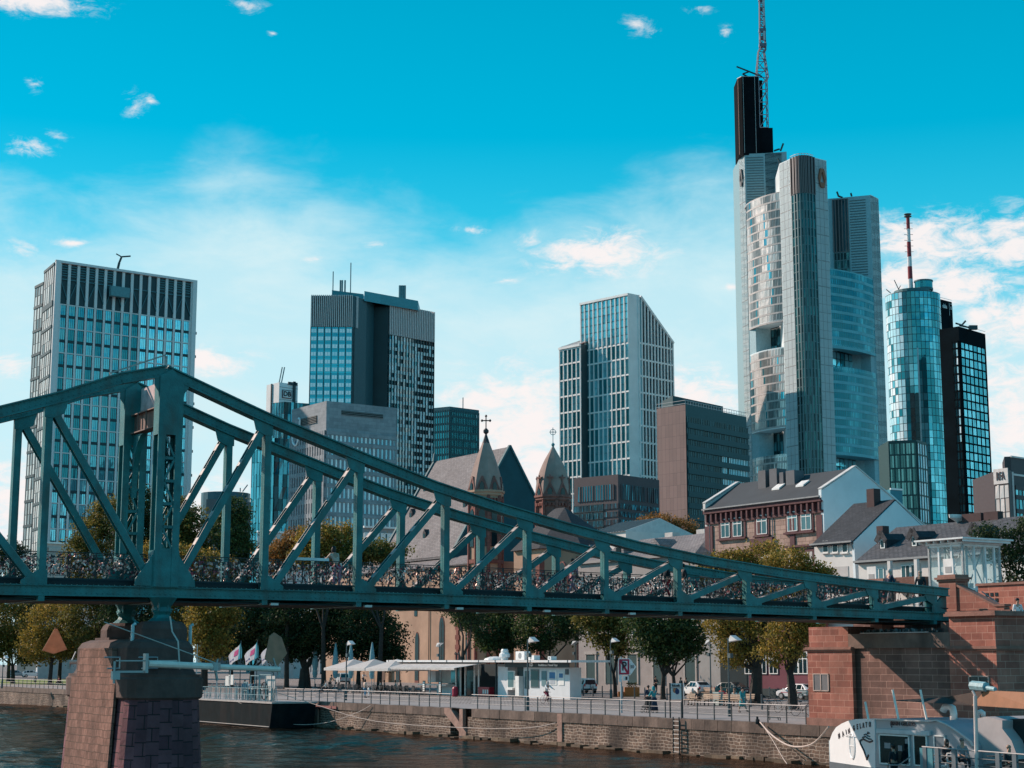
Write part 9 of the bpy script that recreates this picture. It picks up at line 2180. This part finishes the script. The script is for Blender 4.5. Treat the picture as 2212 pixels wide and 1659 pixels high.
# ================================================================= landing barge on the left
def barge():
 o = thing('landing_barge', 'black hulled landing barge with steel railings moored behind the pier', 'barge', W(38, 85, WATER_Z))
 s0 = 36.6; tR = tx(588, s0, 1540); tL = tR + 32; zd = PS(588, 1516, s0).z; hull = mat('hull_black', (.005, .012, .015), .9, var=.3, spec=.1, stain=((.06, .04, .035), .6, .35))
 b = MB(); b.extrude([W(s0, tR + .6, WATER_Z - .5), W(s0, tR, zd - .15), W(s0, tL, zd - .15), W(s0, tL, WATER_Z - .5)], U3 * 4.2); b.build('hull', hull, o)
 b = MB(); b.para(W(s0 - .08, tR - .05, zd - .17), Q3 * (tL - tR), U3 * 4.4, Z3 * .14); b.build('deck', mat('deck_edge', (.40, .36, .34), .6, var=.2), o)
 st_ = mat('barge_steel', (.28, .36, .38), .4, .4)
 b = MB(); b.bar(W(s0 - .1, tR + .4, WATER_Z + .12), W(s0 - .1, tL, WATER_Z + .12), .06, .05); b.build('waterline_strip', mat('strip_pale', (.5, .45, .42)), o)
 r = MB(); n = 26
 for i in range(n): q = tR + .2 + i * (tL - tR - .4) / (n - 1); r.bar(W(s0, q, zd), W(s0, q, zd + 1.1), .05, .05)
 for z in (.55, 1.1): r.bar(W(s0, tR + .2, zd + z), W(s0, tL, zd + z), .05, .05)
 r.build('railing', st_, o)
 # frames, doors, winch wheel
 def tt(x): return tx(x, s0 + .5, 1500)
 for x0, x1, h in ((541, 559, 2.2), (526, 534, 1.6), (561, 586, 2.3)):
  f = MB(); a, c = tt(x1), tt(x0)
  for q in (a, (a + c) / 2, c): f.bar(W(s0 + .5, q, zd), W(s0 + .5, q, zd + h), .08, .08)
  for z in (h, h * .55): f.bar(W(s0 + .5, a, zd + z), W(s0 + .5, c, zd + z), .08, .08)
  f.build('gate_frame', st_, o)
 f = MB(); f.para(W(s0 + .9, tt(584), zd), Q3 * (tt(563) - tt(584)), U3 * .06, Z3 * 2.2); f.build('cabin_panel', mat('cabin_pale', (.50, .50, .49), .6), o)
 f = MB(); c = W(s0 + .3, tt(575), zd + .9); f.tube([c + Q3 * (.75 * math.cos(a)) + Z3 * (.75 * math.sin(a)) for a in [math.tau * i / 18 for i in range(19)]], .035, 5); [f.bar(c - Q3 * (.75 * math.cos(a)) - Z3 * (.75 * math.sin(a)), c + Q3 * (.75 * math.cos(a)) + Z3 * (.75 * math.sin(a)), .03, .03) for a in (0, 1.05, 2.1)]; f.build('winch_wheel', bpy.data.materials['hull_black'], o)
 random.seed(31)
 f = MB()
 for k in range(26):
  q = tR + 1 + random.uniform(0, 17); f.tube([W(s0 + .8, q, zd), W(s0 + .8, q, zd + random.uniform(.6, 1.5)), W(s0 + .8, q + random.uniform(-.6, .6), zd + random.uniform(.6, 1.6)), W(s0 + .8, q + random.uniform(-.6, .6), zd)], .03, 4)
 f.build('deck_gear', st_, o)
 f = MB()
 for x, y0, y1, w_ in ((504, 1458, 1480, 1.1), (496, 1461, 1482, 1.0)): q = tx(x, s0 + .6, 1470); f.para(W(s0 + .6, q, PS(x, y1, s0).z), Q3 * w_, U3 * .05, Z3 * (PS(x, y0, s0).z - PS(x, y1, s0).z))
 f.build('notice_board', mat('board_pale', (.66, .66, .64), .6), o)
 f = MB()
 for x, y in ((424, 1392), (413, 1440), (468, 1440), (497, 1445)): q = tx(x, s0 + .4, 1470); f.tube([W(s0 + .4, q, zd), W(s0 + .4, q, PS(x, y, s0).z)], .05, 6)
 f.build('mast', mat('pole_pale', (.45, .46, .46)), o)
 f = MB(); f.tube([W(s0 - .15, tx(411, s0, 1530) + .4 * math.cos(a), -1.2 + .4 * math.sin(a)) for a in [math.tau * i / 12 for i in range(13)]], .09, 6); f.build('life_ring', WHITEW, o)
 for x, lab, col, ps in ((436, 'person in blue sitting on the barge near the pier', 'blue', 'sit'), (528, 'person standing on the barge behind the white notice board', 'blue', 'stand'), (541, 'white shirted person on the barge left of the gate frame', 'white', 'stand'), (549, 'person with backpack on the barge in the gate frame', 'navy', 'stand')):
  q = tx(x, s0 + 1.6, 1500); person(lab, W(s0 + 1.6, q, zd - .02), face(FQ if ps == 'stand' else -FU), ps, CW[col], CW['dark'], (.03, .02, .02), .98)
 # flags
 gm = {'c': mat('flag_cyan', (.03, .42, .55), .8, trans=.4), 'w': mat('flag_white', (.72, .70, .74), .8, trans=.4), 'm': mat('flag_magenta', (.45, .02, .16), .8)}
 for i, (x, yt, lab) in enumerate(((519, 1384, 'left flag of three, cyan and white with magenta emblem'), (554.5, 1382, 'middle flag of three, cyan and white with magenta emblem'), (591, 1379, 'right flag of three, mostly hidden by the tan lamp cover'))):
  s = 38.2; q = tx(x, s, 1450); zt = PS(x, yt, s).z; o2 = thing('flag', lab, 'flag', W(s, q, zd), group='flags on the barge'); b = MB(); b.tube([W(s, q, zd), W(s, q, zt)], .045, 6); b.build('flagpole', mat('pole_dark', (.03, .06, .07), .5), o2)
  # cloth hangs down to the left, swept
  def F(u, v): return W(s + .12 * math.sin(u * 6 + v * 2), q + u * 2.8, zt - .1 - v * (1.5 - .6 * u) - u * 1.35)
  for nm, u0, u1, v0, v1, m, off in (('cloth_cyan', 0, .22, 0, 1, 'c', 0), ('cloth_white', .22, 1, 0, 1, 'w', 0), ('emblem', .26, .48, .22, .62, 'm', -.03)):
   b = MB(); n = 6; th = U3 * .012
   for a in range(n):
    for c in range(2):
     ua, ub = u0 + (u1 - u0) * a / n, u0 + (u1 - u0) * (a + 1) / n; va, vb = v0 + (v1 - v0) * c / 2, v0 + (v1 - v0) * (c + 1) / 2; e = [F(ua, va), F(ub, va), F(ub, vb), F(ua, vb)]
     b.extrude([p_ + U3 * off for p_ in e], th)
   b.build(nm, gm[m], o2)
  b = MB(); e = [F(.5, .72), F(.9, .62), F(.95, .70), F(.5, .84)]; b.extrude([p_ - U3 * .03 for p_ in e], U3 * .01); b.build('stripe', mat('flag_navy', (.05, .06, .2), .8), o2)
barge()
# ================================================================= ice cream boat
def boat():
 s0 = 33.0; S = lambda x, y, ds=0: PS(x, y, s0 + ds)
 zr = S(1886, 1553).z; zw = WATER_Z; t0 = tx(1889, s0, 1600); Z = lambda x, y: S(x, y).z
 o = thing('ice_cream_boat', 'white and grey ice cream boat moored below the abutment, lettered MAIN GELATO', 'boat', W(s0, t0, zw))
 gp = mat('boat_side_shade', (.30, .33, .36), .4, var=.08); wp = mat('boat_white', (.74, .76, .78), .4, var=.04); hull = mat('boat_hull', (.10, .12, .14), .4)  # river side has its shade put into the grey paint
 # slanting bow panel from P1 (corner) to P0
 P1 = W(s0, t0, 0); P0 = PS(1792, 1600, s0 + 3.4); P0.z = 0
 e = (P1 - P0); Lb = e.length; eb = e / Lb; nb = Vector((eb.y, -eb.x, 0))
 def onb(x, y):      # point of the bow plane under a pixel
  r = ray(x, y); k = (P0 - Vector((0, 0, 0))).dot(nb) / (r.x * nb.x + r.y * nb.y); return Vector((r.x * k, r.y * k, EYE + r.z * k))
 arc = [(1792, 1600), (1798, 1583), (1806, 1571), (1818, 1563), (1832, 1557), (1848, 1553.5), (1868, 1552.5), (1889, 1552.5)]
 top = [onb(*p) for p in arc]; z_low = onb(1800, 1643).z; P1z = onb(1889, 1655).z
 out = [Vector((P0.x, P0.y, z_low - .1))] + top + [Vector((P1.x, P1.y, P1z - .1))]
 b = MB(); b.extrude(out, -nb * .25); b.build('bow_panel', wp, o)
 b = MB(); b.extrude([Vector((P0.x, P0.y, zw - .4)) + nb * .05, Vector((P1.x, P1.y, zw - .4)) + nb * .05, Vector((P1.x, P1.y, P1z - .08)) + nb * .05, Vector((P0.x, P0.y, z_low - .08)) + nb * .05], -nb * .3); b.build('bow_hull', hull, o)
 b = MB(); q = P0 - eb * .02; b.extrude([Vector((q.x, q.y, zw)), Vector((q.x, q.y, top[0].z)), Vector((q.x, q.y, top[0].z)) + U3 * 2.2, Vector((q.x, q.y, zw)) + U3 * 2.2], -eb * .1); b.build('bow_side', mat('boat_paleblue', (.42, .55, .60), .5), o)
 # side towards the river and curved roof
 tA = tx(2009, s0, 1560); tE = tx(2105, s0, 1600); pts = [W(s0, t0, zw - .4), W(s0, t0, zr)]
 for x, y in ((2009, 1552), (2025, 1556), (2045, 1564), (2062, 1574), (2080, 1587), (2098, 1601), (2104, 1612)): p = S(x, y); pts.append(W(s0, st(p)[1], p.z if x > 2009 else zr))
 pts += [W(s0, tE, -1.6), W(s0, tE, zw - .4)]
 b = MB(); b.extrude(pts, U3 * 4.8); b.build('cabin_side', gp, o)
 b = MB(); prof = [p for p in pts[1:-2]]
 for a, c in zip(prof[:-1], prof[1:]): b.bar(a - U3 * .06, c - U3 * .06, .10, .05)
 b.build('roof_edge', mat('roof_edge_pale', (.60, .56, .54), .5), o)
 b = MB(); b.para(W(s0 - .05, tx(2300, s0, 1650), zw - .4), Q3 * (t0 - tx(2300, s0, 1650) - .05), U3 * .08, Z3 * (P1z - zw + .35)); b.build('hull', hull, o)
 b = MB(); b.para(W(s0 - 1.9, tx(2300, s0, 1650), P1z - .12), Q3 * (tx(1990, s0, 1650) - tx(2300, s0, 1650)), U3 * 1.9, Z3 * .1); b.build('side_deck', mat('deck_wood', (.16, .13, .12), .8), o)
 bk = mat('letter_dark', (.02, .01, .02)); xs = -Q3
 a, c = onb(1806 + 6, 1583), onb(1882, 1563)
 # MAIN GELATO following the roof curve on the bow
 word = 'MAIN GELATO'; n = len(word); cur = [(1813.5, 1590), (1822, 1585.5), (1829, 1582), (1835, 1579.5), (1841, 1576), (1845.5, 1573.5), (1853, 1570.5), (1859.5, 1568.8), (1866, 1567), (1872.5, 1566), (1880, 1565.2)]
 for ch, (x, y) in zip(word, cur):
  if ch == ' ': continue
  p = onb(x, y) + nb * .03; sl = {0: .28}.get(0) if x < 1840 else .12
  xd = (eb + Z3 * (.42 if x < 1840 else .2 if x < 1862 else .08)).normalized(); text_mesh(ch, .34, bk, o, 'lettering', p, xd, xd.cross(-nb) * -1 if False else (Z3 - eb * (.42 if x < 1840 else .2 if x < 1862 else .08)).normalized(), .01, bold=.012)
 text_mesh('MAIN GELATO', .235, bk, o, 'lettering', S(1951.5, 1564) - U3 * .03, xs, Z3, .01, bold=.008)
 sc = .235; c0 = S(1926.5, 1564) - U3 * .03
 b = MB(); b.tube([c0 + xs * x + Z3 * z for x, z in ((.06, .0), (.0, -.16), (-.08, .02), (-.05, .1), (.03, .12), (.09, .07), (.0, .05))], .015, 4); b.build('emblem', bk, o)
 # cone and flag emblem drawn in dark strokes
 b = MB()
 def stroke(px, r=.035): b.tube([onb(x, y) + nb * .02 for x, y in px], r, 5)
 stroke([(1867, 1621), (1860, 1607), (1858, 1600.5), (1865, 1596.5), (1872, 1600), (1879, 1603), (1886, 1600)], .045); stroke([(1867, 1621), (1873.5, 1641), (1877, 1631)], .045); stroke([(1864, 1593), (1870, 1591), (1877, 1596), (1883, 1597)]); stroke([(1867, 1587.5), (1871, 1586), (1876, 1590), (1880, 1591)], .03); stroke([(1874, 1585.5), (1875.5, 1581), (1880, 1584), (1875, 1584.5)], .025)
 b.build('emblem', bk, o)
 # porthole
 c = onb(1842, 1611); b = MB(); ring = [c + eb * (.42 * math.cos(a)) + Z3 * (.62 * math.sin(a)) + nb * .02 for a in [math.tau * i / 20 for i in range(21)]]; b.tube(ring, .05, 6); b.bar(ring[10], ring[0], .05, .05); po = b.build('porthole', wp, o); b = MB(); b.extrude(ring[:-1], -nb * .01); b.build('pane', mat('porthole_pane', (.60, .64, .66), .2), po)
 b = MB(); p = onb(1828, 1590); b.tube([p + nb * .03, onb(1840, 1588) + nb * .2, onb(1850, 1592) + nb * .03], .02, 4); b.build('porthole_hood', wp, o)
 # serving window, doors
 def hole(x0, x1, y0, y1, nm, m, fr=WHITEW, pr=.04):
  a, c = tx(x1, s0, 1600), tx(x0, s0, 1600); za, zc = Z((x0 + x1) / 2, y1), Z((x0 + x1) / 2, y0); f = MB()
  for q in (a, c - .07): f.para(W(s0 - pr - .03, q, za), Q3 * .07, U3 * .06, Z3 * (zc - za))
  for z in (za, zc - .06): f.para(W(s0 - pr - .03, a, z), Q3 * (c - a), U3 * .06, Z3 * .06)
  fo = f.build(nm, fr, o); g = MB(); g.para(W(s0 - pr, a + .03, za + .03), Q3 * (c - a - .06), U3 * .02, Z3 * (zc - za - .06)); g.build('pane', m, fo)
 dkp = glass('boat_glass', (.004, .012, .016), (.012, .035, .045), .08, .2)
 hole(1900, 1966, 1587, 1652, 'serving_window', dkp); hole(1974, 2004, 1587, 1655, 'doorway', dkp); hole(2018, 2044, 1588, 1655, 'door', mat('door_grey', (.10, .14, .17), .5))
 f = MB(); f.para(W(s0 - .12, tx(2012, s0, 1600), Z(1950, 1586)), Q3 * (tx(1897, s0, 1600) - tx(2012, s0, 1600)), U3 * .14, Z3 * .2); f.build('shutter_box', mat('box_pale', (.52, .54, .56), .5), o)
 for x0, x1, y0, y1 in ((1912, 1925, 1604, 1616), (1986 - 45, 1950, 1610, 1622), (1958 - 1, 1963, 1596, 1606)):
  f = MB(); f.para(W(s0 - .06, tx(x1, s0, 1600), Z(x0, y1)), Q3 * (tx(x0, s0, 1600) - tx(x1, s0, 1600)), U3 * .015, Z3 * (Z(x0, y0) - Z(x0, y1))); f.build('notice', mat('notice_dim', (.22, .24, .26), .6), o)
 # raked white poles and swan-neck vents
 for x0, y0, x1, y1 in ((1868.8, 1516, 1875.7, 1554), (1927.8, 1490, 1940.9, 1554), (1987.7, 1490, 2001.6, 1554)):
  b = MB(); b.tube([S(x1, y1, .4), S(x0, y0, .4)], .055, 7); b.build('raked_pole', mat('pole_cream', (.92, .80, .72), .6), o)
 for pts_, r, nm in (([(2060, 1556), (2060, 1541), (2058, 1530), (2050, 1526), (2041, 1528), (2037, 1536)], .17, 0), ([(2111, 1556), (2111, 1545), (2114, 1539), (2119, 1537), (2124, 1540), (2124, 1548)], .11, 1)):
  b = MB(); b.tube([S(x, y, 2.2) for x, y in pts_], r, 10); b.build('vent_pipe', mat('vent_cream', (.88, .78, .74), .5), o, smooth=True)
 b = MB(); b.extrude([S(2104, 1610, .5), S(2104, 1553, .5), S(2130, 1548, .5), S(2165, 1556, .5), S(2165, 1574, .5), S(2185, 1600, .5), S(2200, 1640, .5), S(2104, 1655, .5)], U3 * 3.5); b.build('wheelhouse', mat('wheelhouse_pale', (.42, .38, .38), .6, var=.1), o)
 b = MB(); b.extrude([S(2165, 1553, 1.2), S(2222, 1553, 1.2), S(2240, 1640, 1.2), S(2190, 1640, 1.2)], U3 * 3); b.build('dark_cabin', mat('cabin_black', (.012, .018, .022), .6), o)
 # sail awning with its boom
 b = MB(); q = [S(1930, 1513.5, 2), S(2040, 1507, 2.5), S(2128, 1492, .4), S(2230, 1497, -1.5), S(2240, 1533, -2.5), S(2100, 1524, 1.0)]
 b.extrude([q[2], q[3], q[4], q[5]], Z3 * .02); b.build('sun_sail', mat('sail_tan', (.55, .30, .19), .9, var=.1, trans=.5), o); b = MB(); b.extrude([q[0], q[1], q[2], q[5]], Z3 * .02); b.build('sun_sail', mat('sail_shaded', (.05, .034, .028), .9, var=.2), o)  # dark piece: shade on the sail put into its colour
 b = MB(); b.tube([S(2100, 1481, .3), S(2130, 1484, .2)], .22, 8); b.tube([S(2128, 1485, .2), S(2150, 1489, 0)], .1, 8); b.build('rolled_sail', mat('roll_teal', (.25, .42, .46), .6, var=.3, vs=6), o)
 b = MB(); b.tube([S(2100.5, 1492, -1.9), S(2106.5, 1503, -1.9)], .05, 6); b.tube([S(2106.5, 1503, -1.9), S(2111, 1700, -1.9)], .085, 8); b.build('sail_post', mat('post_cream', (.62, .55, .52), .5), o)
 # deck railing in front
 rm = mat('boat_rail', (.06, .085, .095), .5); rl = mat('boat_rail_top', (.32, .31, .31), .6, .2); ds = -1.9
 a, c = S(1992, 1613, ds), S(2240, 1632, ds)
 b = MB(); b.tube([a, c], .035, 7); b.build('handrail', rl, o)
 b = MB()
 for k in (.33, .62): b.tube([a - Z3 * k, c - Z3 * k], .025, 5)
 b.build('rails', rm, o)
 b = MB()
 for x in (1999, 2027, 2065, 2160, 2195): p = a.lerp(c, (x - 1992) / 248.); b.box(Vector((p.x, p.y, P1z - .1)), .14, .22, p.z - P1z + .1, U3, Q3)
 b.build('rail_post', mat('rail_post_grey', (.13, .16, .18), .5), o)
 b = MB(); p = a + (c - a) * .04; b.box(Vector((p.x, p.y, P1z - .1)), .08, .75, p.z - P1z + .05, U3, Q3); b.build('rail_panel', mat('panel_teal', (.06, .25, .30), .5), o)
 b = MB(); b.tube([S(1902, 1652, ds), S(1942, 1653, ds), S(1968, 1634, ds)], .03, 5); b.tube([S(1968, 1640, ds), S(1968, 1680, ds)], .03, 5); b.tube([S(1947, 1660, ds), S(1968, 1645, ds)], .02, 5); b.build('gangway_rail', rl, o)
 b = MB();
 for x in (2046, 2061): b.bar(S(x, 1627, ds + .5), S(x + 2, 1680, ds + .5), .06, .04)
 for y in (1627, 1645, 1663): b.bar(S(2046, y, ds + .5), S(2062, y, ds + .5), .05, .04)
 solo(b, 'step_ladder', WHITEW, 'white folding step on the boat deck', 'step ladder', base=W(s0 + ds + .5, tx(2054, s0), P1z))
 # guests and tables
 zd = P1z
 def guest(x, yhead, lab, col, hair, ps='sit', ds=-.9, lh=False):
  p = S(x, yhead, ds); h = 1.30 if ps == 'sit' else 1.74; q = Vector((p.x, p.y, p.z - h)); person(lab, q, face(-FQ - FU * .3) if ps == 'sit' else face(FQ), ps, CW[col], CW['dark'], hair, 1.0, long_hair=lh)
 guest(2043, 1600, 'long haired woman in black seated on the boat deck', 'dark', (.02, .012, .01), lh=True); guest(2076, 1599, 'grey haired man in grey shirt seated at the boat railing', 'grey', (.18, .14, .13)); guest(2177, 1614, 'bald man in dark shirt seated on the boat near the right edge', 'dark', (.35, .22, .16)); guest(1930, 1611, 'server in dark clothes standing in the serving window', 'dark', (.02, .02, .02), 'stand', -.45)
 for x, lab in ((2060, 'round white table between the two boat guests'), (2150, 'dark table on the boat deck right of the sail post')):
  p = S(x, 1634, -1.0); b = MB(); b.lathe(p, [(.4, 0), (.4, .03)], 12); b.tube([p, p - Z3 * .75], .03, 5); solo(b, 'deck_table', mat('table_pale', (.5, .5, .5), .5) if x < 2100 else mat('terrace_dark', (.02, .025, .03)), lab, 'table', base=p - Z3 * .75)
boat()
# ================================================================= mooring ropes
def ropes():
 rm = mat('rope_pale', (.52, .42, .37), .8, var=.15, vs=8)
 def rope(label, pts, r=.035, n=24):
  P = []
  for i in range(n + 1):
   u = i / n * (len(pts) - 1); k = min(int(u), len(pts) - 2); f = u - k; p0 = pts[max(k - 1, 0)]; p1 = pts[k]; p2 = pts[k + 1]; p3 = pts[min(k + 2, len(pts) - 1)]
   P.append(.5 * ((2 * p1) + (p2 - p0) * f + (2 * p0 - 5 * p1 + 4 * p2 - p3) * f * f + (3 * p1 - p0 - 3 * p2 + p3) * f ** 3))
  b = MB(); b.tube(P, r, 5); solo(b, 'mooring_rope', rm, label, 'rope', base=P[0])
 q = lambda x, y, s: PS(x, y, s)
 rope('double rope hanging from the quay ring to the ice cream boat', [q(1642, 1560, 41.2), q(1670, 1590, 40), q(1710, 1612, 38.6), q(1755, 1607, 37.6), q(1790, 1570, 36.6)], .05)
 rope('second rope dropping from the quay ring to the water', [q(1644, 1561, 41.2), q(1668, 1597, 40.5), q(1690, 1635, 39.5), q(1700, 1650, 39)], .03)
 rope('long taut rope from the barge across the quay wall', [q(588, 1463 + 30, 37.5), q(660, 1515, 39), q(800, 1556, 40.3), q(980, 1571, 40.8), q(1130, 1573, 41), q(1200, 1562, 41.3)], .028)
 rope('slack rope looping from the barge deck to the quay', [q(515, 1517, 36.5), q(560, 1537, 37.3), q(620, 1563, 38.6), q(700, 1562, 40), q(770, 1540, 41), q(800, 1524, 41.3)], .028)
 b = MB(); p = q(1636, 1559, 41.35); b.lathe(p - Z3 * .15, [(.12, 0), (.16, .15), (.12, .3)], 8); b.bar(p, p + Z3 * .3, .12, .12); solo(b, 'mooring_ring', mat('ladder_dark', (.02, .03, .035)), 'dark mooring bollard set in the quay coping', 'mooring bollard', base=p)
 p = PZ(1712, 1530, 0); b = MB(); b.tube([p + Vector((.38 * math.cos(a), .38 * math.sin(a), 1.5 - .25 * math.cos(a))) for a in [math.tau * i / 14 for i in range(15)]], .03, 5); solo(b, 'rope_loop', rm, 'pale rope slung round the plane tree trunk', 'rope', base=p)
 b = MB(); b.para(W(S_QUAY - .18, tx(1110 - 380, S_QUAY, 1520), -.55), Q3 * 14, U3 * .12, Z3 * .22); solo(b, 'fender_beam', mat('fender_red', (.30, .11, .10), .7), 'long reddish fender beam on the quay wall right of the barge', 'fender beam', base=W(S_QUAY - .18, tx(730, S_QUAY, 1520), -.55))
ropes()
